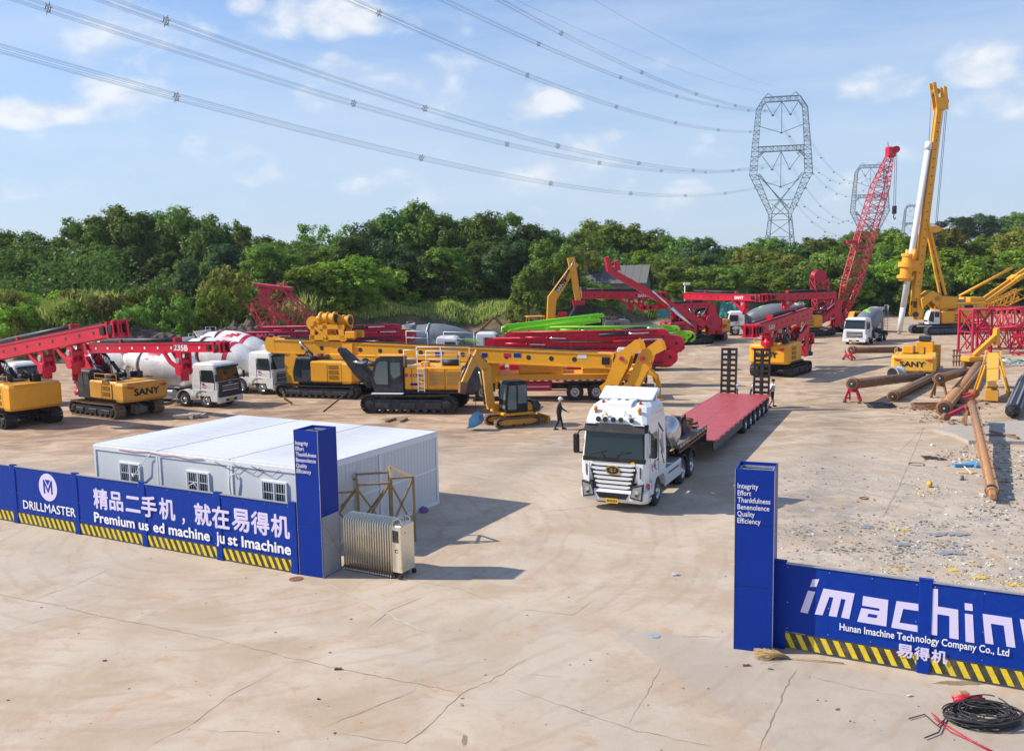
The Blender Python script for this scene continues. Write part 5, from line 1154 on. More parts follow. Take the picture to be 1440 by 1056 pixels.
# ---------------------------------------------------------------- long yellow rig with mast lying level
T = rig('large all-yellow drilling rig, its long level mast passing behind the grey excavator', (-13.2, 64.2, 0), R(160), (4.2, 3.55), (-21.0, 2.85), body='yellow', mastc='yellow', sany='', mh=.98, mw=1.0, taper=.95, brackets=(), kelly=False, drive=False, Lt=6.6, hw=1.6, group=None, track='track_steel', hr=.13)
def barrel(x0, x1, y, z, r_):
    part('winch', T, lambda m: (m.lathe([(0, r_), (.1, r_), (.1, r_*.78), (.45, r_*.78), (.45, r_*.95), (.55, r_*.95), (.55, r_*.78), (.9, r_*.78), (.9, r_), (1, r_)], (x0, y, z), (x1, y, z), 'yellow', 20, sm=False), m.cyl((x1-.01, y, z), (x1-.02, y, z), r_*.7, 'charcoal', n=16), m.cyl((x0+.01, y, z), (x0+.02, y, z), r_*.7, 'charcoal', n=16)))
barrel(.2, -1.0, .25, 6.35, .46); barrel(-.9, -1.9, -.2, 6.15, .44); winch(T, (.75, 0, 6.0), .5, 1.1, 'yellow')
part('winch_frame', T, lambda m: [(m.prism([(.6, 4.75), (.95, 4.75), (.85, 6.1), (.5, 6.2)], y, y+.12, 'yellow'), m.prism([(-.5, 4.75), (-.15, 4.75), (-.1, 6.0), (-.45, 6.0)], y, y+.12, 'yellow'), m.prism([(-1.9, 4.75), (-1.5, 4.75), (-1.3, 5.9), (-1.7, 5.9)], y, y+.12, 'yellow'), m.box((-.5, y+.06, 5.0), (3.0, .12, .35), 'yellow'), m.box((-.5, y+.06, 5.75), (2.7, .12, .3), 'yellow'), m.bar((.7, y+.06, 5.9), (-.4, y+.06, 5.0), .2, 'yellow'), m.box((-2.3, y, 5.2), (.8, .3, .5), 'yellow', b=.05), m.box((-2.0, y, 4.1), (.8, .12, 1.0), 'yellow')) for y in (-.6, .5)])
part('rotary_carriage', T, lambda m: (m.box((-1.2, 0, 3.6), (1.4, 1.1, .5), 'yellow', b=.05), m.box((-3.4, 0, 3.45), (1.6, 1.0, .7), 'yellow', b=.05), m.cyl((-3.4, -.6, 3.3), (-3.4, .6, 3.3), .3, 'charcoal')))
part('front_sheave', T, lambda m: ([m.prism([(4.0, 3.9), (4.7, 3.8), (4.95, 4.5), (4.7, 5.0), (4.1, 4.9)], y, y+.1, 'yellow') for y in (-.45, .35)], m.cyl((4.5, -.4, 4.4), (4.5, .4, 4.4), .32, 'charcoal', n=16)))
def end_plate(m, x, z):
    for y in (-.6, .5): m.prism([(x+.4, z+.2), (x-1.2, z+1.2), (x-1.6, z+1.75), (x-1.3, z+1.9), (x-1.1, z+1.55), (x-.2, z+1.2), (x+.2, z-.2), (x-.6, z-1.5), (x-.2, z-2.0), (x-.9, z-2.3), (x-1.5, z-1.8), (x-1.1, z-1.1), (x-.9, z-.3), (x-.6, z+.1)][::-1], y, y+.12, 'yellow')
for dx in (0, -1.35):
    part('end_bracket', T, lambda m: [m.prism([(dx-20.9, 3.3), (dx-21.3, 4.3), (dx-22.5, 5.2), (dx-22.75, 5.05), (dx-22.9, 4.55), (dx-22.2, 4.2), (dx-21.95, 3.4), (dx-21.3, 2.2), (dx-20.9, 1.7), (dx-20.5, 1.55), (dx-20.15, 2.2), (dx-20.55, 2.5)], y, y+.14, 'yellow') for y in ((-.62, .5) if dx == 0 else (-.4, .3))])
part('bracket_bolt', T, lambda m: [m.cyl((-21.6+dx, -.72, z), (-21.6+dx, .72, z), .14, 'crimson', n=12) for dx, z in ((0, 4.0), (.6, 2.2), (-1.3, 4.0), (-.7, 2.2))])
handrail(T, [(-6.6, .52, 4.6), (-8.2, .52, 4.55)], .9); handrail(T, [(-9.4, .52, 4.55), (-11.6, .52, 4.5)], .9)
part('mast_decal', T, lambda m: [m.box((x, s*.453, 3.98-.012*(-x)*0), (w_, .012, .26), mm) for s in (-1, 1) for x, w_, mm in ((-8.9, .4, 'blue_paint'), (-12.3, .4, 'blue_paint'), (-13.9, .5, 'crimson'), (-14.6, .5, 'blue_paint'), (-19, .6, 'white'))])

for o in T.children:
    n_ = o.name.split('.')[0]
    if n_ in ('mast_foot', 'linkage_arm', 'hose_bundle'): o.scale.z = .84
    if n_ in ('winch', 'winch_frame', 'front_sheave', 'handrail', 'rotary_carriage'): o.location.z = -.8
    if n_ in ('end_bracket', 'bracket_bolt'): o.location.z = -.95; o.location.y = 0
    if n_ == 'mast_decal': o.location.z = -.85
# ---------------------------------------------------------------- grey and orange crawler excavator without its boom
T = thing('crawler_excavator', 'grey and orange crawler excavator without its arm, parked behind the white offices', 'excavator', (-6.1, 56.6, 0), R(170))
crawler(T, 6.1, 1.55, .72, 1.2, shoe=.19)
z0 = 1.3
part('revolving_frame', T, lambda m: m.box((-.9, 0, z0), (6.2, 2.7, .25), 'charcoal', b=.05))
part('engine_hood', T, lambda m: m.box((-1.55, 0, z0+.85), (3.7, 3.0, 1.4), 'orange_yellow', b=.08))
part('counterweight', T, lambda m: m.prism([(-3.4, z0+.05), (-4.3, z0+.1), (-4.55, z0+.4), (-4.55, z0+1.2), (-4.3, z0+1.55), (-3.4, z0+1.6)], -1.52, 1.52, 'charcoal'))
for s in (-1, 1):
    for x in (-1.75, -2.85):
        part('grille', T, lambda m: (m.box((x, s*1.505, z0+.85), (.9, .03, .85), 'ochre_steel'), [m.box((x, s*1.525, z0+.48+.083*k), (.88, .02, .04), 'old_yellow') for k in range(10)], m.box((x, s*1.51, z0+.41), (.98, .04, .04), 'orange_yellow'), m.box((x, s*1.51, z0+1.29), (.98, .04, .04), 'orange_yellow')))
    part('door_seam', T, lambda m: [m.box((x, s*1.505, z0+.85), (.025, .02, 1.25), 'charcoal') for x in (-.2, -1.2, -2.3)])
for k, (x, y, z) in enumerate(((-.45, 1.512, z0+.95),)):
    text('XCMG', T, 'blue_paint', (x+.40, y, z), (PI/2, 0, PI), width=.85, height=.2, bold=.02)
    part('brand_roundel', T, lambda m: m.cyl((x+.6, 1.49, z+.12), (x+.6, 1.52, z+.12), .12, 'crimson', n=16))
    part('sticker', T, lambda m: (m.box((x+.1, 1.51, z-.45), (.5, .012, .16), 'blue_paint'), m.box((x-.5, 1.51, z-.24), (.2, .012, .1), 'black')))
text('XCMG', T, 'black', (-4.56, .7, z0+.75), (PI/2, 0, -PI/2), width=1.4, height=.3, bold=.03)
C_ = part('cab', T, lambda m: ring_loft(m, [[(x, y, z) for x, y in ((2.3+dx, .55), (2.3+dx, 1.6), (.35, 1.6), (.35, .55))] for z, dx in ((z0+.05, -.1), (z0+.7, .1), (z0+1.9, -.15), (z0+2.15, -.35))], 'charcoal'))
part('window', C_, lambda m: m.prism([(1.3, z0+.5), (2.05, z0+.5), (2.2, z0+.9), (2.0, z0+1.75), (1.8, z0+1.92), (1.3, z0+1.92)], 1.56, 1.615, 'glass_pale'))
part('window', C_, lambda m: m.prism([(.5, z0+1.05), (.95, z0+.85), (1.12, z0+1.2), (1.12, z0+1.85), (.5, z0+1.85)], 1.56, 1.615, 'glass_pale'))
part('window', C_, lambda m: m.hexa([(2.2, .65, z0+.5), (2.32, .65, z0+.6), (2.32, 1.5, z0+.6), (2.2, 1.5, z0+.5), (2.1, .65, z0+1.85), (2.19, .65, z0+1.8), (2.19, 1.5, z0+1.8), (2.1, 1.5, z0+1.85)], 'glass_pale'))
part('cab_roof_guard', T, lambda m: m.box((1.2, 1.0, z0+2.25), (1.7, 1.1, .08), 'orange_yellow', b=.02))
part('door_frame', C_, lambda m: [m.box(c_, d_, 'black') for c_, d_ in (((1.24, 1.612, z0+1.15), (.03, .02, 1.7)), ((.42, 1.612, z0+1.3), (.03, .02, 1.3)))])
part('stub_boom', T, lambda m: [(m.prism([(2.0, z0+.4), (2.4, z0+.1), (3.3, z0+.2), (4.1, z0+1.0), (5.1, z0+2.45), (5.05, z0+2.65), (4.7, z0+2.6), (3.5, z0+1.55), (3.0, z0+1.15), (2.4, z0+1.2)], y, y+.5, 'charcoal')) for y in (-.45,)] + [m.cyl((3.0, -.6, z0+.3), (3.0, .3, z0+.3), .2, 'black')])
ram(T, (2.2, .05, z0+1.55), (4.0, .15, z0+1.75), .16, 'charcoal'); ram(T, (2.2, -.5, z0+1.5), (4.0, -.5, z0+1.7), .16, 'charcoal')
part('prop_rod', T, lambda m: m.cyl((3.2, .55, z0+.7), (5.6, 1.6, .05), .05, 'black'))
part('walkway', T, lambda m: (m.box((1.3, 1.75, z0-.05), (2.0, .34, .06), 'trim_white'), m.box((-1.6, 1.42, z0-.02), (3.6, .22, .06), 'charcoal')))
part('ladder', T, lambda m: ([m.bar((x, 1.6, z0+.05), (x, 1.56, z0+1.9), .05, 'trim_white') for x in (-.62, -1.02)], [m.bar((-.62, 1.6, z0+.15+.26*k), (-1.02, 1.6, z0+.15+.26*k), .04, 'trim_white') for k in range(6)]))
handrail(T, [(.3, 1.4, z0+1.55), (-.55, 1.4, z0+1.55)], 1.05); handrail(T, [(-1.1, 1.4, z0+1.55), (-2.1, 1.4, z0+1.55), (-3.2, 1.4, z0+1.55)], 1.0); handrail(T, [(.3, -1.4, z0+1.55), (-1.3, -1.4, z0+1.55), (-3.2, -1.4, z0+1.55)], 1.0)
part('filter', T, lambda m: (m.cyl((-1.9, .5, z0+1.75), (-3.0, .5, z0+1.75), .2, 'charcoal'), m.box((-.9, .8, z0+1.7), (.5, .5, .3), 'orange_yellow', b=.04), m.cyl((-2.6, -.8, z0+1.5), (-2.6, -.8, z0+2.1), .08, 'charcoal')))

# ---------------------------------------------------------------- mini excavator
T = thing('mini_excavator', 'small yellow mini excavator with blue bucket, between grey excavator and walking person', 'mini excavator', (-.05, 50.2, 0), R(205), None, 1.03)
crawler(T, 2.7, .72, .36, .58, mat='track_dusty', frame='old_yellow', shoe=.12)
part('body', T, lambda m: (m.box((-.45, -.1, 1.0), (1.6, 1.5, .5), 'old_yellow', b=.12), m.box((-.2, 0, .68), (1.9, 1.4, .16), 'yellow', b=.04), m.box((.75, -.55, .95), (.5, .35, .5), 'yellow', b=.06)))
part('counterweight', T, lambda m: m.prism([(-1.0, .7), (-1.3, .8), (-1.4, 1.1), (-1.2, 1.35), (-.9, 1.35)], -.78, .78, 'charcoal'))
C_ = part('cab', T, lambda m: ring_loft(m, [rrect(-.65, .62, .5, .78, .06), rrect(-.65, .66, .5, 1.2, .06), rrect(-.62, .52, .47, 2.35, .06), rrect(-.55, .42, .42, 2.46, .06)], 'black'), loc=(0, .22, 0))
for s in (-1, 1):
    part('window', C_, lambda m: m.prism([(.05, .95), (.55, .95), (.58, 1.3), (.46, 2.25), (.05, 2.25)], s*.42, s*.512, 'glass_pale')); part('window', C_, lambda m: m.prism([(-.58, 1.25), (-.05, 1.25), (-.05, 2.25), (-.56, 2.25)], s*.42, s*.512, 'glass_pale'))
part('window', C_, lambda m: m.hexa([(.58, -.4, 1.0), (.675, -.4, 1.0), (.675, .4, 1.0), (.58, .4, 1.0), (.46, -.4, 2.28), (.545, -.4, 2.28), (.545, .4, 2.28), (.46, .4, 2.28)], 'glass_pale'))
part('boom', T, lambda m: (beam(m, (1.1, -.3, .95), (1.35, -.3, 3.2), .24, .38, .42, 'old_yellow'), beam(m, (1.3, -.3, 3.1), (2.05, -.3, 3.95), .24, .42, .3, 'old_yellow')))
part('stick', T, lambda m: beam(m, (1.75, -.3, 4.1), (2.7, -.3, 2.4), .2, .34, .24, 'old_yellow'))
ram(T, (1.45, -.3, 1.2), (1.75, -.3, 3.0), .06, 'charcoal'); ram(T, (1.3, -.3, 3.5), (2.0, -.3, 4.1), .055, 'charcoal'); ram(T, (2.2, -.3, 3.95), (2.85, -.3, 2.8), .05, 'charcoal')
part('quick_hitch', T, lambda m: m.prism([(2.5, 2.45), (2.9, 2.55), (2.95, 1.95), (2.65, 1.85)], -.45, -.15, 'rust'))
part('dozer_blade', T, lambda m: (m.prism([(-1.85, .05), (-1.95, .25), (-1.9, .45), (-1.8, .45), (-1.82, .25), (-1.75, .05)], -.85, .85, 'old_yellow'), [m.bar((-1.2, y, .35), (-1.8, y, .2), .1, 'old_yellow') for y in (-.4, .4)]))
part('seat', T, lambda m: (m.box((-.1, .22, 1.1), (.45, .45, .12), 'cloth_black', b=.03), m.box((-.3, .22, 1.4), (.12, .42, .6), 'cloth_black', b=.03)))
B_ = thing('excavator_bucket', 'blue excavator bucket hanging from the mini excavator on a line', 'bucket', (-2.05, 48.6, .42), R(160), None, .78)
part('shell', B_, lambda m: (m.prism([(-.05, .75), (-.42, .55), (-.5, .2), (-.35, -.1), (0, -.3), (.4, -.35), (.42, -.3), (.02, -.22), (-.28, -.05), (-.42, .2), (-.35, .5), (0, .68)], -.42, .42, 'bucket_blue'), [m.prism([(-.02, .7), (-.40, .52), (-.46, .2), (-.32, -.08), (0, -.26), (.38, -.32), (.3, .3)], y, y+.03, 'bucket_blue') for y in (-.42, .39)]))
part('teeth', B_, lambda m: [m.box((.45, -.36+.18*k, -.33), (.16, .07, .05), 'rust') for k in range(5)])
part('hanging_line', B_, lambda m: m.cyl((-.05, 0, .7), (-.02, -.1, 2.0), .02, 'black', n=5))

# ---------------------------------------------------------------- concrete pump trucks
def pump(label, loc, rz, c, L_=13.2, z=2.7, truckc='white', nsec=4, s=1., cab=True, bh=.62, group='concrete pump trucks with folded booms', txt='', tilt=.1):
    T = thing('pump_truck', label, 'concrete pump truck', loc, rz, group, s)
    if cab: truck_cab(T, 5.4, truckc, lower='charcoal', gl='glass_green' if c == 'green' else 'glass')
    chassis(T, -5.6, 5.2)
    for x in (4.4, 2.6, -2.4, -3.8):
        for sy in (-1, 1): wheel(T, x, sy*1.04, .52, .32)
    part('deck', T, lambda m: (m.box((-1.1, 0, 1.25), (8.8, 2.35, .12), c), m.box((-3.5, 0, 1.5), (2.6, 1.2, .5), 'charcoal', b=.05)))
    part('hopper', T, lambda m: m.hexa([(-6.3, -.6, .8), (-5.4, -.6, .8), (-5.4, .6, .8), (-6.3, .6, .8), (-6.7, -.95, 1.6), (-5.3, -.95, 1.6), (-5.3, .95, 1.6), (-6.7, .95, 1.6)], c))
    part('turret', T, lambda m: (m.cyl((2.9, 0, 1.2), (2.9, 0, 2.4), .55, c, n=20), m.box((2.9, 0, 2.3), (1.2, 1.1, .5), c, b=.08)))
    for sy in (-1, 1):
        part('outrigger', T, lambda m: (m.box((1.2, sy*1.05, 1.55), (3.2, .3, .36), c, b=.04), m.cyl((-.3, sy*1.05, 1.75), (-.3, sy*1.05, .6), .1, c)))
        part('outrigger', T, lambda m: (m.box((-3.2, sy*1.05, 1.55), (3.0, .3, .36), c, b=.04), m.cyl((-4.6, sy*1.05, 1.75), (-4.6, sy*1.05, .6), .1, c)))
    xf = 7.6; lay = [(-.5, .45, 0), (.5, .0, .35), (0, .1, .9), (-.55, .9, 1.1), (-.6, -.55, .5), (.3, -.8, .7)][:nsec]
    for k, (y, dz, sh) in enumerate(lay):
        y *= .9
        xa = xf-sh*.9; xb = xf-L_+sh*1.4; zz = z+dz
        part('boom_section', T, lambda m: (beam(m, (xa, y, zz), (xb, y, zz+tilt), .34, bh, bh*.5, c), m.cyl((xa-.02, y-.25, zz), (xa-.02, y+.25, zz), bh*.5, c, n=20), m.cyl((xa, y-.28, zz), (xa, y+.28, zz), bh*.11, 'charcoal', n=12), m.cyl((xb, y-.2, zz+tilt), (xb, y+.2, zz+tilt), bh*.34, c, n=14)))
        ram(T, (xa-4.6, y-.27, zz+bh*.18), (xa-1.0, y-.27, zz+bh*.3), .12, 'charcoal' if k == 3 else c); ram(T, (xb+1.2, y-.25, zz+tilt-.05), (xb+4.2, y-.25, zz+tilt*.6-.1), .1, c); part('boom_link', T, lambda m: (m.bar((xa-1.2, y+.2, zz+.45), (xa-.2, y+.2, zz+.1), .12, c), m.bar((xa-1.2, y-.2, zz+.45), (xa-.2, y-.2, zz+.1), .12, c)))
        part('delivery_pipe', T, lambda m: (m.cyl((xa-.5, y-.26, zz+bh*.44), (xb+.3, y-.26, zz+tilt+bh*.3), .07, c, n=10), m.cyl((xa-.5, y-.24, zz-bh*.36), (xb+3.3, y-.24, zz+tilt*.7-bh*.3), .05, 'charcoal' if c != 'green' else c, n=8), [m.box((xa-1.4-2.1*q, y-.22, zz+bh*.1), (.12, .12, bh*.9), c) for q in range(5)]))
    part('boom_elbow', T, lambda m: [m.tube([(xf+.1, -.35+.35*k, z+.7-.1*k), (xf+.5, -.35+.3*k, z+.5), (xf+.55, -.35+.3*k, z+.1), (xf+.2, -.35+.3*k, z-.2)], .08, c, 8) for k in range(3)])
    part('boom_rest', T, lambda m: [m.box((x, 0, 2.0), (.16, 1.3, 1.4), c) for x in (-3.6,)])
    if txt: text(txt, T, 'white', (xf-L_+1.2, -.74, z+.35), (PI/2, 0, 0), width=1.6, height=.3, bold=.03)
    return T
pump('red concrete pump truck with glossy folded boom, behind the yellow outrigger truck', (4.6, 67.2, 0), R(-9), 'red', 13.8, z=2.75, bh=1.15, nsec=6)
pump('red concrete pump truck with long folded boom, behind the winches of the yellow rig', (-16.4, 78.3, 0), R(-3), 'crimson', 14.4, z=3.0, bh=.8, txt='SANY')
pump('lime green concrete pump truck with long level boom, behind the red one', (7.6, 78, 0), R(-11), 'green', 13.6, z=2.6, truckc='black')
pump('lime green concrete pump truck with rising boom, second and farther of the two green ones', (7.2, 89, 0), R(184), 'green', 9.5, z=2.7, nsec=3, cab=False, bh=.6, tilt=1.0)
# yellow truck with outriggers, under the rig mast
T = thing('outrigger_truck', 'yellow truck with red and white striped deck edge, under the long yellow mast', 'truck', (3.0, 60.6, 0), R(176))
truck_cab(T, 6.0, 'yellow', lower='charcoal'); chassis(T, -4.6, 5.6)
for x in (4.9, 3.3, -1.25, -2.65):
    for sy in (-1, 1): wheel(T, x, sy*1.05, .56, .34)
part('deck', T, lambda m: (m.box((-.6, 0, 1.55), (9.2, 2.5, .5), 'yellow', b=.05), m.box((-3.4, 0, 2.0), (3.4, 2.2, .4), 'yellow', b=.06), m.box((1.0, 0, 2.1), (3.0, 2.0, .6), 'yellow', b=.06)))
for s in (-1, 1): part('marker_tape', T, lambda m: [m.box((-5.1+.25*k, s*1.256, 1.36), (.24, .012, .08), 'white' if k % 2 else 'crimson') for k in range(36)])
for s in (-1, 1):
    part('tool_box', T, lambda m: (m.box((1.2, s*1.0, .95), (1.8, .4, .5), 'crimson', b=.03), m.box((1.2, s*1.205, .95), (1.5, .02, .06), 'white')))
    part('side_guard', T, lambda m: [m.box((1.0, s*1.15, z), (3.6, .05, .09), 'crimson') for z in (.7, 1.2)])
    part('mudguard', T, lambda m: m.box((-1.95, s*1.0, 1.22), (2.9, .5, .06), 'charcoal'))
    part('outrigger', T, lambda m: (m.tube([(-4.6, s*1.0, 1.9), (-5.6, s*1.1, 2.1), (-6.6, s*1.3, 1.6), (-6.8, s*1.35, .9)], .16, 'yellow', 8), m.cyl((-5.1, s*1.15, 1.9), (-5.1, s*1.15, .25), .09, 'yellow'), m.cyl((-6.8, s*1.35, 1.0), (-6.8, s*1.35, .15), .09, 'galv'), m.cyl((-6.8, s*1.35, .0), (-6.8, s*1.35, .1), .28, 'yellow', n=14)))
ram(T, (-4.9, 1.3, 1.2), (-6.4, 1.5, .4), .09, 'galv')

# ---------------------------------------------------------------- mixers
mixer('white mixer truck with grey front, in front of the others, its cab beside mast 235B', (-22.9, 61.3, 0), R(-22), stripe='crimson', lower='mixer_white')
mixer('white mixer truck with red ringed drum, second in the row and nearest the yellow rig', (-21.0, 67.8, 0), R(-24), stripe='red3', s=1.06, front=None)
mixer('white mixer truck with red ringed drum, third in the row, mostly hidden', (-21.6, 73.5, 0), R(-26), stripe='red3', s=1.1)
mixer('white mixer truck with plain drum top showing above the mast 235B', (-30.2, 69.6, 0), R(-22), stripe='crimson')
mixer('white mixer truck with its cab under the nearest red mast at the left edge', (-37.2, 63.6, 0), R(-22), stripe='crimson')
mixer('white cab mixer truck with dark grey drum, parked behind the red pump boom', (-5.5, 86, 0), R(-5), drum='mixer_grey', stripe=None, cabc='white', lower='charcoal', gl='glass_green', logo='200MS')
mixer('white cab mixer truck with dark grey drum, in front of its twin and facing right', (-8.9, 81.5, 0), R(-5), drum='mixer_grey', stripe='green', cabc='white', lower='charcoal', gl='glass_green')
mixer('distant white cab mixer truck with grey drum striped green, facing left among red masts', (32.4, 116, 0), R(172), drum='mixer_grey', stripe='green', cabc='white', lower='charcoal', s=1.05)
mixer('white mixer truck with dark grey drum standing alone, facing the trailer ramps', (40.1, 101.5, 0), R(232), drum='mixer_grey', stripe='green', cabc='white', lower='white', front=None)
# grey front plastic on the foremost mixer is part of its cab
# ---------------------------------------------------------------- yellow excavator with raised arm, and wheel loader frame
T = thing('excavator', 'yellow excavator arm raised in front of the trees, black bucket hanging down', 'excavator', (5.6, 102.5, 0), R(8))
crawler(T, 4.6, 1.3, .6, .95, mat='track_dusty'); house(T, 'old_yellow', sany='', h=1.4, cabc='crimson')
part('boom', T, lambda m: (beam(m, (-1.2, 0, 2.0), (-.9, 0, 5.8), .55, .8, .95, 'yellow'), beam(m, (-1.0, 0, 5.4), (1.9, 0, 9.5), .5, 1.0, .6, 'yellow')))
part('name_decal', T, lambda m: m.bar((-.45, -.262, 6.35), (.55, -.262, 7.7), .55, 'black', h=.02, upv=(0, 1, 0))); text('SANY', T, 'white', (-.25, -.285, 6.25), (PI/2, -R(53), 0), width=1.5, height=.34, bold=.03)
part('stick', T, lambda m: beam(m, (1.3, 0, 10.1), (2.2, 0, 4.6), .42, .8, .5, 'yellow'))
ram(T, (.2, -.35, 7.2), (1.6, -.3, 9.9), .13, 'charcoal'); ram(T, (2.2, 0, 9.0), (2.5, 0, 5.2), .12, 'charcoal')
part('bucket', T, lambda m: m.prism([(1.9, 4.7), (2.6, 4.7), (3.9, 4.0), (4.1, 3.0), (3.3, 2.3), (1.7, 2.3), (.9, 3.0), (1.2, 3.6)], -.8, .8, 'black'))
part('bucket_bracket', T, lambda m: (m.prism([(1.4, 5.3), (2.9, 5.2), (2.7, 4.5), (1.6, 4.5)], -.3, .3, 'red'), m.box((.3, 0, 3.4), (1.0, .6, 1.2), 'red', b=.1)))
T = thing('wheel_loader', 'small old yellow machine with open cab frame, left of the green pump boom', 'loader', (1.6, 96, 0), R(10))
part('body', T, lambda m: (m.box((0, 0, 1.3), (4.2, 2.0, 1.0), 'old_yellow', b=.1), m.box((-1.2, 0, 2.1), (1.8, 1.6, .7), 'pale_yellow', b=.08)))
part('cab_frame', T, lambda m: ([m.box((x, y, 2.7), (.1, .1, 2.2), 'old_yellow') for x in (.2, 1.8) for y in (-.7, .7)], m.box((1.0, 0, 3.85), (1.9, 1.7, .12), 'old_yellow', b=.03)))
part('boom', T, lambda m: (m.bar((-1.8, 0, 2.0), (-3.4, 0, 3.9), .3, 'rust'), m.bar((-3.4, 0, 3.9), (-5, 0, 2.5), .25, 'rust')))
for x in (-1.3, 1.3):
    for y in (-1, 1): wheel(T, x, y*1.0, .65, .45)

# ---------------------------------------------------------------- lattice cranes
def lat(T, p0, p1, w0, w1, n, c='lattice_red', r=.11, name='lattice_section', side=None, rl=None, asp=1.):
    p0, p1 = Vector(p0), Vector(p1); a = (p1-p0).normalized(); s_ = Vector(side or (0, 1, 0)); s_ = (s_-a*s_.dot(a)).normalized(); u = a.cross(s_)
    cn = lambda p, w_: [p+s_*(i*w_/2)+u*(j*w_*asp/2) for i, j in ((-1, -1), (1, -1), (1, 1), (-1, 1))]
    return part(name, T, lambda m: m.truss(cn(p0, w0), cn(p1, w1), n, r, c, rl=rl or r*.55))
T = thing('crawler_crane', 'red lattice boom crawler crane rising above the trees beside the lone mixer', 'crawler crane', (44.6, 117, 0), R(205))
crawler(T, 5.2, 1.8, .8, 1.1, mat='track_dusty')
house(T, 'yellow', hw=1.6, sany='', xr=-3.6, cab=True)
lf = lambda X, z: (-(X-44.6)/math.cos(R(25)), 0, z)    # boom stands nearly side-on
pts = [((42.9, 117, 2.2), (44.2, 117.4, 6.3), .9, 2.0, 4), ((44.2, 117.4, 6.3), (46.2, 118, 13.2), 2.0, 2.0, 8), ((46.2, 118, 13.2), (48.0, 118.5, 19.2), 2.0, 1.9, 7), ((48.0, 118.5, 19.2), (49.3, 118.9, 23.2), 1.9, .8, 6)]
inv = lambda p: Matrix.Rotation(-R(205), 3, 'Z') @ (Vector(p)-Vector((44.6, 117, 0)))
for k, (a, b, w0, w1, n) in enumerate(pts):
    part('boom_section', T, lambda m: (m.truss([inv(Vector(a)+Vector((i*w0/2, j*w0/2, 0))) for i, j in ((-1, -1), (1, -1), (1, 1), (-1, 1))], [inv(Vector(b)+Vector((i*w1/2, j*w1/2, 0))) for i, j in ((-1, -1), (1, -1), (1, 1), (-1, 1))], n, .125 if k < 2 else .09, 'crane_red' if k != 0 else 'red', rl=.06)))
part('boom_head', T, lambda m: (m.box(inv((49.5, 119, 23.8)), (1.3, .8, 1.3), 'red', b=.1), m.cyl(inv((50.1, 118.6, 24.1)), inv((50.1, 119.4, 24.1)), .45, 'crimson', n=16), m.bar(inv((49.2, 119, 24.2)), inv((49.1, 119, 25.1)), .06, 'charcoal')))
part('hoist_rope', T, lambda m: [m.cyl(inv((50.2+dx, 119, 24.0)), inv((50.2+dx, 119, 16.8)), .035, 'grey', n=5) for dx in (-.12, .12)])
part('hook_block', T, lambda m: (m.box(inv((50.2, 119, 16.2)), (.45, .5, 1.1), 'charcoal', b=.08), m.tube([inv((50.2, 119, 15.7)), inv((50.1, 119, 15.2)), inv((50.25, 119, 14.9)), inv((50.4, 119, 15.2))], .07, 'charcoal')))
part('gantry', T, lambda m: m.truss([inv((40.3+i*.6, 117+j, 1.8)) for i, j in ((-1, -1), (1, -1), (1, 1), (-1, 1))], [inv((39.9+i*.9, 117+j, 7.2)) for i, j in ((-1, -1), (1, -1), (1, 1), (-1, 1))], 4, .14, 'lattice_red', rl=.09))
part('gantry_drum', T, lambda m: m.lathe([(0, .8), (.1, .8), (.1, .5), (.9, .5), (.9, .8), (1, .8)], inv((39.8, 116.2, 7.6)), inv((39.8, 117.8, 7.6)), 'crimson', 18))
part('boom_light', T, lambda m: m.box(inv((44.0, 117, 12.0)), (1.8, .4, .5), 'crimson', b=.05))
part('pendant_rope', T, lambda m: [m.cyl(inv((39.9, 117+s, 7.4)), inv((44.3, 117.4+s, 6.9)), .03, 'charcoal', n=4) for s in (-.8, .8)])
for a, b in (((41.8, 113, .3), (46.4, 113.4, .3)),):
    pass
CR = T; CR.scale.z = .972
T = thing('crane_gantry', 'crimson lattice boom foot propped up behind the white mixers, its head tilted', 'lattice boom', (-20.5, 86, 0), 0)
lat(T, (1.6, 0, 2.6), (-2.2, 0, 7.4), 1.3, 2.3, 7, 'crane_red', .11, rl=.06)
part('head_plate', T, lambda m: (m.box((-2.0, 0, 7.6), (3.4, 2.0, .3), 'crimson', rot=(0, R(8), 0), b=.05), m.box((-2.6, 0, 7.2), (1.2, 1.6, .6), 'lattice_red', b=.05)))
lat(T, (-2.3, 0, 3.0), (-3.6, 0, 6.4), 1.2, 1.8, 4, 'crane_red', .09, rl=.055)
part('strut', T, lambda m: [m.bar(a, b, .12, 'lattice_red') for a, b in (((-3.7, -.8, 6.5), (-2.2, -.8, 7.5)), ((-3.7, .8, 6.5), (-2.2, .8, 7.5)), ((-1.0, -.9, 7.4), (3.4, -.9, 3.2)), ((-1.0, .9, 7.4), (3.4, .9, 3.2)), ((-3.7, .8, 6.4), (1.4, .8, 2.6)), ((-3.7, -.8, 6.4), (1.4, -.8, 2.6)))])
part('base', T, lambda m: m.box((.5, 0, 1.8), (5.0, 2.2, 1.8), 'crimson', b=.1))

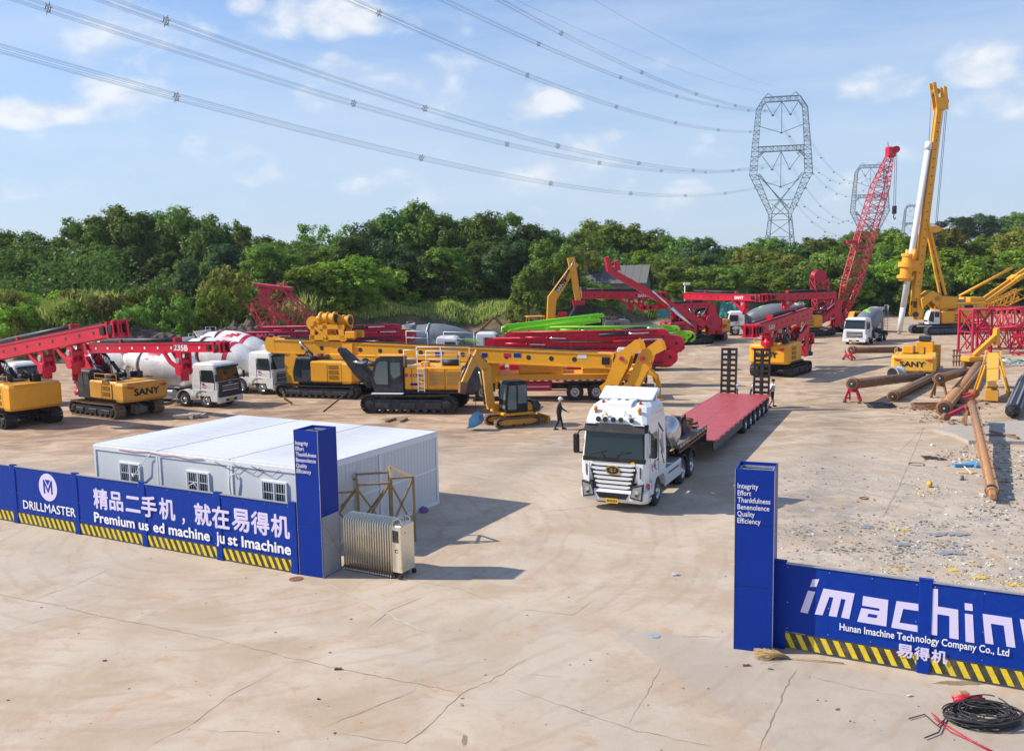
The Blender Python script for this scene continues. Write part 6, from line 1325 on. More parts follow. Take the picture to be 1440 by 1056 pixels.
# ---------------------------------------------------------------- tall yellow drilling rig
T = thing('drilling_rig', 'tall yellow drilling rig with raised mast and white kelly bar, highest machine in the yard', 'drilling rig', (53.2, 112, 0), R(186))
crawler(T, 5.6, 1.75, .8, 1.15, frame='navy_steel', mat='navy_steel'); house(T, 'yellow', z0=1.3, h=1.75, hw=1.65, xr=-3.6, xf=2.0, sany='', cabc='white', cabside=1)
iv = lambda X, z, y=0: (-(X-53.2), y, z)
part('mast', T, lambda m: beam(m, iv(49.8, 2.4), iv(52.25, 28.6), .62, .62, .52, 'yellow'))
part('mast_rail', T, lambda m: [m.bar(iv(49.8+dx, 2.6, y), iv(52.25+dx, 28.4, y), .08, 'yellow') for dx in (-.38, .38) for y in (-.3, .3)])
part('mast_rung', T, lambda m: [m.bar(iv(49.8+2.45*k/44+.28, 2.6+25.8*k/44), iv(49.8+2.45*k/44+.46, 2.6+25.8*k/44), .07, 'charcoal') for k in range(45)])
q_ = lambda z: 49.8+(52.25-49.8)*(z-2.4)/26.2
part('mast_hole', T, lambda m: [m.cyl(iv(q_(3.5+1.1*k), 3.5+1.1*k, -.29), iv(q_(3.5+1.1*k), 3.5+1.1*k, .29), .09, 'charcoal', n=8) for k in range(22)])
part('mast_head', T, lambda m: ([m.prism([(iv(x, z)[0], z) for x, z in ((51.7, 28.3), (53.2, 28.2), (53.1, 29.4), (52.9, 30.9), (52.5, 31.1), (52.6, 29.6), (51.9, 29.7), (51.5, 31.5), (51.1, 31.5), (51.2, 30.9), (51.5, 29.6))], y, y+.12, 'yellow') for y in (-.45, .33)], m.cyl(iv(51.7, 30.4, -.4), iv(51.7, 30.4, .4), .4, 'ochre_steel', n=14), m.cyl(iv(52.9, 29.2, -.4), iv(52.9, 29.2, .4), .35, 'ochre_steel', n=14)))
part('kelly_bar', T, lambda m: (m.cyl(iv(48.45, 3.5, 0), iv(51.0, 23.3, 0), .36, 'white', n=18), m.cyl(iv(51.0, 23.3), iv(51.12, 24.3), .42, 'white', n=18), m.cyl(iv(48.05, .5), iv(48.6, 4.6), .33, 'white', n=18), m.cyl(iv(48.0, .1), iv(48.07, .6), .2, 'galv', n=10)))
part('hoist_rope', T, lambda m: [m.cyl(iv(*a), iv(*b), .035, 'grey', n=5) for a, b in (((51.2, 30.6), (51.1, 24.3)), ((53.3, 29.0), (52.4, 12)), ((53.1, 29.0), (52.2, 12)))])
part('rotary_drive', T, lambda m: (m.lathe([(0, .7), (.08, .7), (.08, 1.0), (.2, 1.0), (.2, .7), (.5, .75), (.5, 1.05), (.68, 1.05), (.68, .7), (.9, .7), (.9, .85), (1, .85)], iv(48.55, 6.9), iv(48.98, 10.3), 'yellow', 20, sm=False), m.box(iv(49.6, 8.8), (1.2, 1.1, 1.4), 'yellow', b=.08), [m.cyl(iv(49.2, 9.6, s*.8), iv(49.3, 10.9, s*.8), .28, 'yellow', n=12) for s in (-1, 1)]))
part('backstay', T, lambda m: [m.bar(iv(51.2, 14.2, s*.3), iv(53.6, 5.0, s*.6), .26, 'yellow') for s in (-1, 1)])
part('linkage_arm', T, lambda m: [m.prism([(iv(x, z)[0], z) for x, z in ((50.3, 4.6), (51.8, 5.6), (53.4, 4.6), (53.6, 3.4), (52.6, 3.3), (51.6, 4.4), (50.5, 3.4))], y, y+.3, 'yellow') for y in (-.9, .6)])
part('mast_foot', T, lambda m: (m.box(iv(50.5, 3.4), (1.0, .9, 3.0), 'yellow', b=.1), m.box(iv(50.0, 5.4), (.7, 1.0, 1.6), 'yellow', b=.08), m.cyl(iv(49.9, 2.6, -.6), iv(49.9, 2.6, .6), .3, 'charcoal'), m.box(iv(49.75, 3.9), (.3, 1.1, .8), 'charcoal', b=.05)))
winch(T, (.9, 0, 4.6), .8, 1.6, 'ochre_steel'); part('winch_frame', T, lambda m: m.box((-.6, 0, 4.0), (2.2, 2.2, 1.6), 'yellow', b=.12))
part('mast_motor', T, lambda m: (m.box(iv(52.0, 13.4), (1.3, .9, .8), 'yellow', b=.06), m.cyl(iv(52.2, 13.4), iv(53.1, 13.4), .25, 'yellow')))
T.scale.z = .962
# yellow rig behind it at the right edge
T = thing('crawler_crane', 'yellow crawler rig with boom slanting up to the right edge of the picture', 'crawler crane', (59.8, 120, 0), R(10))
crawler(T, 5.4, 1.7, .8, 1.1, mat='track_dusty')
part('body', T, lambda m: (m.box((-.4, 0, 2.5), (6.2, 3.0, 2.2), 'yellow', b=.1), m.box((-1.4, 0, 3.75), (2.6, 2.4, .5), 'grey', b=.06), m.box((1.6, 0, 3.9), (2.2, 2.4, .6), 'yellow', b=.06)))
for s in (-1, 1):
    for x in (-2.2, 0.1): part('grille', T, lambda m: m.box((x, s*1.51, 2.9), (1.3, .03, .7), 'charcoal'))
    part('door_seam', T, lambda m: [m.box((x, s*1.505, 2.4), (.04, .02, 1.9), 'charcoal') for x in (-1.1, 1.2)])
for y in (-.6, .6):
    part('boom', T, lambda m: beam(m, (2.8, y, 3.2), (13, y, 9.6), .3, .45, .38, 'yellow'))
part('backstay', T, lambda m: (m.cyl((-.2, 0, 4.4), (7.5, 0, 8.0), .17, 'yellow'), m.box((8, 0, 6.6), (1.0, 2.0, .5), 'yellow', rot=(0, -R(32), 0))))
lat(T, (4, 0, 2.5), (9, 0, 4.6), 1.2, 1.2, 5, 'yellow', .12)

# ---------------------------------------------------------------- red lattice sections piled at the right
rg = random.Random(12)
Lg = 'red lattice boom sections piled at the right edge'
LS = [((40.5, 84.5, .9), (47.5, 82.0, .9), 1.8, 'nearest'), ((44, 88, .9), (52, 86, .9), 1.9, 'ground'), ((39.5, 90, .95), (46.5, 91, .95), 1.9, 'left'), ((41.5, 91.5, 3.1), (47, 91, 3.1), 1.9, 'upper'),
      ((47.5, 92, 2.9), (54, 90, 2.9), 1.9, 'upper'), ((46, 95, .95), (54, 94, .95), 1.9, 'rear'), ((48.5, 84, .8), (54, 80, .8), 1.5, 'edge')]
lb = ['red lattice boom section lying nearest on the ground beside the teal scraps', 'red lattice boom section lying in the middle of the pile', 'red lattice boom section standing at the left end of the pile', 'red lattice boom section stacked on top at the left of the pile', 'red lattice boom section stacked on top at the right of the pile', 'red lattice boom section at the back of the pile', 'small red lattice boom section at the right front of the pile']
LS += [((43, 81.5, .7), (48.5, 84.5, 1.6), 1.3, ''), ((46, 85, 2.4), (50, 88, 1.2), 1.5, ''), ((41.5, 87.5, 3.3), (44.5, 90, 3.4), 1.7, ''), ((49, 79.5, .7), (51.5, 84, .8), 1.3, '')]
lb += ['tilted red lattice boom section lying across the front of the pile', 'leaning red lattice boom section in the middle of the pile', 'short red lattice boom section stacked high behind the tower frame', 'narrow red lattice boom section at the near right corner of the pile']
for (a, b, w_, _), l in zip(LS, lb):
    a, b = Vector(a)+Vector((6.6, 0, 0)), Vector(b)+Vector((6.6, 0, 0)); T = thing('lattice_section', l, 'lattice boom section', (a.x, a.y, 0), 0, Lg)
    k = 4; n_ = int((b-a).length/1.1)
    lat(T, (0, 0, a.z), b-Vector((a.x, a.y, 0)), w_, w_, n_, 'red' if rg.random() < .5 else 'crane_red', .14, rl=.085, name='truss', side=(.1, .2, 1))
T = thing('tower_section', 'red square tower frame with crossed bars standing left of the lattice pile', 'tower section', (44.6, 86.5, 0), R(10), Lg)
part('frame', T, lambda m: (m.truss([(-1, -1, 0), (1, -1, 0), (1, 1, 0), (-1, 1, 0)], [(-1, -1, 4.2), (1, -1, 4.2), (1, 1, 4.2), (-1, 1, 4.2)], 2, .18, 'crimson', rl=.1), m.box((0, 0, 4.25), (2.2, 2.2, .12), 'lattice_red')))
scatter('scrap_heap', lambda r: Vector((r.gauss(44.0, 1.8), r.gauss(77.6, 1.0), 0)), 420, (.04, .2), ['white_trash', 'netting', 'concrete', 'grey_trash'], 'white and teal scraps heaped at the foot of the red lattice pile', 41)

# ---------------------------------------------------------------- superstructure lying on the ground
T = thing('excavator_superstructure', 'yellow machine upper body lettered SANY set down on the ground among drill pipes', 'machine body', (33.2, 73.6, -.95), R(62))
house(T, 'pale_yellow', cab=False, hw=1.6, h=1.35)
part('front_block', T, lambda m: (m.box((.4, -.6, 2.6), (1.3, 1.3, 1.3), 'yellow', b=.05), m.box((.4, -.6, 3.5), (1.2, .9, .4), 'charcoal', b=.05), m.box((-1.4, .5, 2.75), (1.0, .8, .6), 'yellow', b=.05), m.box((2.0, .5, 1.9), (1.8, 1.0, 1.5), 'charcoal', b=.08), m.box((1.4, -1.5, 2.0), (.5, .5, 1.9), 'yellow', b=.04)))
part('turntable', T, lambda m: m.box((-.5, 0, 1.02), (4.5, 2.6, .12), 'charcoal'))
T = thing('cable_reel', 'silver and black cable reel lying against the SANY machine body', 'cable reel', (28.6, 66.6, .55), R(30))
part('drum', T, lambda m: m.lathe([(0, .55), (.08, .55), (.1, .42), (.9, .42), (.92, .55), (1, .55)], (-.45, 0, 0), (.45, 0, 0), 'galv', 22)); part('flange', T, lambda m: m.cyl((-.47, 0, 0), (-.455, 0, 0), .44, 'black', n=20))
# ---------------------------------------------------------------- kelly bars and their stands
def kbar(label, a, b, r, c, ribs=True, n=9, cap='charcoal'):
    a, b = Vector(a), Vector(b); T = thing('kelly_bar', label, 'drill pipe', (a.x, a.y, 0), 0, 'rusty kelly bars laid out on the ground')
    z = Vector((0, 0, 0)); o = Vector((a.x, a.y, 0)); p, q = a-o, b-o; d = (q-p).normalized()
    part('tube', T, lambda m: m.cyl(p, q, r, c, n=20))
    part('end_collar', T, lambda m: (m.lathe([(0, r*.9), (0, r*1.3), (.3, r*1.3), (.3, r*1.12), (.45, r*1.12), (.45, r*1.25), (.8, r*1.25), (1, r*1.05)], p, p+d*.5, 'rust', 20), m.cyl(p-d*.02, p+d*.01, r*.86, 'black', n=18), m.lathe([(0, r*.58), (0, r*.66), (1, r*.66), (1, r*.58)], p-d*.03, p-d*.015, 'rust', 18, cap=False), m.cyl(p-d*.05, p, r*.22, 'galv', n=12)))
    part('end_stub', T, lambda m: (m.lathe([(0, r*1.15), (1, r*1.15)], q-d*.4, q-d*.15, cap, 18), m.box(q+d*.2, (.5, r*1.2, r*1.2), c, rot=d.to_track_quat('X', 'Z').to_matrix(), b=.04)))
    if ribs:
        s_ = Vector((-d.y, d.x, 0)).normalized(); u = d.cross(s_)
        for k in range(3):
            an = 2*PI*k/3+.5; off = (s_*math.cos(an)+u*math.sin(an))*r*1.03
            L_ = (q-p).length
            for j in range(n):
                t0, t1 = (j+.08)/n, (j+.92)/n
                part('drive_rib', T, lambda m: m.bar(p.lerp(q, t0)+off, p.lerp(q, t1)+off, .07, c, h=.09))
    return T
kbar('rusty kelly bar with one end held up on a red stand, leftmost of the bars', (21.2, 55.8, 1.25), (30.6, 66.8, .34), .30, 'pipe_rust')
kbar('rusty kelly bar lying flat between the red stand and the brown stand', (23.9, 56.1, .36), (31.5, 66.6, .34), .28, 'pipe_rust')
kbar('rusty kelly bar with its end up on the brown stand', (27.4, 57.3, 1.3), (34.7, 68.6, .4), .28, 'pipe_rust')
kbar('thick tan ribbed kelly bar running up to the yellow arm', (24.5, 50.6, .42), (38.2, 73, .40), .34, 'pipe_tan', n=14)
kbar('long orange-tan kelly bar slanting down beside the broken slab, nearest of all', (24.3, 47.1, 1.15), (17.25, 31.8, .30), .20, 'pipe_tan', n=11)
kbar('dark kelly bar lying far off behind the SANY machine body', (31.2, 82.5, .9), (37.0, 86, .5), .3, 'rust', ribs=False)
def stand(label, loc, rz, c, z, r):
    T = thing('pipe_stand', label, 'pipe stand', loc, rz, 'forked stands under the kelly bars')
    for s in (-1, 1):
        part('leg', T, lambda m: (m.bar((0, s*.22, z-r*.9), (-.15, s*.45, .16), .12, c), m.bar((0, s*.22, z-r*.9), (.5, s*.35, .1), .1, c), m.bar((-.15, s*.45, .25), (.45, s*.34, .25), .07, c)))
        part('foot', T, lambda m: m.cyl((-.15, s*.45-.08, .12), (-.15, s*.45+.08, .12), .12, 'rust', n=12))
    part('saddle', T, lambda m: (m.tube([(0, (r+.06)*math.cos(a), z+(r+.06)*math.sin(a)) for a in [PI+PI*k/10 for k in range(11)]], .06, c, 6), m.box((0, 0, z-r-.15), (.14, .6, .14), c)))
    return T
stand('red stand under the raised end of the leftmost kelly bar', (21.4, 56.1, 0), R(50), 'red', 1.25, .36)
stand('brown rusty stand under the raised middle kelly bar', (27.5, 57.5, 0), R(56), 'rust', 1.3, .34)
stand('dark stand with red ring holding the upper end of the nearest kelly bar', (24.1, 46.7, 0), R(-115), 'rust', 1.12, .26)
stand('small distant red stand by the SANY machine body', (30.9, 82.3, 0), R(30), 'red', .9, .35)
T = thing('red_fork', 'red forked bracket dropped on the ground beside the brown stand', 'bracket', (28.2, 55.6, 0), R(30))
part('fork', T, lambda m: [m.bar((-.9, y, .3), (.9, y*.4, .45), .16, 'red') for y in (-.35, .35)] + [m.bar((-.5, -.3, .32), (-.2, .3, .35), .12, 'red'), m.cyl((.9, -.25, .5), (.9, .25, .5), .22, 'rust', n=14), m.cyl((-.9, -.5, .2), (-.9, .5, .2), .18, 'rust', n=12)])
T = thing('clamp_arm', 'red clamp arm with black jaws lying between the thick bar and the nearest bar', 'clamp', (24.3, 48.0, 0), R(10), None, .8)
part('arm', T, lambda m: (m.bar((-1.3, 0, .5), (.4, 0, 1.2), .2, 'crimson', h=.25), m.bar((.1, -.1, .9), (-.3, -.4, .2), .12, 'rust'), m.bar((.5, -.1, .8), (.2, -.7, .12), .14, 'rust'), m.cyl((-1.3, -.15, .5), (-1.3, .2, .5), .25, 'rust')))
part('ring', T, lambda m: m.tube([(.65, .32*math.cos(a), 1.1+.32*math.sin(a)) for a in [2*PI*k/14 for k in range(15)]], .07, 'crimson', 6))
# yellow beam on trestle, yellow arm part, dark pipe
T = thing('boom_trestle', 'weathered yellow box beam leaning on an A-frame trestle at the right', 'trestle', (29.7, 55.3, 0), R(62))
part('box_beam', T, lambda m: (beam(m, (.1, 0, .5), (6.8, 0, 2.1), .66, .9, .8, 'pale_yellow'), m.box((-.1, 0, .45), (.3, .76, .7), 'old_yellow', b=.03)))
part('beam_opening', T, lambda m: m.box((-.02, 0, 1.1), (.7, .5, .1), 'rust', rot=(0, -R(20), 0)))
for s in (-1, 1):
    part('leg', T, lambda m: m.bar((.9, s*.4, 2.2), (.5, s*1.0, 0), .09, 'yellow')); part('leg', T, lambda m: m.bar((3.2, s*.4, 2.6), (3.0, s*1.1, 0), .09, 'yellow'))
    part('link_plate', T, lambda m: m.prism([(6.0, 2.2), (7.2, 2.6), (8.2, 1.4), (7.4, .6), (6.6, 1.4)], s*.4, s*.5, 'yellow'))
T = thing('yellow_arm', 'yellow cranked arm piece standing upright behind the tan bar', 'machine arm', (39.6, 75, 0), R(20), None, .8)  # loose excavator arm, set down apart from any machine
part('arm', T, lambda m: (beam(m, (-1.6, 0, 1.1), (1.3, 0, 3.1), .4, .5, .45, 'yellow'), m.prism([(1.1, 2.2), (1.7, 2.4), (1.6, 4.0), (1.2, 3.9)], -.25, .25, 'yellow'), m.box((-1.8, 0, .9), (2.0, 1.2, .5), 'yellow', b=.08), m.box((-1.4, .8, .4), (1.6, .5, .8), 'rust', b=.05)))
for k in range(3): part('rack', T, lambda m: (m.box((-2.6+.4*k, 1.6, .9), (.12, .12, 1.8), 'pipe_rust'), m.box((-2.2, 1.6, .5+.6*k), (1.2, .1, .1), 'pipe_rust')))
T = thing('auger_pipe', 'dark grey ribbed pipe lying at the right edge of the picture', 'pipe', (27.6, 49.2, 0), math.atan2(14.8, 9.2))
part('tube', T, lambda m: m.cyl((0, 0, .42), (17, 0, .42), .36, 'charcoal', n=20)); part('rib', T, lambda m: [m.bar((.6, .37*math.cos(a), .42+.37*math.sin(a)), (16.5, .37*math.cos(a), .42+.37*math.sin(a)), .09, 'grey') for a in (.3, 1.2, 2.1, 2.9)]); part('tip', T, lambda m: m.lathe([(0, .36), (.5, .2), (.6, .14), (1, .1)], (0, 0, .42), (-.7, 0, .42), 'black', 14))
# ================================================================ vegetation
def leafmat(name, c0, c1, c2, tr=.35):
    m = bpy.data.materials.new(name); m.use_nodes = True; t = m.node_tree; t.nodes.clear()
    out = nd(t, 'ShaderNodeOutputMaterial'); geo = nd(t, 'ShaderNodeNewGeometry'); oi = nd(t, 'ShaderNodeObjectInfo')
    n = nd(t, 'ShaderNodeTexNoise', i_Scale=.55, i_Detail=5., i_Roughness=.7); t.links.new(geo.outputs['Position'], n.inputs[0])
    n2 = nd(t, 'ShaderNodeTexWhiteNoise'); n2.noise_dimensions = '3D'; t.links.new(geo.outputs['Position'], n2.inputs[0])
    ri = geo.outputs['Random Per Island']
    a = mixc(t, ramp(t, n.outputs[0], .36, .64), c0, c1)
    a = mixc(t, mth(t, 'MULTIPLY', mth(t, 'POWER', ri, 2.), .8), a, c2)
    hs = nd(t, 'ShaderNodeHueSaturation'); t.links.new(a, hs.inputs['Color'])
    t.links.new(mth(t, 'ADD', .468, mth(t, 'MULTIPLY', oi.outputs['Random'], .05)), hs.inputs['Hue'])
    t.links.new(mth(t, 'ADD', .66, mth(t, 'MULTIPLY', oi.outputs['Random'], .78)), hs.inputs['Value'])
    d = nd(t, 'ShaderNodeBsdfDiffuse'); tl = nd(t, 'ShaderNodeBsdfTranslucent'); gl = nd(t, 'ShaderNodeBsdfGlossy', i_Roughness=.45)
    t.links.new(hs.outputs[0], d.inputs[0]); t.links.new(hs.outputs[0], tl.inputs[0])
    mx = nd(t, 'ShaderNodeMixShader'); mx.inputs[0].default_value = tr; t.links.new(d.outputs[0], mx.inputs[1]); t.links.new(tl.outputs[0], mx.inputs[2])
    m2 = nd(t, 'ShaderNodeMixShader'); m2.inputs[0].default_value = .012; t.links.new(mx.outputs[0], m2.inputs[1]); t.links.new(gl.outputs[0], m2.inputs[2])
    t.links.new(m2.outputs[0], out.inputs[0]); MAT[name] = m
leafmat('leaf_dark', (.055, .112, .022), (.09, .165, .030), (.14, .22, .042))
leafmat('leaf_mid', (.095, .175, .026), (.155, .25, .038), (.21, .31, .055))
leafmat('leaf_bright', (.12, .23, .020), (.20, .32, .032), (.28, .40, .05))
leafmat('leaf_yellow', (.14, .17, .024), (.22, .23, .038), (.30, .29, .065))
leafmat('leaf_blue', (.045, .095, .034), (.075, .14, .045), (.11, .18, .06))
leafmat('grass_blade', (.22, .29, .05), (.32, .36, .08), (.45, .44, .17))
def leaves(pts, nrm, size, rng, asp=.6):
    n = len(pts); v = rng.normal(size=(n, 3)); v /= np.linalg.norm(v, axis=1)[:, None]
    nn = nrm*1.0+v*.5; nn /= np.linalg.norm(nn, axis=1)[:, None]
    t_ = np.cross(nn, rng.normal(size=(n, 3))); t_ /= np.linalg.norm(t_, axis=1)[:, None]; b_ = np.cross(nn, t_)
    s_ = size*rng.uniform(.6, 1.35, (n, 1)); t_ = t_*s_; b_ = b_*s_*asp
    return np.stack([pts-t_*.5, pts+b_*.5+t_*.08, pts+t_*.5, pts-b_*.5+t_*.08], 1).reshape(-1, 3)
def mk(name, co, mats, extra=None):
    n = len(co)//4; me = bpy.data.meshes.new(name); me.vertices.add(len(co)); me.vertices.foreach_set('co', co.astype(np.float32).ravel())
    me.loops.add(n*4); me.loops.foreach_set('vertex_index', np.arange(n*4, dtype=np.int32)); me.polygons.add(n)
    me.polygons.foreach_set('loop_start', np.arange(0, n*4, 4, dtype=np.int32)); me.update(calc_edges=True)
    for m in mats: me.materials.append(MAT[m])
    return me
def crown(seed, kind, nl=9000, size=.5):
    """unit crown: about 1 wide, 1 high, base at z 0"""
    r = np.random.default_rng(seed); C = []; Rr = []
    if kind == 'round': nc, top = 34, 1.
    elif kind == 'tall': nc, top = 36, 1.
    elif kind == 'bush': nc, top = 26, 1.
    else: nc, top = 30, 1.
    while len(C) < nc:
        z = r.uniform(.04, .96); a = r.uniform(0, 2*PI)
        if kind == 'round': prof = math.sqrt(max(0, 1-((z-.45)/.55)**2))*.42 if z > .45 else .30+.12*z/.45
        elif kind == 'tall': prof = .34*(1-.72*abs(z-.38)/.62)
        elif kind == 'cone': prof = .42*(1-z)**.75+.05
        elif kind == 'umbrella': prof = .46 if z > .62 else .08
        else: prof = math.sqrt(max(0, 1-(z*.9)**2))*.44
        rr = prof*r.uniform(.35, 1.)**.6
        C.append((rr*math.cos(a), rr*math.sin(a), z*.9)); Rr.append(r.uniform(.07, .15)*(.8 if kind in ('tall', 'umbrella') else 1.15))
    C = np.array(C); Rr = np.array(Rr); k = r.integers(0, nc, nl); d = r.normal(size=(nl, 3)); d /= np.linalg.norm(d, axis=1)[:, None]
    d[:, 2] = np.where(d[:, 2] < -.3, -d[:, 2], d[:, 2])
    # twigs: sub-clumps on the lobes give a broken edge
    sub = r.normal(size=(nc*26, 3)); sub /= np.linalg.norm(sub, axis=1)[:, None]; si = r.integers(0, nc*26, nl); sidx = si % nc
    base = C[sidx] + sub[si]*Rr[sidx][:, None]*r.uniform(.75, 1.12, (nc*26, 1))[si]*np.array([1, 1, .78])
    p = base + r.normal(size=(nl, 3))*.021
    nrm = (p-C[sidx]); nrm /= np.linalg.norm(nrm, axis=1)[:, None]; nrm[:, 2] += .35
    p[:, 2] = np.clip(p[:, 2], 0, 2)
    p = p/np.array([np.ptp(p[:, 0]), np.ptp(p[:, 1]), p[:, 2].max()])
    return p, nrm
def crown_mesh(seed, kind, w_, h_, mat, nl, leaf):
    p, n = crown(seed, kind, nl); p = p*np.array([w_, w_, h_]); r = np.random.default_rng(seed+99)
    return mk('crown', leaves(p, n/np.linalg.norm(n, axis=1)[:, None], leaf, r), [mat])
def trunk_mesh(seed, h_, w_, bare=.35):
    r = random.Random(seed); mb = MB(); pts = [Vector((0, 0, -.3))]
    for k in range(1, 7): pts.append(Vector((r.gauss(0, .12)*k*.4, r.gauss(0, .12)*k*.4, h_*.72*k/6)))
    mb.tube(pts, .26, 'bark', 7, r1=.07)
    for k in range(9):
        i = r.randint(2, 5); a = r.uniform(0, 2*PI); l = w_*r.uniform(.2, .4); p = pts[i]
        mb.tube([p, p+Vector((math.cos(a)*l*.5, math.sin(a)*l*.5, h_*.09)), p+Vector((math.cos(a)*l, math.sin(a)*l, h_*.24))], .09, 'bark', 5, r1=.03)
    return mb.mesh('trunk')
PROTO = {}
def proto(kind, mat, seed):
    k = (kind, mat, seed)
    if k not in PROTO:
        w_, h_, nl, lf = {'round': (11, 12, 17000, .42), 'tall': (8, 14, 15000, .40), 'cone': (6, 9, 11000, .32), 'bush': (6, 4.4, 8000, .26), 'umbrella': (9, 9, 4200, .38), 'feather': (8, 11, 4200, .5)}[kind]
        if kind == 'feather': me = crown_mesh(seed, 'tall', w_, h_, mat, nl, lf)
        else: me = crown_mesh(seed, kind, w_, h_, mat, nl, lf)
        PROTO[k] = (me, trunk_mesh(seed, h_+3, w_), w_, h_)
    return PROTO[k]
def tree(label, px, ytop, Y, kind, mat, seed, wpx=None, ybase=None, group='trees on the bank behind the yard', name='tree', cat='tree', lift=None):
    top = A(px, ytop, Y); gz = float(terr(top.x, Y)); H = top.z-gz
    me, tm, w_, h_ = proto(kind, mat, seed)
    bare = {'round': .18, 'tall': .14, 'cone': .06, 'bush': 0, 'umbrella': .25, 'feather': .15}[kind] if lift is None else lift
    hc = H*(1-bare); W = (wpx/FPX*Y) if wpx else hc*w_/h_
    T = thing(name, label, cat, (top.x, Y, gz), random.Random(px*7+seed).uniform(0, 6), group)
    inst('crown', me, T, (0, 0, H*bare), scale=(W/w_, W/w_, hc/h_))
    if bare > 0: inst('trunk', tm, T, scale=(W/w_, W/w_, H*.95/(h_+3)))
    return T
rt = random.Random(77)
KN = {'leaf_dark': 'dark', 'leaf_mid': 'mid-green', 'leaf_bright': 'bright green', 'leaf_yellow': 'yellow-green', 'leaf_blue': 'blue-green'}
SH = {'round': 'broad', 'tall': 'narrow', 'cone': 'cone-shaped', 'bush': 'low', 'umbrella': 'flat-topped', 'feather': 'feathery'}
# the skyline trees, one by one: px, top, distance, kind, material, seed, width in px
SKY = [(-60, 330, 150, 'round', 'leaf_mid', 1, 120), (22, 318, 148, 'round', 'leaf_mid', 2, 110), (60, 345, 150, 'round', 'leaf_dark', 3, 90), (112, 302, 152, 'round', 'leaf_mid', 4, 100), (165, 285, 156, 'round', 'leaf_mid', 1, 120), (215, 291, 160, 'round', 'leaf_dark', 2, 110),
       (268, 287, 156, 'round', 'leaf_mid', 3, 105), (300, 310, 150, 'round', 'leaf_dark', 4, 80), (338, 308, 165, 'feather', 'leaf_bright', 5, 56), (365, 330, 150, 'round', 'leaf_dark', 1, 90), (402, 333, 148, 'round', 'leaf_mid', 2, 110), (452, 312, 158, 'umbrella', 'leaf_mid', 6, 84), (475, 335, 150, 'round', 'leaf_mid', 4, 90),
       (520, 308, 158, 'round', 'leaf_blue', 3, 90), (555, 292, 160, 'round', 'leaf_dark', 4, 100), (592, 281, 160, 'round', 'leaf_mid', 1, 110), (640, 299, 156, 'round', 'leaf_dark', 2, 90), (680, 296, 154, 'tall', 'leaf_mid', 7, 80), (712, 297, 158, 'tall', 'leaf_mid', 8, 84), (748, 312, 154, 'tall', 'leaf_blue', 9, 80), (778, 320, 156, 'round', 'leaf_dark', 3, 80),
       (825, 322, 190, 'round', 'leaf_mid', 2, 90), (848, 306, 200, 'round', 'leaf_bright', 1, 100), (880, 312, 205, 'round', 'leaf_bright', 4, 80), (915, 320, 200, 'round', 'leaf_mid', 3, 90), (948, 328, 195, 'round', 'leaf_mid', 2, 80), (985, 332, 190, 'round', 'leaf_blue', 1, 80), (1020, 345, 190, 'round', 'leaf_mid', 4, 80), (1055, 340, 195, 'round', 'leaf_mid', 3, 80),
       (1078, 330, 190, 'round', 'leaf_mid', 2, 80), (1112, 338, 188, 'round', 'leaf_blue', 1, 80), (1145, 331, 186, 'round', 'leaf_mid', 4, 90), (1178, 330, 190, 'round', 'leaf_mid', 3, 80), (1205, 320, 195, 'round', 'leaf_mid', 2, 80), (1240, 319, 192, 'round', 'leaf_mid', 1, 90), (1268, 325, 186, 'round', 'leaf_bright', 4, 80),
       (1325, 318, 180, 'round', 'leaf_yellow', 3, 80), (1362, 335, 185, 'round', 'leaf_mid', 2, 80), (1392, 330, 186, 'round', 'leaf_mid', 1, 80), (1425, 318, 180, 'round', 'leaf_yellow', 4, 90), (1470, 320, 185, 'round', 'leaf_mid', 3, 90), (1520, 310, 190, 'round', 'leaf_mid', 2, 110), (-140, 320, 150, 'round', 'leaf_dark', 4, 130), (1590, 300, 200, 'round', 'leaf_mid', 1, 120),
       (1345, 303, 330, 'round', 'leaf_blue', 2, 60), (1378, 299, 335, 'round', 'leaf_blue', 1, 60), (1405, 303, 340, 'round', 'leaf_blue', 3, 60), (1432, 296, 330, 'round', 'leaf_mid', 4, 60), (1465, 294, 335, 'round', 'leaf_blue', 2, 70), (1310, 325, 320, 'round', 'leaf_blue', 4, 50), (1290, 330, 300, 'round', 'leaf_mid', 1, 50)]
def place_word(px):
    for lim, s_ in ((60, 'at the far left edge'), (200, 'above the leftmost red mast'), (330, 'above the white mixers'), (450, 'behind the tilted lattice head'), (560, 'behind the long red pump boom'), (700, 'behind the grey drum mixers'), (800, 'left of the raised yellow arm'),
                    (900, 'beside the grey-roofed shed'), (1000, 'behind the leaning red boom'), (1110, 'below the big pylon'), (1200, 'left of the lattice crane'), (1290, 'between lattice crane and tall rig'), (1380, 'right of the tall rig'), (3000, 'at the right edge')):
        if px < lim: return s_
used = {}
def lab(kind, mat, px, row):
    l = f"{SH[kind]} {KN[mat]} {'bush' if kind == 'bush' else 'tree'} {row} {place_word(px)}"
    used[l] = used.get(l, 0)+1
    return l if used[l] == 1 else f"{l}, {('', '', 'second', 'third', 'fourth', 'fifth', 'sixth', 'seventh', 'eighth', 'ninth', 'tenth')[min(10, used[l])]} from left"
for (px, yt, Y, kd, mt, sd_, wp) in sorted(SKY, key=lambda r_: r_[0]): tree(lab(kd, mt, px, 'on the skyline'), px, yt, Y, kd, mt, sd_, wp)
sk = sorted((a[0], a[1]) for a in SKY if a[2] < 250)
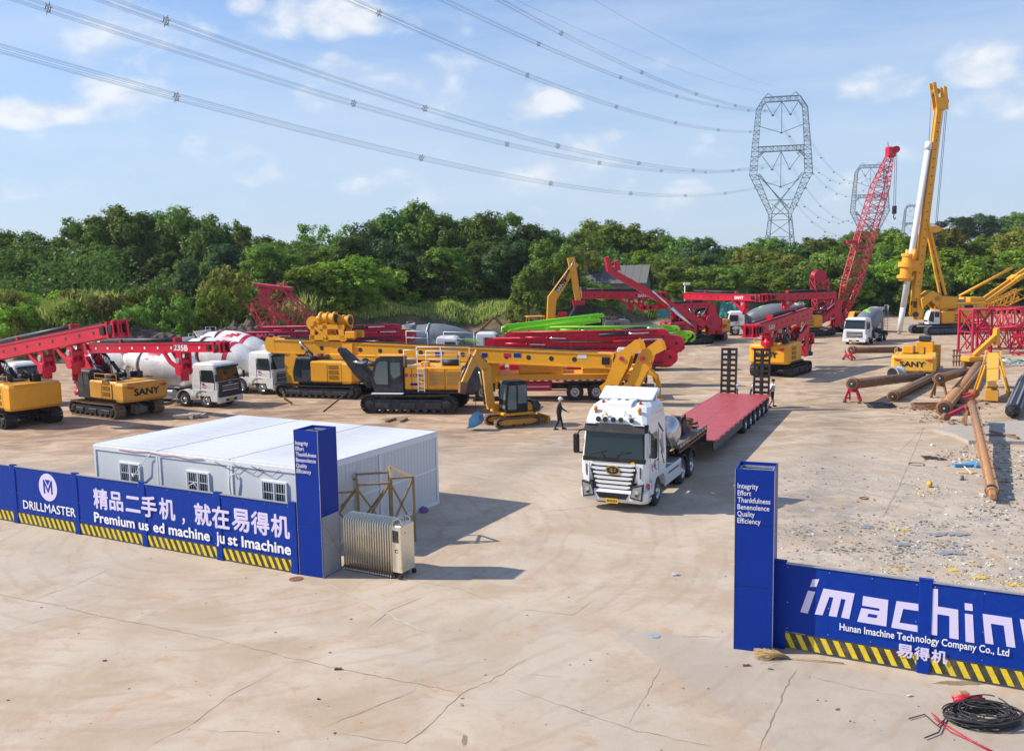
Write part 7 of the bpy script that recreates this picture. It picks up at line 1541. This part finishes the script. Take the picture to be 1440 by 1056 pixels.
for px in range(-90, 1580, 58):          # a closed row behind, a little lower than the skyline
    x = px+rt.uniform(-12, 12); yt = float(np.interp(x, [a[0] for a in sk], [a[1] for a in sk]))+16+rt.uniform(-5, 8); mt = rt.choice(['leaf_dark', 'leaf_mid', 'leaf_blue'])
    tree(lab('round', mt, x, 'in the rear row'), x, yt, 176 if x < 800 else 222, 'round', mt, rt.randint(1, 4), 96)
# second row filling the body of the wood
for px in range(-100, 1560, 46):
    base = 352 if px < 420 else (340 if px < 800 else (352 if px < 1000 else 355))
    Yb = 138 if px < 780 else 172
    x = px+rt.uniform(-14, 14); kd = rt.choice(['round', 'round', 'tall']); mt = rt.choice(['leaf_dark', 'leaf_dark', 'leaf_mid', 'leaf_blue'] if px < 780 else ['leaf_mid', 'leaf_bright', 'leaf_yellow', 'leaf_blue', 'leaf_mid'])
    if 860 < px < 905: continue
    tree(lab(kd, mt, x, 'in the middle row'), x, base+rt.uniform(-12, 16), Yb+rt.uniform(-5, 8), kd, mt, rt.randint(1, 4) if kd == 'round' else rt.randint(7, 9), rt.uniform(72, 105))
# front row: named singles, bushes
for (px, yt, Y, kd, mt, sd_, wp) in [(263, 358, 116, 'cone', 'leaf_blue', 10, 62), (318, 372, 114, 'bush', 'leaf_yellow', 11, 100), (380, 338, 124, 'round', 'leaf_mid', 2, 100), (490, 358, 126, 'round', 'leaf_bright', 4, 130), (440, 372, 122, 'bush', 'leaf_bright', 12, 110), (742, 371, 128, 'cone', 'leaf_mid', 13, 62), (545, 375, 132, 'bush', 'leaf_bright', 11, 90),
        (822, 345, 150, 'round', 'leaf_yellow', 3, 56), (940, 358, 155, 'umbrella', 'leaf_mid', 6, 90), (1000, 372, 150, 'bush', 'leaf_mid', 12, 100), (1175, 352, 158, 'bush', 'leaf_mid', 12, 110), (1130, 372, 156, 'bush', 'leaf_yellow', 11, 90), (1060, 368, 158, 'bush', 'leaf_mid', 11, 110), (1250, 365, 160, 'bush', 'leaf_bright', 12, 120),
        (1340, 358, 160, 'bush', 'leaf_bright', 11, 120), (1400, 372, 158, 'bush', 'leaf_mid', 12, 110), (1460, 365, 160, 'bush', 'leaf_mid', 11, 110), (1300, 385, 152, 'bush', 'leaf_mid', 12, 90), (60, 408, 110, 'bush', 'leaf_bright', 11, 110), (210, 398, 108, 'bush', 'leaf_mid', 12, 90), (150, 412, 104, 'bush', 'leaf_yellow', 12, 90),
        (100, 420, 98, 'bush', 'leaf_mid', 11, 80), (235, 412, 102, 'bush', 'leaf_mid', 11, 80), (15, 425, 100, 'bush', 'leaf_bright', 12, 90), (300, 405, 108, 'bush', 'leaf_bright', 12, 70), (180, 428, 98, 'bush', 'leaf_mid', 12, 70)]:
    tree(lab(kd, mt, px, 'before the wood'), px, yt, Y, kd, mt, sd_, wp)
for px in range(-60, 1520, 30):
    x = px+rt.uniform(-10, 10); Yb = float(bankline((x-720)/FPX*125))
    Y = Yb+rt.uniform(8, 17); yb = 396 + rt.uniform(-8, 14) + (14 if px < 300 else 0) - (14 if px > 1000 else 0)
    mt = rt.choice(['leaf_mid', 'leaf_bright', 'leaf_yellow', 'leaf_mid', 'leaf_dark'])
    if 845 < px < 925 or (px < 300 and rt.random() < .45): continue
    if 560 < px < 720: Y += 9; yb = rt.uniform(404, 412)
    tree(lab('bush', mt, x, 'on the bank edge'), x, yb, Y, 'bush', mt, rt.choice([11, 12]), rt.uniform(48, 80), group='bushes along the bank', name='bush', cat='bush')
# dense undergrowth far behind so that no sky shows between trunks
rg_ = np.random.default_rng(4)
def undergrowth(n, seed, yoff, zh, mat, lf, label, name):
    r = np.random.default_rng(seed); x = r.uniform(-110, 190, n); y = bankline(x)+r.uniform(*yoff, n); z = terr(x, y)+r.uniform(0, 1, n)**1.2*zh*(.6+.4*np.sin(x*.35+1)*np.sin(x*.13))
    nn = r.normal(size=(n, 3)); nn[:, 1] -= .6; nn[:, 2] += .5; nn /= np.linalg.norm(nn, axis=1)[:, None]
    o = inst(name, mk(name, leaves(np.stack([x, y, z], 1), nn, lf, r), [mat])); o['kind'] = 'stuff'; o['label'] = label
undergrowth(90000, 1, (26, 42), 10.0, 'leaf_dark', .6, 'dark undergrowth filling the wood behind the front trees', 'undergrowth')
undergrowth(26000, 2, (11, 22), 1.5, 'leaf_mid', .4, 'low green scrub covering the bank behind the machines', 'scrub')
# tall grass and reeds on the bank
def blades(n, seed, xr, yoff, h, mat, label, wd=.07):
    r = np.random.default_rng(seed); x = r.uniform(*xr, n); cl = np.sin(x*.5+seed)+np.sin(x*1.3)
    y = bankline(x)+r.uniform(*yoff, n); z = terr(x, y); hh = h*r.uniform(.45, 1.15, n)*(1+.18*cl)
    a = r.uniform(0, PI, n); dx = np.cos(a)*wd*r.uniform(.6, 1.5, n); dy = np.sin(a)*wd; lx = r.normal(0, .22, n)*hh; ly = r.normal(0, .22, n)*hh
    co = np.stack([np.stack([x-dx, y-dy, z], 1), np.stack([x+dx, y+dy, z], 1), np.stack([x+dx*.7+lx*.5, y+dy*.7+ly*.5, z+hh*.7], 1), np.stack([x+lx, y+ly, z+hh], 1)], 1).reshape(-1, 3)
    o = inst('tall_grass', mk('tall_grass', co, [mat])); o['kind'] = 'stuff'; o['label'] = label
blades(26000, 3, (-95, -25), (3, 22), 2.5, 'grass_blade', 'tall reeds on the bank behind the mixers at the left', .09)
blades(34000, 4, (-25, 60), (6, 19), .75, 'grass_blade', 'tall yellow-green grass along the bank in the middle', .09)
blades(16000, 5, (60, 170), (1, 14), 1.0, 'grass_blade', 'rough grass on the bank at the right', .09)
# spoil heap behind the mixers
def mound(name, loc, sx, sy, h, mat, seed, label=None):
    r = np.random.default_rng(seed); n = 34; vs = []; fs = []
    for j in range(n):
        for i in range(n):
            u = i/(n-1)*2-1; v = j/(n-1)*2-1; d = math.hypot(u, v); z = max(0, math.cos(min(1, d)*PI/2))**1.1*h
            z += (math.sin(u*9+seed)*math.sin(v*8)*.14+r.normal()*.08)*h*(1 if d < .95 else 0)
            vs.append((u*sx, v*sy, max(z, -.02)))
    fs = [(j*n+i, j*n+i+1, (j+1)*n+i+1, (j+1)*n+i) for j in range(n-1) for i in range(n-1)]
    mb = MB(); mb.add(vs, fs, mat); o = mb.build(name); o.location = loc; o['kind'] = 'structure'
    if label: o['label'] = label
mound('soil_mound', (-40, 97, 0), 9, 4, 3.0, 'dirt_dark', 1); mound('soil_mound', (-30, 103, 0), 8, 4, 3.2, 'dirt_dark', 2); mound('soil_mound', (-20, 108, 0), 12, 3, 1.9, 'dirt_dark', 3); mound('soil_mound', (2, 118, 0), 10, 3, 1.6, 'dirt_dark', 4)
for (x, y, z, w_, h_, l) in ((-37.5, 95.5, 1.0, 3.4, 2.0, 'teal netting sheet draped over the soil mound behind the mixers'), (23.5, 131, 2.3, 4.5, 1.5, 'teal netting draped on the bank right of the lamp post'), (32, 129.5, 2.5, 4.0, 2.6, 'teal netting hanging on the bank behind the grey and green mixer')):
    T = tag(MB().add([(x+i/9*w_-w_/2, y+.3*math.sin(i*1.3+j), z+j/5*h_-h_/2+.12*math.sin(i*2.1)) for j in range(6) for i in range(10)], [(j*10+i, j*10+i+1, (j+1)*10+i+1, (j+1)*10+i) for j in range(5) for i in range(9)], 'netting').build('safety_net'), l, 'netting')
# shed among the trees
s0 = A(862, 405, 150); gz = float(terr(s0.x, 150))
T = thing('shed', 'grey-roofed old shed among the trees behind the leaning red boom', 'shed', (s0.x+1.0, 150, gz), R(-18))
part('wall', T, lambda m: (m.box((0, 0, 1.4), (9.4, 6, 2.8), 'shed_wall'), m.prism([(-3.0, 2.8), (3.0, 2.8), (0, 5.2)], -4.6, 4.6, 'shed_wall', ax='x')))
for s in (-1, 1):
    for k in range(8): part('roof_sheet', T, lambda m: m.hexa([(-5.2+1.3*k+.02, s*3.5, 2.5), (-3.9+1.3*k-.02, s*3.5, 2.5), (-3.9+1.3*k-.02, 0, 5.35), (-5.2+1.3*k+.02, 0, 5.35), (-5.2+1.3*k+.02, s*3.5, 2.62), (-3.9+1.3*k-.02, s*3.5, 2.62), (-3.9+1.3*k-.02, 0, 5.48), (-5.2+1.3*k+.02, 0, 5.48)], 'shed_roof'))
part('window', T, lambda m: m.box((-1.5, -3.02, 1.6), (1.2, .08, 1.0), 'glass'))
# lamp post
l0 = A(963, 425, 121)
T = thing('street_lamp', 'slim white lamp post with a short head, right of the leaning red boom', 'street lamp', (l0.x, 121, 0))
part('post', T, lambda m: m.cyl((0, 0, 0), (0, 0, 6.6), .1, 'trim_white', r1=.07)); part('lamp_head', T, lambda m: m.box((.25, 0, 6.6), (.9, .35, .3), 'trim_white', b=.05))

# ================================================================ pylons and power lines
def pylon(label, base, ang, s, r):
    T = thing('pylon', label, 'pylon', base, ang, 'transmission pylons in a line', s)
    D = 2.4
    def mem(name, a0, a1, b0, b1, n, rr=r, dy0=D, dy1=D):     # planar pair doubled in depth
        part(name, T, lambda m: m.truss([(a0[0], -dy0/2, a0[1]), (a1[0], -dy0/2, a1[1]), (a1[0], dy0/2, a1[1]), (a0[0], dy0/2, a0[1])], [(b0[0], -dy1/2, b0[1]), (b1[0], -dy1/2, b1[1]), (b1[0], dy1/2, b1[1]), (b0[0], dy1/2, b0[1])], n, rr, 'pylon_steel', rl=rr*.6))
    for s_ in (-1, 1):
        mem('leg', (s_*10.5, 0), (s_*7.0, 0), (s_*6.0, 38), (s_*4.4, 38), 8, dy0=5, dy1=3)
        mem('waist', (s_*6.0, 38), (s_*4.0, 39), (s_*16.6, 60), (s_*12.2, 60), 8, dy0=3)
        mem('side_column', (s_*16.6, 60), (s_*12.6, 60), (s_*15.4, 75), (s_*11.8, 75), 6)
        mem('side_column', (s_*15.4, 75), (s_*12.0, 75), (s_*13.4, 95), (s_*10.8, 95), 9)
        mem('shoulder', (s_*13.4, 95), (s_*10.8, 95), (s_*9.5, 101), (s_*8.6, 98.4), 3)
        part('earth_peak', T, lambda m: (m.bar((s_*9.5, 0, 101), (s_*7.0, 0, 103.2), .25, 'pylon_steel'), m.bar((s_*5.0, 0, 101.6), (s_*7.0, 0, 103.2), .25, 'pylon_steel'), m.bar((s_*7.0, 0, 103.2), (s_*8.2, 0, 102.8), .2, 'pylon_steel')))
        mem('cross_brace', (s_*12.2, 60), (s_*11.2, 60.5), (-s_*4.6, 41.5), (-s_*4.2, 39.5), 9, rr=r*.8)
        mem('knee_brace', (s_*12, 70.5), (s_*12, 69), (s_*9.5, 72.5), (s_*8.5, 72.5), 2, rr=r*.8)
    mem('cross_beam', (-12, 72.2), (-12, 75), (12, 72.2), (12, 75), 12)
    mem('cross_beam', (-9, 98.6), (-9, 101.2), (9, 98.6), (9, 101.2), 8)
    for k in range(4):
        z = 8+9*k; w_ = 8.8-1.15*k*.9
        part('leg_tie', T, lambda m: (m.bar((-w_, -1.6, z), (w_, -1.6, z), .3, 'pylon_steel'), m.bar((-w_, -1.6, z), (w_-1.0, -1.6, z+9), .3, 'pylon_steel'), m.bar((w_, -1.6, z), (-w_+1.0, -1.6, z+9), .3, 'pylon_steel')))
    part('leg_tie', T, lambda m: (m.bar((-5, 0, 38.5), (5, 0, 38.5), .35, 'pylon_steel'), m.bar((-7, 0, 46), (7, 0, 46), .3, 'pylon_steel')))
    for (x, z, pts) in ((-4.6, 91.5, ((-8.5, 98), (0, 98.5))), (4.6, 91.5, ((8.5, 98), (0, 98.5))), (0, 82, ((-11.5, 86), (11.5, 86), (0, 98.5))), (-4.6, 62.5, ((-10, 70), (0, 72))), (4.6, 62.5, ((10, 70), (0, 72))), (0, 53, ((-9.5, 56.5), (9.5, 56.5), (0, 72)))):
        for p in pts: part('insulator_string', T, lambda m: m.bar((p[0], 0, p[1]), (x, 0, z), .28, 'pylon_steel'))
        part('yoke', T, lambda m: m.box((x, 0, z), (1.3, .5, .9), 'pylon_steel'))
    return T
P1 = A(1096, 372, 480); hp = math.radians(27); u1 = Vector((math.sin(hp), math.cos(hp), 0))
P1 = Vector((P1.x, 480, 0))
pylon('nearest and largest transmission pylon above the trees', P1, -R(14), .955, .24)
PB = [P1]
for (px, Y, l, s) in ((1221, 800, 'second transmission pylon, seen behind the red lattice crane', .97), (1283, 1330, 'third transmission pylon, small and faint beside the tall yellow mast', .97), (1312, 2000, 'farthest tiny transmission pylon right of the tall yellow mast', 1.)):
    b = A(px, 372, Y); pylon(l, (b.x, Y, -2), -R(14), s, .32 if Y < 900 else .45); PB.append(Vector((b.x, Y, -2)))
th_ = math.radians(207); uu = Vector((math.sin(th_), math.cos(th_), 0)); gr = 'power line bundles from the nearest pylon overhead'
WB = [('F', (1095, 254), 'lowest'), ('E', (1082, 230), 'second lowest'), ('D', (1108, 228), 'third lowest'), ('C', (1096, 182), 'third highest'), ('B', (1083, 157), 'second highest'), ('A', (1110, 157), 'highest')]
PTS = {'F': [(0, 68), (432, 185), (724, 250), (858, 269), (958, 275)], 'E': [(30, 0), (392, 114), (698, 199), (832, 229), (940, 241)], 'D': [(145, 0), (464, 107), (750, 197), (877, 228)],
       'C': [(490, 0), (726, 98), (858, 149), (962, 176)], 'B': [(622, 0), (702, 37), (836, 95), (945, 134)], 'A': [(700, 0), (753, 27), (880, 91), (985, 136)], 'G': [(725, 0), (900, 78), (1000, 112)], 'H': [(835, 0), (960, 70), (1040, 105)]}
def fit(key, end):
    q = A(end[0], end[1], 480); rows = []; zz = []; wt = []
    for x, y in PTS[key]:
        d = fwd + r2*((x-720)/FPX) + u2*((528-y)/FPX); m_ = np.array([[d.x, -uu.x], [d.y, -uu.y]]); s_, t_ = np.linalg.solve(m_, np.array([q.x, q.y]))
        rows.append([t_, t_*t_]); zz.append(CH+s_*d.z-q.z); wt.append(1/s_)
    Rm = np.array(rows); z_ = np.array(zz); w_ = np.array(wt); c = np.linalg.lstsq(Rm*w_[:, None], z_*w_, rcond=None)[0]
    return q, c
for key, end, nm in WB:
    q, c = fit(key, end); T = thing('power_line', f'{nm} bundle of power line conductors sweeping from the nearest pylon to the upper left', 'power line', (q.x, q.y, q.z), 0, gr)
    sd2 = Vector((uu.y, -uu.x, 0)); L_ = 500
    for k in range(6):
        a = PI*2*k/6; off = sd2*(.48*math.cos(a)) + Vector((0, 0, .48*math.sin(a)))
        part('conductor', T, lambda m: m.tube([uu*t_ + Vector((0, 0, c[0]*t_+c[1]*t_*t_)) + off for t_ in np.linspace(0, L_, 60)], .020, 'wire_metal', 4))
    for j in range(1, 8):
        t_ = j*58-8+5*len(nm) % 23; p = uu*t_ + Vector((0, 0, c[0]*t_+c[1]*t_*t_))
        part('spacer', T, lambda m: (m.tube([p + sd2*(.5*math.cos(a)) + Vector((0, 0, .5*math.sin(a))) for a in [2*PI*k/6 for k in range(7)]], .06, 'pylon_steel', 4), [m.bar(p, p + sd2*(.75*math.cos(a)) + Vector((0, 0, .75*math.sin(a))), .07, 'pylon_steel') for a in [2*PI*k/6 for k in range(6)]]))
for key, end, nm in (('G', (1080, 131), 'left'), ('H', (1112, 128), 'right')):
    q, c = fit(key, end); T = thing('earth_wire', f'single thin {nm} earth wire from the top of the nearest pylon', 'power line', (q.x, q.y, q.z), 0)
    part('wire', T, lambda m: m.tube([uu*t_ + Vector((0, 0, c[0]*t_+c[1]*t_*t_)) for t_ in np.linspace(0, 420, 50)], .026, 'wire_metal', 4))
for i in range(3):
    a, b = PB[i], PB[i+1]; d = b-a
    for j, (x, z) in enumerate(((-4.6, 91.5), (4.6, 91.5), (0, 82), (-4.6, 62.5), (4.6, 62.5), (0, 53))):
        side = Vector((math.cos(-R(14)), math.sin(-R(14)), 0))*x
        T = thing('power_line', f"{('upper left', 'upper right', 'upper middle', 'lower left', 'lower right', 'lower middle')[j]} power line running between {('the first and second', 'the second and third', 'the third and farthest')[i]} pylons", 'power line', a+side+Vector((0, 0, z)), 0, 'power lines between the pylons')
        for k in range(2 if i == 0 else 1):
            part('conductor', T, lambda m: m.tube([d*t_ + Vector(((k-.5)*1.0, 0, -4*(22 if i == 0 else 26)*t_*(1-t_)*(d.length/400)**.5)) for t_ in np.linspace(0, 1, 26)], .045 if i == 0 else .09, 'wire_metal', 4))
        if i == 0:
            for t_ in (.12, .25, .38, .5, .62, .75, .88): part('spacer', T, lambda m: m.box(d*t_+Vector((0, 0, -88*t_*(1-t_))), (1.1, .3, .6), 'pylon_steel'))
# ================================================================ small things on the ground
c0 = G(1382, 1012)
T = thing('cable_coil', 'black cable coil lying on the concrete in front of the imachine fence', 'cable', c0, 0)
rg = random.Random(21)
for k in range(30):
    r_ = .40+rg.uniform(-.10, .14); cx, cy = rg.gauss(0, .05), rg.gauss(0, .04); ph = rg.uniform(0, 6); z = .02+.012*k*rg.uniform(.3, 1)
    part('loop', T, lambda m: m.tube([(cx+r_*1.25*math.cos(a+ph)+.02*math.sin(3*a), cy+r_*.85*math.sin(a+ph), z+.03*math.sin(2*a+ph)) for a in [2*PI*j/26 for j in range(26)]], .013, 'cable_black', 6))
q = [G(1278, 1012)-c0, G(1300, 1006)-c0, G(1318, 1022)-c0, G(1312, 1040)-c0, G(1326, 1018)-c0, G(1312, 992)-c0, G(1328, 988)-c0, G(1345, 1000)-c0]
part('loose_end', T, lambda m: m.tube([v+Vector((0, 0, .03)) for v in q[:3]]+[q[7]+Vector((0, 0, .05))], .013, 'cable_black', 6)); part('loose_end', T, lambda m: m.tube([v+Vector((0, 0, .04)) for v in (G(1300, 1040)-c0, G(1320, 1032)-c0, G(1330, 1010)-c0, q[7])], .013, 'cable_black', 6))
part('red_cable', T, lambda m: m.tube([G(a, b)-c0+Vector((0, 0, .03)) for a, b in ((1310, 1004), (1322, 1016), (1345, 1030), (1370, 1045), (1400, 1060))], .012, 'crimson', 6)); part('red_cable', T, lambda m: m.tube([G(a, b)-c0+Vector((0, 0, .035)) for a, b in ((1314, 1012), (1335, 1030), (1362, 1042), (1392, 1058))], .012, 'crimson', 6))
T = thing('extension_reel', 'red extension lead bundle lying behind the black cable coil', 'cable', G(1362, 988), 0)
part('bundle', T, lambda m: (m.tube([(-.28, 0, .06), (0, .03, .08), (.3, -.03, .06)], .055, 'crimson', 8), m.tube([(-.3, .06, .1), (0, .0, .13), (.28, .06, .1)], .03, 'red', 7), m.box((-.02, .18, .08), (.22, .14, .14), 'pipe_tan', b=.03)))
# grass broom
b0 = G(1098, 926); b1 = G(1187, 934)
T = thing('broom', 'straw broom lying at the foot of the right gate pillar', 'broom', b0, 0)
d = (b1-b0).normalized(); s_ = Vector((-d.y, d.x, 0))
part('handle', T, lambda m: m.cyl(d*.15+Vector((0, 0, .05)), b1-b0+Vector((0, 0, .03)), .012, 'straw', n=7))
rg = random.Random(5)
def br(m):
    for k in range(170):
        a = rg.gauss(0, .33); l = rg.uniform(.3, .62); dd = (-d*math.cos(a)+s_*math.sin(a)); m.tube([d*.2+Vector((0, 0, .05)), d*.05+dd*l*.3+Vector((0, 0, .07+rg.random()*.07)), dd*l+Vector((0, 0, rg.uniform(.01, .14)))], .004, 'straw', 3)
o = part('bristles', T, br); o['kind'] = 'stuff'
# manhole-like covers
for (x, y, l) in ((1000+0, 0, ''),):
    pass
for (px, py, r_, l) in ((416.5, 814, .2, 'round rusty cover set in the concrete in front of the left pillar'), (920, 894, .14, 'small round greenish cover in the concrete of the gateway'), (1016, 0, 0, '')):
    if not r_: continue
    p = G(px, py); o = part('manhole_cover', None, lambda m: (m.lathe([(0, r_), (1, r_)], (0, 0, 0), (0, 0, .010), 'rust' if px < 500 else 'ceramic', 24), m.lathe([(0, r_*.8), (1, r_*.8)], (0, 0, .010), (0, 0, .014), 'rust' if px < 500 else 'ceramic', 24))); o.location = (p.x, p.y, .002); tag(o, l, 'cover')
# litter that can be picked apart
def blob(name, label, cat, px, py, sz, mat, seed, flat=.4, n=5):
    rg = random.Random(seed); p = G(px, py); mb = MB()
    for k in range(n):
        c = Vector((rg.gauss(0, sz*.4), rg.gauss(0, sz*.3), sz*flat*.4)); vs = []
        for i in range(8):
            sx, sy, sz_ = ((-1, -1, -1), (1, -1, -1), (1, 1, -1), (-1, 1, -1), (-1, -1, 1), (1, -1, 1), (1, 1, 1), (-1, 1, 1))[i]
            vs.append(c+Vector((sx*sz*rg.uniform(.2, .5), sy*sz*rg.uniform(.15, .4), max(-c.z+.0, sz_*sz*flat*rg.uniform(.2, .5)))))
        mb.hexa(vs, mat)
    o = mb.build(name); o.location = p; tag(o, label, cat)
blob('plastic_sheet', 'crumpled blue plastic sheet on the ground left of the nearest kelly bar', 'plastic', 1364, 656, .45, 'blue_plastic', 1)
blob('plastic_sheet', 'yellow plastic scrap beside the blue plastic sheet', 'plastic', 1359, 665, .3, 'yellow_trash', 2, .15)
T = tag(part('white_stick', None, lambda m: m.cyl(G(1348, 650)+Vector((0, 0, .05)), G(1366, 667)+Vector((0, 0, .05)), .025, 'white')), 'thin white rod lying across the blue plastic sheet', 'rod')
blob('rag', 'black rag lying on the concrete between the right pillar and the clamp arm', 'rag', 1305, 644, .5, 'cloth_black', 3, .12)
o = part('foam_ball', None, lambda m: m.lathe([(0, .03), (.15, .09), (.5, .12), (.85, .09), (1, .03)], (0, 0, 0), (0, 0, .24), 'pale_yellow', 14)); o.location = G(1307, 685); tag(o, 'pale yellow foam ball on the ground above the rubble', 'ball')
o = part('tin_can', None, lambda m: m.cyl((0, 0, .09), (.2, .1, .09), .09, 'galv')); o.location = G(1348, 675); tag(o, 'silver tin can on its side below the blue plastic sheet', 'can')
o = part('wire_loop', None, lambda m: m.tube([(.33*math.cos(a), .3*math.sin(a), .02) for a in [2*PI*k/20 for k in range(19)]], .018, 'rust', 5)); o.location = G(1289, 653); tag(o, 'thin wire loop on the concrete beside the black rag', 'wire')
o = part('wire_loop', None, lambda m: m.tube([(.16*math.cos(a), .14*math.sin(a), .02) for a in [2*PI*k/20 for k in range(19)]], .02, 'rust', 5)); o.location = G(1215, 701); tag(o, 'small rusty wire ring on the sandy ground right of the pillar', 'wire')
for i, (x, y, s_, l) in enumerate(((1240, 573, .9, 'black hose heap beside the flat-lying kelly bar'), (1312, 574, 1.3, 'dusty rope and hose heap in front of the brown stand'))):
    T = thing('hose_heap', l, 'hose', G(x, y), 0); rg = random.Random(i)
    for k in range(9): part('loop', T, lambda m: m.tube([(s_*(.9*math.cos(a)+rg.gauss(0, .05)), s_*(.45*math.sin(a)+rg.gauss(0, .05))+.05*k, .04+.02*k) for a in [2*PI*j/14 for j in range(14)]], .03, 'charcoal' if i == 0 else 'rust', 5))
blob('stone_block', 'pale stone block under the dusty 235B rig', 'stone', 199, 581, .8, 'concrete', 9, 1.)
blob('stone_block', 'flat broken stone slabs lying right of the dusty 235B rig', 'stone', 268, 588, 1.1, 'concrete', 10, .3)
for i, (x0, y0, x1, y1, l) in enumerate(((543, 594, 556, 590, 'left'), (564, 594, 572, 590, 'right'))):
    a, b = G(x0, y0), G(x1, y1); o = part('wooden_block', None, lambda m: m.bar(a+Vector((0, 0, .06)), b+Vector((0, 0, .06)), .14, 'wood', h=.12)); tag(o, f'{l} of two dark timber offcuts in front of the grey excavator', 'timber')
T = thing('yellow_bracket', 'bent yellow bracket standing on the ground before the black rig tracks', 'bracket', G(401, 569), R(20)); part('plate', T, lambda m: (m.bar((-.1, 0, .9), (.0, 0, .35), .12, 'ochre_steel'), m.bar((0, 0, .4), (.45, 0, .05), .2, 'ochre_steel', h=.14)))
for i, (x, y, s_, mt) in enumerate(((476, 941, .09, 'dirt_dark'), (1049, 936, .08, 'rust'), (1081, 941, .09, 'concrete'), (951, 809, .12, 'white_trash'), (1280, 979, .07, 'white_trash'), (148, 929, .05, 'charcoal'), (449, 984, .05, 'charcoal'), (1177, 997, .07, 'concrete'))):
    blob('stone', ('dark clod on the crack in the middle foreground', 'rusty stone left of the straw broom', 'pale stone below the straw broom', 'white scrap lying in the gateway between truck and pillar', 'white pebble under the imachine fence', 'black pebble in the left foreground', 'black pebble in the lower left foreground', 'beige pebble right of the slab joint')[i], 'stone', x, y, s_, mt, 30+i, .6, 3)
# broken slab edge, planks
s0 = [(1313, 607), (1350, 600), (1440, 596), (1500, 596), (1500, 626), (1362, 624), (1340, 614)]
q = [G(x, y) for x, y in s0]; mb = MB(); n = len(q)
mb.add([(p.x, p.y, -.02) for p in q]+[(p.x, p.y, .16) for p in q], [tuple(range(n, 2*n))[::-1]]+[(i, (i+1) % n, n+(i+1) % n, n+i) for i in range(n)], 'concrete'); o = mb.build('broken_slab'); o['kind'] = 'structure'
for i, (x0, y0, x1, y1) in enumerate(((1376, 611, 1428, 612), (1392, 606, 1432, 616))):
    a, b = G(x0, y0, .2), G(x1, y1, .22); o = part('plank', None, lambda m: m.bar(a, b, .14, 'wood', h=.08)); tag(o, ('dark plank', 'lower plank')[i]+' lying on the broken slab beyond the nearest kelly bar', 'plank')
for i, (x, y, s_, l) in enumerate(((1268, 766, .42, 'left'), (1318, 752, .42, 'middle'), (1335, 778, .5, 'right'), (1222, 742, .38, 'upper left'), (1345, 752, .4, 'upper right'))):
    blob('slate_heap', f'{l} heap of grey slabs in the rubble behind the right fence', 'rubble heap', x, y, s_*.7, 'grey_trash', 60+i, .16, 9)
for i, (x, y, s_, l) in enumerate(((1345, 802, .35, 'left'), (1378, 812, .4, 'middle'), (1424, 822, .3, 'right'), (1270, 744, .25, 'far'))):
    blob('insulation_scrap', f'{l} yellow insulation scrap in the rubble behind the right fence', 'scrap', x, y, s_*.6, 'yellow_trash', 80+i, .12, 7)
def damp(px, py, sx, sy, mat, seed, z):
    rg = random.Random(seed); p = G(px, py); n = 22; vs = [(p.x+sx*math.cos(2*PI*k/n)*rg.uniform(.7, 1.2), p.y+sy*math.sin(2*PI*k/n)*rg.uniform(.7, 1.2), z) for k in range(n)]
    mb = MB(); mb.add(vs, [tuple(range(n))], mat); o = mb.build('stain'); o['kind'] = 'structure'
P('oil_stain', (.16, .13, .10), .6, dirt=.6, dcol=(.3, .24, .18)); P('wet_stain', (.24, .18, .10), .4, dirt=.5, dcol=(.4, .33, .24))
damp(1353, 960, .55, .12, 'wet_stain', 1, .0045); damp(376+277, 1040, .05, .2, 'wet_stain', 2, .0045)
# rusty hook and chains on the ground by the excavator, far small sign
for i, x in enumerate((1362, 1378, 1400)):
    pass
# ================================================================ air
P_h = bpy.data.materials.new('haze'); P_h.use_nodes = True; t = P_h.node_tree; t.nodes.clear()
o_ = nd(t, 'ShaderNodeOutputMaterial'); v = nd(t, 'ShaderNodeVolumePrincipled'); v.inputs['Density'].default_value = .00012
v.inputs['Color'].default_value = (.86, .92, 1, 1); v.inputs['Anisotropy'].default_value = .2; t.links.new(v.outputs[0], o_.inputs[1])
MAT['haze'] = P_h
h_ = MB().box((0, 0, 0), (4400, 4600, 134), 'haze').build('haze', None, (0, 0, 66-12)); h_.location = (300, 1500, 55); h_['kind'] = 'stuff'
sc.cycles.volume_bounces = 0; sc.cycles.volume_max_steps = 64

# rows of details too small to pick apart one by one
SMALL = {'marker_tape', 'mast_hole', 'door_seam', 'engine_fittings', 'rivet_row', 'mast_rung', 'leader_rail', 'hose_bundle', 'security_bars', 'side_rail', 'teeth'}
for o in bpy.data.objects:
    if o.parent and o.name.split('.')[0] in SMALL: o['kind'] = 'stuff'
